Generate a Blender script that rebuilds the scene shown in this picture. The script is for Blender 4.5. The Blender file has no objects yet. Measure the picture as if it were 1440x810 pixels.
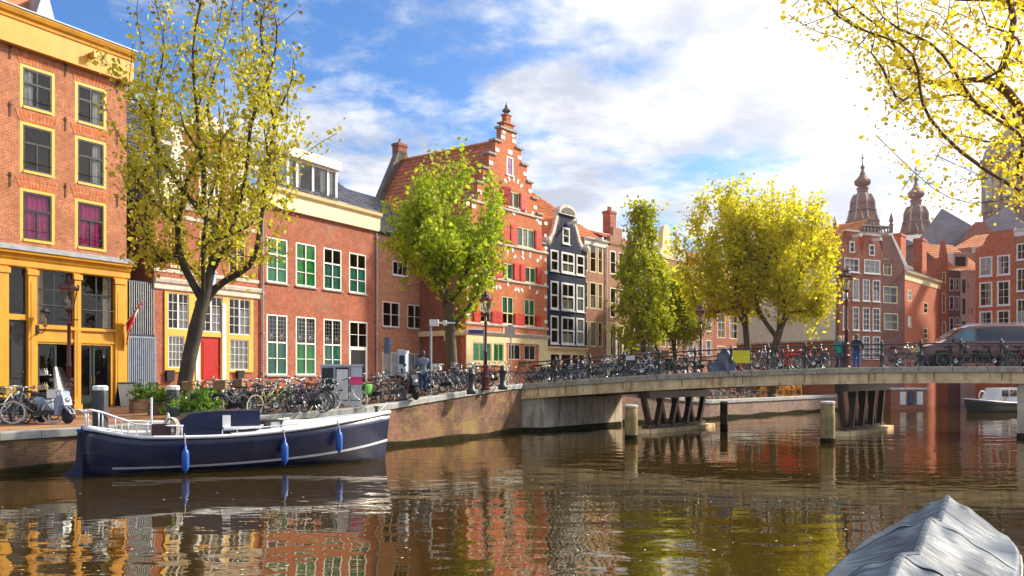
import bpy, bmesh, math, random
import numpy as np
from mathutils import Vector, Matrix
random.seed(7); np.random.seed(7)
R = math.radians
scene = bpy.context.scene
COL = scene.collection
# ------------------------------------------------------------------ camera
FPX, CX, HZ, CAMZ = 1200.0, 720.0, 528.0, 2.6        # focal length and horizon in photo pixels, eye height over water
cam_d = bpy.data.cameras.new('camera'); cam = bpy.data.objects.new('camera', cam_d); COL.objects.link(cam)
cam.location = (0, 0, CAMZ); cam.rotation_euler = (R(90), 0, 0)
cam_d.lens = 30.0; cam_d.sensor_width = 36.0; cam_d.shift_y = (HZ-405)/1440
cam_d.clip_end = 3000; scene.camera = cam
# ------------------------------------------------------------------ sky and sun
SUN_AZ, SUN_EL = R(66.0), R(33.0)                    # azimuth right of the view axis (+Y)
SUN_DIR = Vector((math.sin(SUN_AZ)*math.cos(SUN_EL), math.cos(SUN_AZ)*math.cos(SUN_EL), math.sin(SUN_EL)))
world = bpy.data.worlds.new('World'); scene.world = world; world.use_nodes = True
def build_world():
    nt = world.node_tree; nt.nodes.clear(); N = nt.nodes.new; L = nt.links.new
    def math_(op, a, b=None, c=None, clamp=False):
        n = N('ShaderNodeMath'); n.operation = op; n.use_clamp = clamp
        for i, q in enumerate((a, b, c)):
            if q is None: continue
            if isinstance(q, (int, float)): n.inputs[i].default_value = q
            else: L(q, n.inputs[i])
        return n.outputs[0]
    def mix(f, a, b):
        n = N('ShaderNodeMix'); n.data_type = 'RGBA'
        for i, q in ((0, f), (6, a), (7, b)):
            if isinstance(q, (int, float)): n.inputs[i].default_value = q
            elif isinstance(q, tuple): n.inputs[i].default_value = (*q, 1)
            else: L(q, n.inputs[i])
        return n.outputs[2]
    def ramp(v, a, b):
        n = N('ShaderNodeMapRange'); n.interpolation_type = 'SMOOTHSTEP'; L(v, n.inputs[0])
        n.inputs[1].default_value = a; n.inputs[2].default_value = b
        return n.outputs[0]
    tc = N('ShaderNodeTexCoord'); sep = N('ShaderNodeSeparateXYZ'); L(tc.outputs['Generated'], sep.inputs[0])
    sky = N('ShaderNodeTexSky'); sky.sky_type = 'NISHITA'; sky.sun_disc = False
    sky.sun_elevation = SUN_EL; sky.sun_rotation = SUN_AZ; sky.air_density = 1.0; sky.dust_density = 0.6; sky.ozone_density = 2.0
    hz = math_('MAXIMUM', sep.outputs[2], 0.0)
    den = math_('ADD', hz, 0.16)
    cx = math_('DIVIDE', sep.outputs[0], den); cy = math_('DIVIDE', sep.outputs[1], den)
    cmb = N('ShaderNodeCombineXYZ'); L(cx, cmb.inputs[0]); L(cy, cmb.inputs[1]); cmb.inputs[2].default_value = 3.1
    mp = N('ShaderNodeMapping'); L(cmb.outputs[0], mp.inputs[0]); mp.inputs['Location'].default_value = SKY_OFF
    n1 = N('ShaderNodeTexNoise'); n1.inputs['Scale'].default_value = 2.0; n1.inputs['Detail'].default_value = 9; n1.inputs['Roughness'].default_value = 0.6; n1.inputs['Distortion'].default_value = 0.05
    L(mp.outputs[0], n1.inputs['Vector'])
    n2 = N('ShaderNodeTexNoise'); n2.inputs['Scale'].default_value = 2.6; n2.inputs['Detail'].default_value = 7; n2.inputs['Roughness'].default_value = 0.6
    mp2 = N('ShaderNodeMapping'); L(cmb.outputs[0], mp2.inputs[0]); mp2.inputs['Location'].default_value = (5.3, 1.7, .4)
    L(mp2.outputs[0], n2.inputs['Vector'])
    dot = N('ShaderNodeVectorMath'); dot.operation = 'DOT_PRODUCT'; L(tc.outputs['Generated'], dot.inputs[0]); dot.inputs[1].default_value = SUN_DIR
    d = math_('MAXIMUM', dot.outputs['Value'], 0.0)
    near = ramp(d, 0.42, 0.76)                       # thin veil of cloud is thicker round the sun
    dens = math_('ADD', n1.outputs['Fac'], math_('MULTIPLY', near, 0.12))
    cov = ramp(dens, 0.40, 0.57)
    grey = ramp(n2.outputs['Fac'], 0.38, 0.60)
    cloud = mix(grey, (3.5, 3.85, 4.7), (6.1, 6.2, 6.5))
    skyc = N('ShaderNodeMix'); skyc.data_type = 'RGBA'; skyc.blend_type = 'MULTIPLY'; skyc.inputs[0].default_value = 1.0
    L(sky.outputs[0], skyc.inputs[6]); skyc.inputs[7].default_value = SKY_TINT
    base = mix(cov, skyc.outputs[2], cloud)
    # aureole of the veiled sun
    g1 = math_('MULTIPLY', math_('POWER', d, 1200.0), 120.0)
    g2 = math_('MULTIPLY', math_('POWER', d, 60.0), 16.0)
    g3 = math_('MULTIPLY', math_('POWER', d, 6.0), 13.0)
    gl = math_('ADD', math_('ADD', g1, g2), g3)
    gc = N('ShaderNodeMix'); gc.data_type = 'RGBA'; gc.blend_type = 'MULTIPLY'; gc.inputs[0].default_value = 1.0
    gv = N('ShaderNodeCombineColor'); [L(gl, gv.inputs[i]) for i in range(3)]
    L(gv.outputs[0], gc.inputs[6]); gc.inputs[7].default_value = (1.0, .90, .78, 1)
    addn = N('ShaderNodeMix'); addn.data_type = 'RGBA'; addn.blend_type = 'ADD'; addn.inputs[0].default_value = 1.0
    L(base, addn.inputs[6]); L(gc.outputs[2], addn.inputs[7])
    bg = N('ShaderNodeBackground'); bg.inputs['Strength'].default_value = 0.1; L(addn.outputs[2], bg.inputs['Color'])
    out = N('ShaderNodeOutputWorld'); L(bg.outputs[0], out.inputs[0])
SKY_OFF = (14.2, -5.0, 0.0)
SKY_TINT = (0.50, 0.80, 1.15, 1)
build_world()
sun_d = bpy.data.lights.new('sun', 'SUN'); sun = bpy.data.objects.new('sun', sun_d); COL.objects.link(sun)
sun_d.energy = 4.2; sun_d.angle = R(4.0); sun_d.color = (1.0, 0.90, 0.74)
sun.rotation_euler = SUN_DIR.to_track_quat('Z', 'Y').to_euler()
vs = scene.view_settings
scene.display_settings.display_device = 'sRGB'
vs.view_transform = 'Standard'; vs.look = 'None'; vs.exposure = 0.78; vs.gamma = 1.0; vs.use_curve_mapping = False
cy = scene.cycles
cy.max_bounces = 8; cy.diffuse_bounces = 3; cy.glossy_bounces = 4; cy.transmission_bounces = 6; cy.transparent_max_bounces = 12
cy.caustics_reflective = False; cy.caustics_refractive = False; cy.sample_clamp_indirect = 6.0
cy.use_denoising = True
# ------------------------------------------------------------------ helpers
def px(x, y, Y): return Vector(((x-CX)/FPX*Y, Y, CAMZ-(y-HZ)/FPX*Y))
def pxz(x, y, z):                                    # pixel on a level plane of height z
    Y = (CAMZ-z)*FPX/(y-HZ); return Vector(((x-CX)/FPX*Y, Y, z))
class MB:
    def __init__(s): s.v = []; s.f = []; s.m = []; s.uv = {}
    def add(s, vs_, fs, m=0):
        o = len(s.v); s.v += [tuple(q) for q in vs_]
        for f in fs: s.f.append(tuple(i+o for i in f)); s.m.append(m)
        return o
    def quad(s, a, b, c, d, m=0, uv=None):
        s.add((a, b, c, d), ((0, 1, 2, 3),), m)
        if uv: s.uv[len(s.f)-1] = uv
    def box(s, x0, x1, y0, y1, z0, z1, m=0, M=None):
        p = [(x, y, z) for z in (z0, z1) for y in (y0, y1) for x in (x0, x1)]
        if M: p = [M @ Vector(q) for q in p]
        s.add(p, ((0, 2, 3, 1), (4, 5, 7, 6), (0, 1, 5, 4), (2, 6, 7, 3), (0, 4, 6, 2), (1, 3, 7, 5)), m)
    def beam(s, a, b, w, h, m=0, up=(0, 0, 1)):
        a, b = Vector(a), Vector(b); t = (b-a).normalized(); u = Vector(up)
        if abs(t.dot(u)) > .98: u = Vector((0, 1, 0))
        x = t.cross(u).normalized(); y = x.cross(t)
        p = [q+x*(w/2*i)+y*(h/2*j) for q in (a, b) for i, j in ((-1, -1), (1, -1), (1, 1), (-1, 1))]
        s.add(p, ((3, 2, 1, 0), (4, 5, 6, 7), (0, 1, 5, 4), (1, 2, 6, 5), (2, 3, 7, 6), (3, 0, 4, 7)), m)
    def tube(s, pts, r, n=6, m=0, cap=True, closed=False):
        pts = [Vector(p) for p in pts]; k = len(pts)
        rs = r if isinstance(r, (list, tuple)) else [r]*k
        o = len(s.v); prev = None
        for i, p in enumerate(pts):
            if closed: t = pts[(i+1) % k]-pts[i-1]
            else: t = pts[min(i+1, k-1)]-pts[max(i-1, 0)]
            t = t.normalized() if t.length > 1e-9 else Vector((0, 0, 1))
            if prev is None:
                u = Vector((0, 0, 1)) if abs(t.z) < .9 else Vector((1, 0, 0))
                x = t.cross(u).normalized()
            else:
                x = (prev-t*prev.dot(t)); x = x.normalized() if x.length > 1e-6 else t.cross(Vector((0.3, 1, .2))).normalized()
            prev = x; y = t.cross(x)
            for j in range(n):
                a = 2*math.pi*j/n; s.v.append(tuple(p+(x*math.cos(a)+y*math.sin(a))*rs[i]))
        for i in range(k if closed else k-1):
            for j in range(n):
                a = o+i*n+j; b = o+i*n+(j+1) % n; i2 = (i+1) % k
                s.f.append((a, b, o+i2*n+(j+1) % n, o+i2*n+j)); s.m.append(m)
        if cap and not closed:
            s.f.append(tuple(o+j for j in range(n))[::-1]); s.m.append(m)
            s.f.append(tuple(o+(k-1)*n+j for j in range(n))); s.m.append(m)
    def lathe(s, prof, n=12, c=(0, 0, 0), m=0, rot=0.0, sx=1.0, sy=1.0):
        o = len(s.v); k = len(prof)
        for r, z in prof:
            for j in range(n):
                a = 2*math.pi*j/n+rot; s.v.append((c[0]+r*math.cos(a)*sx, c[1]+r*math.sin(a)*sy, c[2]+z))
        for i in range(k-1):
            for j in range(n):
                s.f.append((o+i*n+j, o+i*n+(j+1) % n, o+(i+1)*n+(j+1) % n, o+(i+1)*n+j)); s.m.append(m)
        s.f.append(tuple(o+j for j in range(n))[::-1]); s.m.append(m)
        s.f.append(tuple(o+(k-1)*n+j for j in range(n))); s.m.append(m)
    def prism(s, poly, y0, y1, m=0, M=None):          # polygon in xz, pushed along y
        n = len(poly); p = [(a, y0, b) for a, b in poly]+[(a, y1, b) for a, b in poly]
        if M: p = [M @ Vector(q) for q in p]
        fs = [tuple(range(n)), tuple(range(2*n-1, n-1, -1))]+[(i, i+n, (i+1) % n+n, (i+1) % n) for i in range(n)]
        s.add(p, fs, m)
    def mesh(s, name, smooth=False):
        me = bpy.data.meshes.new(name); me.from_pydata(s.v, [], s.f)
        if any(s.m): me.polygons.foreach_set('material_index', s.m)
        if s.uv:
            l = me.uv_layers.new(name='UVMap')
            for fi, u in s.uv.items():
                for k, li in enumerate(me.polygons[fi].loop_indices): l.data[li].uv = u[k]
        if smooth: me.polygons.foreach_set('use_smooth', [True]*len(me.polygons))
        me.update(); return me
    def build(s, name, mats, parent=None, smooth=False):
        me = s.mesh(name, smooth)
        for q in (mats if isinstance(mats, (list, tuple)) else [mats]): me.materials.append(q)
        return link(name, me, parent)
def link(name, data, parent=None, loc=None, rz=None):
    o = bpy.data.objects.new(name, data); COL.objects.link(o)
    if parent: o.parent = parent
    if loc is not None: o.location = loc
    if rz is not None: o.rotation_euler = (0, 0, rz)
    return o
def tag(o, label=None, cat=None, group=None, kind=None):
    if label: o['label'] = label
    if cat: o['category'] = cat
    if group: o['group'] = group
    if kind: o['kind'] = kind
    return o
def empty(name, loc=(0, 0, 0), rz=0.0, label=None, cat=None, group=None):
    o = link(name, None, None, loc, rz); o.empty_display_size = .3
    return tag(o, label, cat, group)
def obox(name, dims, mat, parent): m = MB(); m.box(*dims); return m.build(name, mat, parent)
def copy_tree(o, parent=None, mats=None):
    c = o.copy(); COL.objects.link(c)
    if parent is not None: c.parent = parent
    if mats and c.type == 'MESH':
        for s_ in c.material_slots:
            if s_.material and s_.material.name in mats:
                new = mats[s_.material.name]; s_.link = 'OBJECT'; s_.material = new
    for ch in o.children: copy_tree(ch, c, mats)
    return c
# ------------------------------------------------------------------ materials
MATS = {}
def nodes(name):
    m = bpy.data.materials.new(name); m.use_nodes = True; nt = m.node_tree; nt.nodes.clear()
    out = nt.nodes.new('ShaderNodeOutputMaterial'); b = nt.nodes.new('ShaderNodeBsdfPrincipled')
    nt.links.new(b.outputs[0], out.inputs[0]); MATS[name] = m
    return m, nt, b, out
def nmix(nt, f, a, b, blend='MIX'):
    n = nt.nodes.new('ShaderNodeMix'); n.data_type = 'RGBA'; n.blend_type = blend
    for i, q in ((0, f), (6, a), (7, b)):
        if isinstance(q, (int, float)): n.inputs[i].default_value = q
        elif isinstance(q, tuple): n.inputs[i].default_value = (*q[:3], 1)
        else: nt.links.new(q, n.inputs[i])
    return n.outputs[2]
def nnoise(nt, vec, scale, detail=4, rough=.55, dist=0.0):
    n = nt.nodes.new('ShaderNodeTexNoise'); n.inputs['Scale'].default_value = scale; n.inputs['Detail'].default_value = detail
    n.inputs['Roughness'].default_value = rough; n.inputs['Distortion'].default_value = dist
    if vec is not None: nt.links.new(vec, n.inputs['Vector'])
    return n.outputs['Fac']
def nramp(nt, v, a, b, c=0.0, d=1.0):
    n = nt.nodes.new('ShaderNodeMapRange'); n.interpolation_type = 'SMOOTHSTEP'; nt.links.new(v, n.inputs[0])
    n.inputs[1].default_value = a; n.inputs[2].default_value = b; n.inputs[3].default_value = c; n.inputs[4].default_value = d
    return n.outputs[0]
def nbump(nt, b, h, strength, dist=.02):
    n = nt.nodes.new('ShaderNodeBump'); n.inputs['Strength'].default_value = strength; n.inputs['Distance'].default_value = dist
    nt.links.new(h, n.inputs['Height']); nt.links.new(n.outputs[0], b.inputs['Normal'])
def sc(c, k): return tuple(min(1, q*k) for q in c[:3])
def plain(name, c, rough=.6, var=.25, scale=3.0, metal=0.0, bump=0.0, bscale=30.0, dirt=None, dirt_amt=.5, spec=.5, stretch=None, coat=0):
    """painted, cast or cut surfaces: base colour broken up by noise, optional streaks of dirt"""
    if name in MATS: return MATS[name]
    m, nt, b, out = nodes(name)
    tc = nt.nodes.new('ShaderNodeTexCoord'); v = tc.outputs['Object']
    f = nnoise(nt, v, scale, 6, .6)
    col = nmix(nt, nramp(nt, f, .3, .7), sc(c, 1-var), sc(c, 1+var*.6))
    if dirt:
        mp = nt.nodes.new('ShaderNodeMapping'); nt.links.new(v, mp.inputs[0]); mp.inputs['Scale'].default_value = stretch or (2.2, 2.2, .35)
        g = nnoise(nt, mp.outputs[0], 1.6, 6, .62)
        g = nramp(nt, g, .46, .70, 0, dirt_amt)
        col = nmix(nt, g, col, dirt)
    nt.links.new(col, b.inputs['Base Color'])
    b.inputs['Roughness'].default_value = rough; b.inputs['Metallic'].default_value = metal; b.inputs['Specular IOR Level'].default_value = spec
    b.inputs['Coat Weight'].default_value = coat; b.inputs['Coat Roughness'].default_value = .06
    if bump: nbump(nt, b, nnoise(nt, v, bscale, 4), bump, .01)
    return m
def brick(name, c1, c2, mortar, bw=.22, bh=.075, msize=.013, uv=False, stain=(.12, .09, .07), stain_amt=.45, patch=None, patch_amt=.0, low=None, bump=.5):
    if name in MATS: return MATS[name]
    m, nt, b, out = nodes(name)
    tc = nt.nodes.new('ShaderNodeTexCoord')
    if uv: vec = tc.outputs['UV']
    else:
        sp = nt.nodes.new('ShaderNodeSeparateXYZ'); nt.links.new(tc.outputs['Object'], sp.inputs[0])
        ad = nt.nodes.new('ShaderNodeMath'); ad.operation = 'ADD'; nt.links.new(sp.outputs[0], ad.inputs[0]); nt.links.new(sp.outputs[1], ad.inputs[1])
        cb = nt.nodes.new('ShaderNodeCombineXYZ'); nt.links.new(ad.outputs[0], cb.inputs[0]); nt.links.new(sp.outputs[2], cb.inputs[1]); vec = cb.outputs[0]
    bt = nt.nodes.new('ShaderNodeTexBrick'); nt.links.new(vec, bt.inputs['Vector'])
    bt.inputs['Scale'].default_value = 1.0; bt.inputs['Brick Width'].default_value = bw; bt.inputs['Row Height'].default_value = bh
    bt.inputs['Mortar Size'].default_value = msize; bt.inputs['Mortar Smooth'].default_value = .2; bt.inputs['Bias'].default_value = -.1
    bt.inputs['Color1'].default_value = (*c1, 1); bt.inputs['Color2'].default_value = (*c2, 1); bt.inputs['Mortar'].default_value = (*mortar, 1)
    nz = nnoise(nt, vec, .9, 6, .6)
    col = nmix(nt, nramp(nt, nz, .36, .66, 0, stain_amt), bt.outputs['Color'], stain)
    fine = nnoise(nt, vec, 5.0, 5, .75)
    col = nmix(nt, .6, col, nmix(nt, nramp(nt, fine, .34, .66), (.62, .60, .58), (1.34, 1.34, 1.34)), 'MULTIPLY')
    if patch:
        p = nnoise(nt, vec, .7, 5, .65, .4)
        col = nmix(nt, nramp(nt, p, .5, .62, 0, patch_amt), col, patch)
    nt.links.new(col, b.inputs['Base Color']); b.inputs['Roughness'].default_value = .85; b.inputs['Specular IOR Level'].default_value = .25
    if bump:
        inv = nt.nodes.new('ShaderNodeMath'); inv.operation = 'SUBTRACT'; inv.inputs[0].default_value = 1.0; nt.links.new(bt.outputs['Fac'], inv.inputs[1])
        nbump(nt, b, inv.outputs[0], bump, .012)
    return m
def leafmat(name, c_dark, c_light, trans=.55):
    if name in MATS: return MATS[name]
    m, nt, b, out = nodes(name)
    g = nt.nodes.new('ShaderNodeNewGeometry')
    rnd = g.outputs['Random Per Island']
    tc = nt.nodes.new('ShaderNodeTexCoord'); n = nnoise(nt, tc.outputs['Object'], .55, 3)
    ad = nt.nodes.new('ShaderNodeMath'); ad.operation = 'MULTIPLY_ADD'; nt.links.new(rnd, ad.inputs[0]); ad.inputs[1].default_value = .75
    su = nt.nodes.new('ShaderNodeMath'); su.operation = 'SUBTRACT'; nt.links.new(n, su.inputs[0]); su.inputs[1].default_value = .375
    nt.links.new(su.outputs[0], ad.inputs[2])
    col = nmix(nt, ad.outputs[0], c_dark, c_light)
    nt.links.new(col, b.inputs['Base Color']); b.inputs['Roughness'].default_value = .55; b.inputs['Specular IOR Level'].default_value = .3
    tr = nt.nodes.new('ShaderNodeBsdfTranslucent'); nt.links.new(nmix(nt, 1.0, col, (1.0, 1.0, .75), 'MULTIPLY'), tr.inputs[0])
    mx = nt.nodes.new('ShaderNodeMixShader'); mx.inputs[0].default_value = trans
    nt.links.new(b.outputs[0], mx.inputs[1]); nt.links.new(tr.outputs[0], mx.inputs[2]); nt.links.new(mx.outputs[0], out.inputs[0])
    return m
def glassmat(name, tint=(.86, .9, .92), ior=1.55, rough=.0):
    if name in MATS: return MATS[name]
    m, nt, b, out = nodes(name); nt.nodes.remove(b)
    fr = nt.nodes.new('ShaderNodeFresnel'); fr.inputs[0].default_value = ior
    t = nt.nodes.new('ShaderNodeBsdfTransparent'); t.inputs[0].default_value = (*tint, 1)
    g = nt.nodes.new('ShaderNodeBsdfGlossy'); g.inputs['Roughness'].default_value = rough; g.inputs[0].default_value = (1, 1, 1, 1)
    tc = nt.nodes.new('ShaderNodeTexCoord'); h = nnoise(nt, tc.outputs['Object'], 1.3, 2)
    bp = nt.nodes.new('ShaderNodeBump'); bp.inputs['Strength'].default_value = .12; bp.inputs['Distance'].default_value = .03; nt.links.new(h, bp.inputs['Height']); nt.links.new(bp.outputs[0], g.inputs['Normal'])
    ml = nt.nodes.new('ShaderNodeMath'); ml.operation = 'MULTIPLY'; ml.use_clamp = True; nt.links.new(fr.outputs[0], ml.inputs[0]); ml.inputs[1].default_value = .8
    mx = nt.nodes.new('ShaderNodeMixShader'); nt.links.new(ml.outputs[0], mx.inputs[0]); nt.links.new(t.outputs[0], mx.inputs[1]); nt.links.new(g.outputs[0], mx.inputs[2])
    nt.links.new(mx.outputs[0], out.inputs[0])
    return m
def glowmat(name, c, s):
    m, nt, b, out = nodes(name); b.inputs['Base Color'].default_value = (*c, 1); b.inputs['Emission Color'].default_value = (*c, 1); b.inputs['Emission Strength'].default_value = s
    return m
def tilemat(name, c1, c2, rough=.6):
    """glazed or burnt clay: colour steps from tile to tile"""
    if name in MATS: return MATS[name]
    m, nt, b, out = nodes(name)
    tc = nt.nodes.new('ShaderNodeTexCoord'); uvn = tc.outputs['UV']
    wn = nt.nodes.new('ShaderNodeTexWhiteNoise'); wn.noise_dimensions = '2D'
    fl = nt.nodes.new('ShaderNodeVectorMath'); fl.operation = 'FLOOR'; nt.links.new(uvn, fl.inputs[0]); nt.links.new(fl.outputs[0], wn.inputs['Vector'])
    n = nnoise(nt, tc.outputs['Object'], .8, 5, .6)
    col = nmix(nt, wn.outputs['Value'], c1, c2)
    col = nmix(nt, nramp(nt, n, .45, .7, 0, .5), col, sc(c1, .55))
    nt.links.new(col, b.inputs['Base Color']); b.inputs['Roughness'].default_value = rough
    return m
GLASS = glassmat('window glass')
M_WHITE = plain('white paint', (.78, .77, .72), .45, .08, 2.0, dirt=(.45, .42, .36), dirt_amt=.25)
M_CREAM = plain('cream paint', (.78, .66, .36), .5, .08, 2.0, dirt=(.45, .36, .2), dirt_amt=.25)
M_YELLOW = plain('ochre yellow paint', (.66, .31, .012), .5, .12, 1.5, dirt=(.38, .19, .03), dirt_amt=.5)
M_YPALE = plain('pale ochre paint', (.72, .42, .06), .45, .08, 1.5, dirt=(.5, .32, .08), dirt_amt=.3)
M_BLACKP = plain('black paint', (.018, .02, .023), .35, .2, 3)
M_STONE = plain('grey stone', (.34, .32, .28), .8, .25, 4, dirt=(.12, .11, .09), dirt_amt=.5)
M_SAND = plain('pale sandstone', (.62, .58, .50), .75, .15, 3, dirt=(.3, .27, .22), dirt_amt=.4)
M_LEAD = plain('lead flashing', (.30, .33, .37), .5, .2, 3, metal=.3)
M_ZINC = plain('zinc pipe', (.38, .42, .46), .45, .15, 3, metal=.5)
M_BLIND_G = plain('green curtain', (.02, .55, .10), .8, .25, 2.5)
M_BLIND_T = plain('teal curtain', (.03, .36, .22), .8, .25, 2.5)
M_PINK = plain('magenta curtain', (.95, .015, .32), .8, .3, 3)
M_CURT = plain('white curtain', (.75, .74, .70), .9, .2, 4)
M_BEIGE = plain('beige curtain', (.62, .52, .34), .9, .2, 4)
M_REDP = plain('red shutter paint', (.52, .025, .015), .5, .15, 3)
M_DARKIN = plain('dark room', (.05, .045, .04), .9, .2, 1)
# ------------------------------------------------------------------ facades: photo pixels -> metres on a standing plane
class Fac:
    def __init__(s, tan, c, x0):
        s.tan, s.c = tan, c; s.p0 = s.P(x0); q = s.P(x0+1)-s.p0; s.d = q.normalized()
        s.rz = math.atan2(s.d.y, s.d.x)
    def Y(s, x): return s.c/(s.tan-(x-CX)/FPX)
    def P(s, x): Y = s.Y(x); return Vector(((x-CX)/FPX*Y, Y, 0))
    def u(s, x): return (s.P(x)-s.p0).dot(s.d)
    def z(s, x, y): return CAMZ-(y-HZ)/FPX*s.Y(x)
    def rect(s, x0, x1, yt, yb, xr=None):
        xr = x0 if xr is None else xr
        return (s.u(x0), s.u(x1), s.z(xr, yb), s.z(xr, yt))
    def root(s, name, label, cat='house', group=None): return empty(name, s.p0, s.rz, label, cat, group)
def wall_part(parent, name, rects, holes, mat, th=.28, y0=0.0):
    us = sorted({round(q, 4) for r in rects+holes for q in r[:2]}); zs = sorted({round(q, 4) for r in rects+holes for q in r[2:]})
    nu, nz = len(us)-1, len(zs)-1
    ins = [[False]*nz for _ in range(nu)]
    for i in range(nu):
        for k in range(nz):
            a, b = (us[i]+us[i+1])/2, (zs[k]+zs[k+1])/2
            ins[i][k] = any(r[0] < a < r[1] and r[2] < b < r[3] for r in rects) and not any(h[0] < a < h[1] and h[2] < b < h[3] for h in holes)
    m = MB(); y1 = y0+th
    g = lambda i, k: 0 <= i < nu and 0 <= k < nz and ins[i][k]
    for i in range(nu):
        for k in range(nz):
            if not ins[i][k]: continue
            a, b, c, d = us[i], us[i+1], zs[k], zs[k+1]
            m.quad((a, y0, c), (b, y0, c), (b, y0, d), (a, y0, d)); m.quad((a, y1, c), (a, y1, d), (b, y1, d), (b, y1, c))
            if not g(i-1, k): m.quad((a, y0, c), (a, y0, d), (a, y1, d), (a, y1, c))
            if not g(i+1, k): m.quad((b, y0, c), (b, y1, c), (b, y1, d), (b, y0, d))
            if not g(i, k-1): m.quad((a, y0, c), (a, y1, c), (b, y1, c), (b, y0, c))
            if not g(i, k+1): m.quad((a, y0, d), (b, y0, d), (b, y1, d), (a, y1, d))
    return m.build(name, mat, parent)
def shell(parent, u0, u1, z0, z1, mat, depth=9.0, y0=.28, name='side_wall'):
    m = MB(); e = .012
    u0 += e; u1 -= e
    m.quad((u0, y0, z0), (u0, y0, z1), (u0, depth, z1), (u0, depth, z0)); m.quad((u1, y0, z0), (u1, depth, z0), (u1, depth, z1), (u1, y0, z1))
    m.quad((u0, depth, z0), (u0, depth, z1), (u1, depth, z1), (u1, depth, z0)); m.quad((u0, y0, z1-.02), (u1, y0, z1-.02), (u1, depth, z1-.02), (u0, depth, z1-.02))
    return m.build(name, mat, parent)
_cache = {}
def cached(key, fn):
    if key not in _cache: _cache[key] = fn()
    return _cache[key]
def curtain_mesh(w, h, mat, wav=.03, n=None):
    def mk():
        k = n or max(6, int(w/.06)); m = MB(); p = []
        for i in range(k+1):
            x = w*i/k; y = wav*math.sin(i*1.9)+wav*.4*math.sin(i*.7)
            p += [(x, y, 0), (x, y, h)]
        m.add(p, [(2*i, 2*i+2, 2*i+3, 2*i+1) for i in range(k)])
        me = m.mesh('curtain', True); me.materials.append(mat); return me
    return cached(('cur', round(w, 2), round(h, 2), mat.name, wav), mk)
def window(house, r, mat, cols=2, rows=2, fw=.08, mw=.03, y=.04, sill=None, transom=None, mull=0.0, curtain=None, lintel=None, panes=True, th=.06, glass=None, top_rows=None, name='window'):
    """sash window in hole r=(u0,u1,z0,z1): frame and glazing bars in one mesh, panes, sill and curtains below it.
    transom: height fraction of a heavy bar; mull: width of a heavy middle post"""
    u0, u1, z0, z1 = r; w, h = u1-u0, z1-z0; glass = glass or GLASS
    cells = []
    def mk():
        m = MB(); e = .004
        m.box(-e, fw, 0, th, -e, h+e); m.box(w-fw, w+e, 0, th, -e, h+e); m.box(fw, w-fw, 0, th, -e, fw*.9); m.box(fw, w-fw, 0, th, h-fw*.9, h+e)
        tz = transom*h if transom else None; tw = max(fw*.9, .06)
        bays = [(fw, w-fw)] if not mull else [(fw, w/2-mull/2), (w/2+mull/2, w-fw)]
        if mull: m.box(w/2-mull/2, w/2+mull/2, .004, th, fw*.9, h-fw*.9)
        lv = [(fw*.9, h-fw*.9, rows)] if not tz else [(fw*.9, tz-tw/2, rows), (tz+tw/2, h-fw*.9, top_rows or max(1, rows//2))]
        cl = []
        for a, b in bays:
            if tz: m.box(a, b, .002, th, tz-tw/2, tz+tw/2)
            cc = max(1, cols//len(bays))
            for lo, hi, rr in lv:
                for i in range(1, cc): x = a+(b-a)*i/cc; m.box(x-mw/2, x+mw/2, .012, th-.012, lo, hi)
                for k in range(1, rr): z = lo+(hi-lo)*k/rr; m.box(a, b, .013, th-.013, z-mw/2, z+mw/2)
                for i in range(cc):
                    for k in range(rr): cl.append((a+(b-a)*(i+.5)/cc, lo+(hi-lo)*(k+.5)/rr, (b-a)/cc, (hi-lo)/rr))
        me = m.mesh('window_frame'); me.materials.append(mat); return me, cl
    me, cells = cached(('win', round(w, 2), round(h, 2), mat.name, cols, rows, fw, mw, transom, mull, th, top_rows), mk)
    o = link(name, me, house, (u0, y, z0))
    if panes:
        for cx_, cz_, pw, ph in cells:
            def pm():
                p = MB(); p.quad((-pw/2, 0, -ph/2), (pw/2, 0, -ph/2), (pw/2, 0, ph/2), (-pw/2, 0, ph/2)); q = p.mesh('pane'); q.materials.append(glass); return q
            link('pane', cached(('pane', round(pw, 2), round(ph, 2), glass.name), pm), o, (cx_, th*.35, cz_))
    else:
        p = MB(); p.quad((.02, 0, .02), (w-.02, 0, .02), (w-.02, 0, h-.02), (.02, 0, h-.02)); q = p.build('pane', glass, o); q.location = (0, th*.5, 0)
    if sill: obox('sill', (-.06, w+.06, -.09-y, th*.5, -.075, -.006), sill, o)
    if curtain:
        for cm, a, b, lo, hi, wav in curtain:
            link('curtain', curtain_mesh(w*(b-a)-.02, h*(hi-lo)-.02, cm, wav), o, (w*a+.01, th+.012, h*lo+.01))
    return o
def arch_lintel(house, r, mat, name='lintel', hh=.28, out=.012):
    """row of upright bricks over a window, each a voussoir"""
    u0, u1, z0, z1 = r; w = u1-u0; n = max(6, int(w/.12)); m = MB()
    for i in range(n):
        a0, a1 = i/n, (i+1)/n
        f = lambda a, t: u0-.03*1+(w+.06)*a+(a-.5)*t*.35
        m.prism([(f(a0, 0)+.006, z1+.006), (f(a1, 0)-.006, z1+.006), (f(a1, 1)-.006, z1+hh), (f(a0, 1)+.006, z1+hh)], -out, .05)
    return m.build(name, mat, house)
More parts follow.
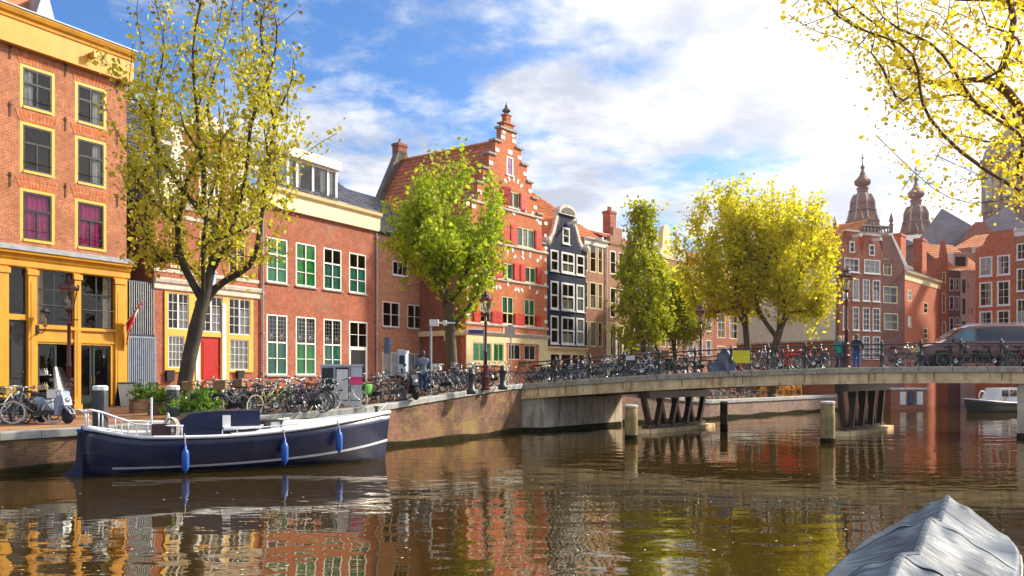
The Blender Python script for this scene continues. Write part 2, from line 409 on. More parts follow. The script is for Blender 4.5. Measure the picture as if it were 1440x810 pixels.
def moulding(parent, name, u0, u1, prof, mat, y_back=.0):
    """cornice: profile [(out, z)] run along the facade, out is the distance in front of the wall"""
    m = MB(); n = len(prof); pts = list(prof)+[(-y_back, prof[-1][1]), (-y_back, prof[0][1])]
    v = [(u0, -o, z) for o, z in pts]+[(u1, -o, z) for o, z in pts]; k = len(pts)
    m.add(v, [(i, (i+1) % k, (i+1) % k+k, i+k) for i in range(k)]+[tuple(range(k))[::-1], tuple(range(k, 2*k))])
    return m.build(name, mat, parent)
def tiled(parent, name, a, b, c, d, mat, tw=.26, th=.34, amp=.035):
    """pantile slope: a-b along the eave, d-c along the ridge; rows of S-curved tiles stepping over each other"""
    a, b, c, d = map(Vector, (a, b, c, d)); W = (b-a).length; H = (d-a).length
    nc = max(2, int(round(W/tw))); nr = max(2, int(round(H/th))); nrm = (b-a).cross(d-a).normalized()
    if nrm.z < 0: nrm = -nrm
    prof = (0.0, .75, 1.0, .55, .12); K = 4; v = []; f = []; uv = []
    ncol = nc*K+1
    for r_ in range(nr):
        for e in (0, 1):
            t = (r_+e*1.04)/nr
            for i in range(ncol):
                s_ = i/(ncol-1); p = a.lerp(b, s_).lerp(d.lerp(c, s_), min(t, 1.0))
                hgt = amp*prof[i % K]+(.035 if e == 0 else .0)
                v.append(tuple(p+nrm*hgt))
        o = r_*2*ncol
        for i in range(ncol-1):
            f.append((o+i, o+i+1, o+ncol+i+1, o+ncol+i)); uv.append((i//K+.5, r_+.5))
            if r_ > 0: f.append((o-ncol+i, o-ncol+i+1, o+i+1, o+i)); uv.append((i//K+.5, r_+.5))
    me = bpy.data.meshes.new(name); me.from_pydata(v, [], f); l = me.uv_layers.new(name='UVMap')
    arr = np.empty((len(me.loops), 2)); li = 0
    for k, q in enumerate(f):
        arr[li:li+len(q)] = uv[k]; li += len(q)
    l.data.foreach_set('uv', arr.ravel()); me.materials.append(mat); me.update()
    o = link(name, me, parent); o['kind'] = 'stuff'; return o
def chimney(parent, u, y, z0, z1, mat, w=.6, d=.5, pots=2):
    m = MB(); m.box(u-w/2, u+w/2, y-d/2, y+d/2, z0, z1); m.box(u-w/2-.05, u+w/2+.05, y-d/2-.05, y+d/2+.05, z1-.22, z1-.06); o = m.build('chimney', mat, parent)
    for i in range(pots):
        p = MB(); p.lathe([(.09, 0), (.11, .05), (.08, .3), (.10, .34)], 8, (u+(i-(pots-1)/2)*.28, y, z1)); p.build('chimney_pot', M_TERRA, o)
    return o
def pipe(parent, u, z0, z1, y=-.09, mat=None, r=.045):
    m = MB(); m.tube([(u, y, z0), (u, y, z1)], r, 8)
    z = z0+.6
    while z < z1: m.box(u-r-.015, u+r+.015, y-r-.01, .0, z, z+.05); z += 2.0
    return m.build('drainpipe', mat or M_ZINC, parent)
def beam_hook(parent, u, z, mat, ln=.8):
    m = MB(); m.box(u-.09, u+.09, -ln, .1, z, z+.2); m.box(u-.11, u+.11, -ln-.03, -ln+.06, z-.03, z+.23)
    o = m.build('hoist_beam', mat, parent); k = MB(); k.tube([(u, -ln+.12, z), (u, -ln+.12, z-.12), (u+.05, -ln+.12, z-.18), (u+.08, -ln+.12, z-.12)], .014, 5); k.build('hook', M_BLACKP, o)
def anchors(parent, pts, mat=None):
    for u, z in pts:
        m = MB(); m.tube([(u, -.03, z-.28), (u, -.03, z+.28)], .018, 5); m.tube([(u-.07, -.03, z+.2), (u, -.03, z+.08), (u+.07, -.03, z+.2)], .014, 5); m.build('wall_anchor', mat or M_BLACKP, parent)
M_TERRA = plain('terracotta', (.42, .17, .08), .8, .2, 6)
T_RED = tilemat('red clay pantile', (.42, .10, .035), (.62, .20, .07), .65)
T_ORANGE = tilemat('orange clay pantile', (.58, .17, .04), (.72, .27, .08), .65)
T_SLATE = tilemat('glazed black pantile', (.05, .055, .07), (.12, .125, .15), .28)
B_ORANGE = brick('orange brown brick', (.50, .15, .052), (.40, .105, .035), (.46, .31, .21), stain=(.26, .095, .05), stain_amt=.5, patch=(.30, .13, .075), patch_amt=.35)
B_ORANGE_L = brick('orange brick lintel', (.55, .17, .06), (.48, .14, .05), (.42, .33, .25), bw=.5, bh=.3, stain_amt=.2)
B_DARK = brick('dark purple brick', (.10, .06, .055), (.15, .085, .07), (.16, .13, .11), stain=(.05, .04, .04))
B_RED = brick('red brick', (.46, .095, .032), (.37, .072, .028), (.33, .22, .16), stain=(.22, .08, .05), stain_amt=.45, patch=(.33, .20, .14), patch_amt=.35)
B_PINK = brick('salmon brick', (.54, .21, .09), (.46, .165, .07), (.45, .32, .22), stain=(.33, .15, .09), stain_amt=.4)
B_GABLE = brick('bright orange red brick', (.62, .14, .026), (.53, .108, .02), (.48, .28, .18), stain=(.36, .10, .04), stain_amt=.35)
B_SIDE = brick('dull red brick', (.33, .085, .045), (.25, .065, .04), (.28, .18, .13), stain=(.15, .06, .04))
B_BROWN = brick('rosy brown brick', (.42, .19, .12), (.36, .15, .095), (.38, .27, .2), stain=(.28, .13, .09), stain_amt=.35)
B_BLACK = brick('tarred black brick', (.012, .018, .045), (.018, .026, .06), (.018, .022, .05), stain=(.028, .036, .07), bump=.25)
B_FAR = brick('weathered red brick', (.44, .125, .06), (.36, .10, .055), (.38, .24, .18), stain=(.27, .10, .07), stain_amt=.4)
B_PLUM = brick('plum brick', (.24, .09, .075), (.19, .075, .065), (.25, .17, .15), stain=(.14, .06, .06))
B_HOT = brick('orange red brick', (.60, .115, .035), (.50, .095, .03), (.42, .22, .15), stain=(.36, .08, .04), stain_amt=.35)
B_WPL = plain('white limewash', (.80, .79, .76), .8, .08, 1.5, dirt=(.45, .43, .40), dirt_amt=.25)
# ------------------------------------------------------------------ ground: water, street, banks
def smooth(a, b, t): t = max(0, min(1, (t-a)/(b-a))); return t*t*(3-2*t)
ZP = [(-60, 1.08), (7.2, 1.10), (13.5, 1.26), (18.3, 1.46), (20, 1.60), (24, 1.95), (28.2, 2.18), (31, 2.24), (36.5, 2.05), (41, 1.45), (44.7, 1.15), (200, 1.14)]
def gz(x, y):
    p = x*.68+y*.73
    for (a, za), (b, zb) in zip(ZP, ZP[1:]):
        if p <= b:
            return za+(zb-za)*max(0, (p-a))/(b-a)
    return 1.14
EDGE = [(-60, -22), (-32, 4.5), (-20, 16), (-13.4, 22.3), (-9.1, 26.4), (-5.2, 30.1), (-2.0, 34.7), (.45, 39.4), (4.9, 44.9), (11.7, 50.3), (22.9, 62.4), (24.4, 63.9)]
BACK = [(-75, -10), (-48, 14), (-34, 24), (-26, 34), (-21, 41), (-17, 50), (-11, 58), (-5, 64), (1, 70), (10, 82), (22, 95), (31, 95)]
M_PAVE = brick('street clinker paving', (.42, .17, .085), (.33, .13, .07), (.22, .16, .11), bw=.21, bh=.085, msize=.008, uv=True, stain=(.20, .13, .09), stain_amt=.5, patch=(.42, .30, .10), patch_amt=.55, bump=.3)
M_LAND = plain('town ground', (.16, .12, .09), .9, .3, .5)
def ground():
    m = MB(); K, J = 5, 8
    pts = []
    for i in range(len(EDGE)-1):
        for k in range(K):
            t = k/K; pts.append((Vector(EDGE[i]).lerp(Vector(EDGE[i+1]), t), Vector(BACK[i]).lerp(Vector(BACK[i+1]), t)))
    pts.append((Vector(EDGE[-1]), Vector(BACK[-1])))
    grid = [[e.lerp(b, j/J) for j in range(J+1)] for e, b in pts]
    for i in range(len(grid)-1):
        for j in range(J):
            q = (grid[i][j], grid[i+1][j], grid[i+1][j+1], grid[i][j+1])
            m.quad(*[(p.x, p.y, gz(p.x, p.y)) for p in q], uv=[(p.x*.68+p.y*.73, -p.x*.73+p.y*.68) for p in q])
    tag(m.build('street', M_PAVE), kind='structure')
    m = MB()
    for i in range(len(BACK)-1):
        a, b = Vector(BACK[i]), Vector(BACK[i+1]); a2, b2 = a*2.6, b*2.6
        a2.y = max(a2.y, a.y); b2.y = max(b2.y, b.y)
        m.quad((a.x, a.y, gz(*a)), (b.x, b.y, gz(*b)), (b2.x, b2.y, 1.0), (a2.x, a2.y, 1.0))
    m.quad((31, 95, 1.05), (95, 95, 1.05), (240, 247, 1.0), (80.6, 247, 1.0))
    m.quad((44, 80, 1.06), (95, 80, 1.06), (95, 95, 1.04), (31, 95, 1.04))
    tag(m.build('ground', M_LAND), kind='structure')
    m = MB(); rb = [(6, -40), (7.8, 4), (11, 14), (25.8, 34.6), (33, 44), (39, 60), (42, 68), (43, 78)]
    for (a, b), (c, d) in zip(rb, rb[1:]):
        m.quad((a, b, 1.25), (c, d, 1.25), (c+60, d, 1.25), (a+60, b, 1.25), uv=[(a, b), (c, d), (c+60, d), (a+60, b)])
    for (a, b), (c, d) in zip(rb, rb[1:]):
        m.quad((a, b, -2), (c, d, -2), (c, d, 1.25), (a, b, 1.25), uv=[(0, 0), (1, 0), (1, 1), (0, 1)])
    tag(m.build('right_bank', M_PAVE), kind='structure')
ground()
def watermat():
    m, nt, b, out = nodes('canal water')
    tc = nt.nodes.new('ShaderNodeTexCoord'); v = tc.outputs['Object']
    mp = nt.nodes.new('ShaderNodeMapping'); nt.links.new(v, mp.inputs[0]); mp.inputs['Scale'].default_value = (.8, 1.5, 1)
    mp.inputs['Rotation'].default_value = (0, 0, R(6))
    a = nnoise(nt, mp.outputs[0], .85, 2, .45, .3)
    c = nnoise(nt, mp.outputs[0], 3.2, 2, .5, .2)
    big = nnoise(nt, v, .10, 3, .5)                     # breeze patches and calm patches
    amp = nramp(nt, big, .40, .62, .25, 1.0)
    def mul(p, q):
        n = nt.nodes.new('ShaderNodeMath'); n.operation = 'MULTIPLY'
        for i, s_ in enumerate((p, q)):
            if isinstance(s_, float): n.inputs[i].default_value = s_
            else: nt.links.new(s_, n.inputs[i])
        return n.outputs[0]
    ad = nt.nodes.new('ShaderNodeMath'); ad.operation = 'ADD'; nt.links.new(mul(a, 1.0), ad.inputs[0]); nt.links.new(mul(c, .09), ad.inputs[1])
    h = mul(ad.outputs[0], amp)
    bp = nt.nodes.new('ShaderNodeBump'); bp.inputs['Strength'].default_value = 1.0; bp.inputs['Distance'].default_value = .034; nt.links.new(h, bp.inputs['Height'])
    b.inputs['Base Color'].default_value = (.028, .018, .004, 1); b.inputs['Roughness'].default_value = .03; b.inputs['IOR'].default_value = 1.33
    nt.links.new(bp.outputs[0], b.inputs['Normal'])
    gl = nt.nodes.new('ShaderNodeBsdfGlossy'); gl.inputs['Roughness'].default_value = .015; gl.inputs[0].default_value = (1.0, .94, .83, 1); nt.links.new(bp.outputs[0], gl.inputs['Normal'])
    fr = nt.nodes.new('ShaderNodeFresnel'); fr.inputs[0].default_value = 2.6; nt.links.new(bp.outputs[0], fr.inputs['Normal'])
    df = nt.nodes.new('ShaderNodeBsdfDiffuse'); df.inputs[0].default_value = (.035, .022, .005, 1)
    mx = nt.nodes.new('ShaderNodeMixShader'); nt.links.new(fr.outputs[0], mx.inputs[0]); nt.links.new(df.outputs[0], mx.inputs[1]); nt.links.new(gl.outputs[0], mx.inputs[2])
    nt.links.new(mx.outputs[0], out.inputs[0]); nt.nodes.remove(b)
    return m
def water():
    m = MB(); m.quad((-150, -120, 0), (150, -120, 0), (150, 130, 0), (-150, 130, 0)); tag(m.build('canal_water', watermat()), kind='structure')
water()
# ------------------------------------------------------------------ quay walls
B_QUAY = brick('old quay brick', (.34, .13, .065), (.22, .09, .055), (.24, .19, .14), uv=True, stain=(.05, .045, .03), stain_amt=.7, patch=(.34, .25, .07), patch_amt=.55)
B_QUAY2 = brick('faded quay brick', (.36, .20, .15), (.30, .16, .12), (.36, .30, .26), uv=True, stain=(.12, .09, .07), stain_amt=.5, patch=(.30, .24, .10), patch_amt=.3)
M_COPE = plain('bluish coping stone', (.38, .38, .36), .7, .2, 5, dirt=(.15, .13, .10), dirt_amt=.5, stretch=(1, 1, 1))
M_ALGAE = plain('green black tide line', (.028, .026, .012), .95, .4, 4, spec=.05)
def quay(name, label, pts, mat, cope=True, drop=.0):
    root = empty(name, (pts[0][0], pts[0][1], 0), 0, label, 'wall')
    o = Vector((pts[0][0], pts[0][1], 0)); m = MB(); al = MB(); s0 = 0; n_out = []
    dense = []
    for (a, b) in zip(pts, pts[1:]):
        a, b = Vector((*a, 0)), Vector((*b, 0)); k = max(1, int(round((b-a).length/1.05)))
        for i in range(k): dense.append(a.lerp(b, i/k))
    dense.append(Vector((*pts[-1], 0)))
    for a, b in zip(dense, dense[1:]):
        t = (b-a).normalized(); n = Vector((t.y, -t.x, 0)); ln = (b-a).length
        za, zb = gz(a.x, a.y)-.20-drop, gz(b.x, b.y)-.20-drop
        a_, b_ = a-o, b-o
        m.quad((a_.x, a_.y, -2), (b_.x, b_.y, -2), (b_.x, b_.y, zb), (a_.x, a_.y, za), uv=[(s0, -2), (s0+ln, -2), (s0+ln, zb), (s0, za)])
        ao, bo = a_+n*.035, b_+n*.035
        ta, tb = .14+.05*math.sin(s0*1.3), .14+.05*math.sin((s0+ln)*1.3)
        al.add([(ao.x, ao.y, -.5), (bo.x, bo.y, -.5), (bo.x, bo.y, tb), (ao.x, ao.y, ta), (a_.x, a_.y, ta+.05), (b_.x, b_.y, tb+.05)], [(0, 1, 2, 3), (3, 2, 5, 4)])
        if cope:
            c = MB(); g = .008; jit = random.uniform(-.006, .006)
            p0, p1 = a_+t*g, b_-t*g
            zt0, zt1 = gz(a.x, a.y)+.012+jit, gz(b.x, b.y)+.012+jit
            ov, bk = n*.07, -n*.42
            v = [p0+ov, p1+ov, p1+bk, p0+bk]; e = n*-.02
            c.add([(q.x, q.y, z-.21) for q, z in zip(v, (zt0, zt1, zt1, zt0))]+[(q.x, q.y, z-.025) for q, z in zip(v, (zt0, zt1, zt1, zt0))]+[((q+(e if i < 2 else e*0)).x, (q+(e if i < 2 else e*0)).y, z) for i, (q, z) in enumerate(zip(v, (zt0, zt1, zt1, zt0)))],
                  [(3, 2, 1, 0), (0, 1, 5, 4), (1, 2, 6, 5), (2, 3, 7, 6), (3, 0, 4, 7), (4, 5, 9, 8), (5, 6, 10, 9), (6, 7, 11, 10), (7, 4, 8, 11), (8, 9, 10, 11)])
            c.build('coping_stone', M_COPE, root)
        s0 += ln
    m.build('brick_face', mat, root); al.build('tide_line', M_ALGAE, root)
    return root
quay('quay_wall', 'brown mossy brick quay wall with grey coping beside the navy boat', EDGE[2:8], B_QUAY)
quay('quay_wall', 'brick quay wall beyond the bridge below the terrace chairs', EDGE[8:], B_QUAY2)
# ------------------------------------------------------------------ houses on the left quay
LA = (.567, 36.6)
def house_yellow():
    F = Fac(*LA, -75); h = F.root('canal_house', 'tall orange brick house with ochre yellow cornice and yellow shopfront')
    u1 = F.u(178); zl = 7.2; zt = 14.86
    rows = [F.rect(28, 77, 88, 150), F.rect(28, 77, 169, 241), F.rect(28, 77, 263, 338)]
    cols = [(F.u(28), F.u(77)), (F.u(105.5), F.u(149.5))]; cols.insert(0, (cols[0][0]-3.0, cols[0][1]-3.0))
    holes = []; wins = []
    for ci, (a, b) in enumerate(cols):
        for ri, r in enumerate(rows): q = (a, b, r[2], r[3]); holes.append(q); wins.append((ci, ri, q))
    wall_part(h, 'wall', [(0, u1, zl, zt)], holes, B_ORANGE)
    shell(h, 0, u1, .8, 15.9, B_DARK)
    for ci, ri, q in wins:
        cur = [(M_PINK, .02, .98, 0, 1, .04)] if ri == 2 else ([(M_CURT, .03, .42, .0, 1, .04)] if (ci, ri) in ((1, 0), (0, 1)) else [(M_CURT, .62, .97, .0, 1, .04)] if ci == 2 else [])
        # yellow surround with black sash inside
        sr = MB(); u0, ux, z0, z1 = q; w = ux-u0; hh = z1-z0; k = .12
        sr.box(-.004, k, -.02, .2, -.004, hh+.004); sr.box(w-k, w+.004, -.02, .2, -.004, hh+.004); sr.box(k, w-k, -.02, .2, hh-k, hh+.004); sr.box(k, w-k, -.05, .2, -.004, k*.8)
        o = sr.build('window', M_YPALE, h); o.location = (u0, .02, z0)
        inner = (k, w-k, k*.8, hh-k)
        s = MB(); a, b, c, d = inner; fw = .07; tz = c+(d-c)*.62
        for dm in ((a, a+fw, 0, .07, c, d), (b-fw, b, 0, .07, c, d), (a+fw, b-fw, 0, .07, c, c+fw), (a+fw, b-fw, 0, .07, d-fw, d), (a+fw, b-fw, -.004, .074, tz-.04, tz+.04)): s.box(*dm)
        mid = (a+b)/2
        s.box(mid-.03, mid+.03, .005, .065, c+fw, tz-.04)
        if ri == 0: s.box(mid-.025, mid+.025, .005, .065, tz+.04, d-fw)
        so = s.build('sash', M_BLACKP, o); so.location = (0, .0, 0)
        for (pa, pb, pc, pd) in ((a+fw, mid-.03, c+fw, tz-.04), (mid+.03, b-fw, c+fw, tz-.04), (a+fw, b-fw, tz+.04, d-fw)):
            p = MB(); p.quad((pa, .03, pc), (pb, .03, pc), (pb, .03, pd), (pa, .03, pd)); p.build('pane', GLASS, o)
        for cm, fa, fb, lo, hi, wv in cur: link('curtain', curtain_mesh(w*(fb-fa), hh*(hi-lo)-.2, cm, wv), o, (w*fa, .115, .1))
        rl = MB(); rl.tube([(k, -.03, hh*.22), (w-k, -.03, hh*.22)], .012, 5); rl.build('guard_bar', M_BLACKP, o)
        arch_lintel(h, q, B_ORANGE_L, hh=.42)
    anchors(h, [(u, z) for u in (F.u(14), F.u(92), F.u(165)) for z in (F.z(14, 72), F.z(14, 153), F.z(14, 252))])
    moulding(h, 'cornice', -.15, u1+.12, [(.03, zt), (.07, zt+.04), (.07, zt+.16), (.05, zt+.2), (.05, zt+.68), (.10, zt+.72), (.16, zt+.82), (.18, zt+.86), (.34, zt+.92), (.36, zt+1.02), (.44, zt+1.1), (.50, zt+1.24), (.50, zt+1.3)], M_YELLOW, -.3)
    beam_hook(h, F.u(122), F.z(122, 84), M_YPALE, .6)
    m = MB(); m.box(-.2, u1+.16, -.54, .4, zt+1.301, zt+1.35); m.build('gutter', M_LEAD, h)
    a = [(0, .2, 16.1), (u1, .2, 16.1), (u1-1, 5, 17.6), (1, 5, 17.6)]
    tiled(h, 'roof_tiles', *a, T_SLATE)
    ud = F.u(90); d = MB(); d.prism([(ud-.6, 16.2), (ud+.6, 16.2), (ud+.14, 17.75), (ud+.0, 17.8), (ud-.14, 17.75)], 1.2, 3.0); d.build('dormer', M_LEAD, h)
    d = MB(); d.beam((ud-.68, 2.1, 16.2), (ud-.13, 2.1, 17.8), 1.75, .06, up=(0, 1, 0)); d.build('dormer_cheek', T_RED, h)
    # shopfront
    zf = 1.15
    ops = dict(lw=F.rect(11, 36, 370, 441), ld=F.rect(11, 37, 449, 0, 11), mw=F.rect(50.5, 102, 375, 456, 50), rw=F.rect(112, 159, 383, 462, 112), sh=F.rect(52, 155, 482, 0, 52))
    ops['ld'] = (ops['ld'][0], ops['ld'][1], zf+.12, F.z(11, 449)); ops['sh'] = (ops['sh'][0], ops['sh'][1], zf+.1, F.z(52, 483))
    extra = [(q[0]-3.15, q[1]-3.15, q[2], q[3]) for q in (ops['mw'],)]
    wall_part(h, 'shopfront', [(0, u1, .8, zl)], list(ops.values())+extra, M_YELLOW, th=.2, y0=-.05)
    for x0, x1 in ((-8, 10), (37.5, 50), (102.5, 111.5), (160, 174)):
        m = MB(); a, b = F.u(x0), F.u(x1); m.box(a, b, -.12, -.047, zf+.3, zl-.75); m.box(a-.05, b+.05, -.15, -.045, zf-.2, zf+.32); m.box(a-.05, b+.05, -.16, -.046, zl-.8, zl-.6); m.box(a+.1, b-.1, -.135, -.118, zf+.6, zl-1.1); m.build('pilaster', M_YELLOW, h)
    moulding(h, 'shop_cornice', -.1, u1+.1, [(.06, zl-.55), (.10, zl-.5), (.10, zl-.3), (.16, zl-.22), (.2, zl-.1), (.30, zl-.05), (.32, zl+.05)], M_YELLOW, .02)
    m = MB(); m.add([(-.12, -.36, zl+.06), (u1+.12, -.36, zl+.06), (u1+.12, .02, zl+.26), (-.12, .02, zl+.26), (-.12, -.36, zl+.1), (u1+.12, -.36, zl+.1), (u1+.12, 0.0, zl+.32), (-.12, 0.0, zl+.32)], [(0, 1, 5, 4), (4, 5, 6, 7), (0, 4, 7, 3), (1, 2, 6, 5)]); m.build('lead_ledge', M_LEAD, h)
    q = (F.u(50.5), F.u(159), F.z(80, 462), 0)
    m = MB(); m.box(F.u(50), F.u(160), -.09, -.045, F.z(52, 484)+.1, F.z(52, 484)+.24); m.box(F.u(50), F.u(160), -.14, -.044, F.z(50, 457)-.14, F.z(50, 457)-.02); m.build('fascia_moulding', M_YELLOW, h)
    window(h, ops['lw'], M_BLACKP, 1, 1, .06, y=.02)
    for k, q in (('mw', ops['mw']), ('rw', ops['rw']), ('mw', extra[0])):
        o = window(h, q, M_BLACKP, 2, 1, .06, .06, y=.02, transom=.62, top_rows=1, curtain=[(M_BEIGE, .02, .2, 0, 1, .05)] if k == 'mw' else [(M_BEIGE, .72, .95, 0, 1, .05)])
        rl = MB(); w = q[1]-q[0]; rl.tube([(0, -.1, .75), (w, -.1, .75)], .016, 6); rl.build('guard_bar', M_BLACKP, o)
    # little red things behind the glass
    a, b, c, d = ops['ld']; dm = MB(); w = b-a; hh = d-c
    dm.box(0, w, 0, .06, 0, hh)
    for z0, z1 in ((.1, .3), (.36, .8), (.84, .94)): dm.box(.12, w-.12, -.025, .0, hh*z0, hh*z1)
    o = dm.build('door', M_BLACKP, h); o.location = (a, .03, c); kb = MB(); kb.lathe([(.0, 0), (.03, .01), (.035, .03), (.0, .05)], 8, (w-.14, -.05, hh*.42)); kb.build('handle', M_BRASS, o)
    a, b, c, d = ops['sh']; w = b-a; hh = d-c
    for k, (f0, f1, kind) in enumerate(((0, .26, 'w'), (.5, .74, 'd'), (.745, 1, 'd'))):
        dm = MB(); wa, wb = w*f0+.02, w*f1-.01; fw = .09; lo = .0 if kind == 'd' else .3
        dm.box(wa, wa+fw, 0, .08, lo, hh); dm.box(wb-fw, wb, 0, .08, lo, hh); dm.box(wa+fw, wb-fw, 0, .08, hh-fw, hh); dm.box(wa+fw, wb-fw, 0, .08, lo, lo+(.55 if kind == 'd' else .1))
        if kind == 'w': dm.box(wa, wb, -.03, .1, 0, lo)
        o = dm.build('shop_door' if kind == 'd' else 'shop_window', M_DGREEN, h); o.location = (a, .02 if k != 1 else .03, c)
        p = MB(); z0 = lo+(.55 if kind == 'd' else .1); p.quad((wa+fw, .04, z0), (wb-fw, .04, z0), (wb-fw, .04, hh-fw), (wa+fw, .04, hh-fw)); p.build('pane', GLASS, o)
        if kind == 'd': kb = MB(); kb.tube([(wa+fw*.5 if f0 > .6 else wb-fw*.5, -.05, 1.0), (wa+fw*.5 if f0 > .6 else wb-fw*.5, -.05, 1.3)], .015, 6); kb.build('handle', M_BRASS, o)
        if kind == 'w':
            for s in range(2):
                sh = MB(); sh.box(wa+fw, wb-fw, .2, .5, .8+s*.55, .84+s*.55)
                for i in range(5): sh.lathe([(.05, 0), (.06, .1), (.02, .18), (.025, .24)], 7, (wa+.2+i*(wb-wa-.4)/4, .33, .84+s*.55))
                sh.build('shelf', M_CURT if s else M_BEIGE, o)
    st = MB(); st.box(a-.1, b+.1, -.35, .1, zf-.2, zf+.1); st.build('doorstep', M_STONE, h)
    return F, h
M_BRASS = plain('brass', (.55, .38, .12), .35, .2, 8, metal=.9)
M_DGREEN = plain('green black paint', (.018, .032, .03), .35, .2, 3)
FY, HY = house_yellow()
def alley():
    F = Fac(.567, 36.6, 176); P = F.P(179.5)
    # set-back dark house whose slate roof shows over the gate
    h = empty('brick_house', P+Vector((-F.d.y, F.d.x, 0))*2.2, F.rz, 'narrow dark brick house set back behind the slatted gate', 'house')
    w = 2.9; z1 = 12.2
    m = MB(); m.box(-.8, w+4.6, 0, 7, .9, z1); m.build('wall', B_DARK, h)
    tiled(h, 'roof_tiles', (-.8, -.25, z1-.1), (w+4.6, -.25, z1-.1), (w+4.6, 4.6, z1+4.4), (-.8, 4.6, z1+4.4), T_SLATE)
    tiled(h, 'roof_tiles', (w+4.6, 7.2, z1-.1), (-.8, 7.2, z1-.1), (-.8, 4.6, z1+4.4), (w+4.6, 4.6, z1+4.4), T_SLATE, .5, .6)
    g = empty('steel_gate', P, F.rz, 'blue corrugated steel gate between the yellow shopfront and the red door house', 'gate')
    ug = F.u(219)-F.u(179.5); zt = 4.25; zb = 1.15
    p = MB(); p.box(.06, ug-.06, .02, .05, zb+.06, zt-.05); p.build('panel', M_GATE, g)
    n = 13
    for i in range(n):
        x = .06+(ug-.12)*(i+.5)/n; s = MB(); s.box(x-.025, x+.025, -.03, .021, zb+.07, zt-.06); s.build('rib', M_GATE2, g)
    f = MB(); f.box(0, .06, -.03, .08, zb-.1, zt); f.box(ug-.06, ug, -.03, .08, zb-.1, zt); f.box(.06, ug-.06, -.03, .08, zt-.05, zt+.02); f.box(.06, ug-.06, -.03, .08, zb, zb+.06); f.build('frame', M_GATE2, g)
    k = empty('slatted_screen', P, F.rz, 'tall dark steel screen of upright slats above the blue gate', 'screen')
    zs = 6.6
    for i in range(12):
        x = .1+(ug-.2)*i/11; s = MB(); s.box(x-.016, x+.016, -.012, .02, zt+.1, zs); s.build('slat', M_ZINC, k)
    for z in (zt+.06, (zt+zs)/2, zs): s = MB(); s.box(0.02, ug-.02, .031, .07, z-.04, z+.04); s.build('rail', M_GATE, k)
    c = MB(); c.box(.05, ug-.05, .9, .95, zt-.2, zs-.3); c.build('backing', B_DARK, k)
M_GATE = plain('blue grey steel', (.045, .065, .115), .5, .15, 4, metal=.2)
M_GATE2 = plain('light blue grey steel', (.22, .27, .35), .5, .15, 4, metal=.2)
M_DGREY = plain('dark grey steel', (.05, .055, .065), .5, .2, 4)
alley()
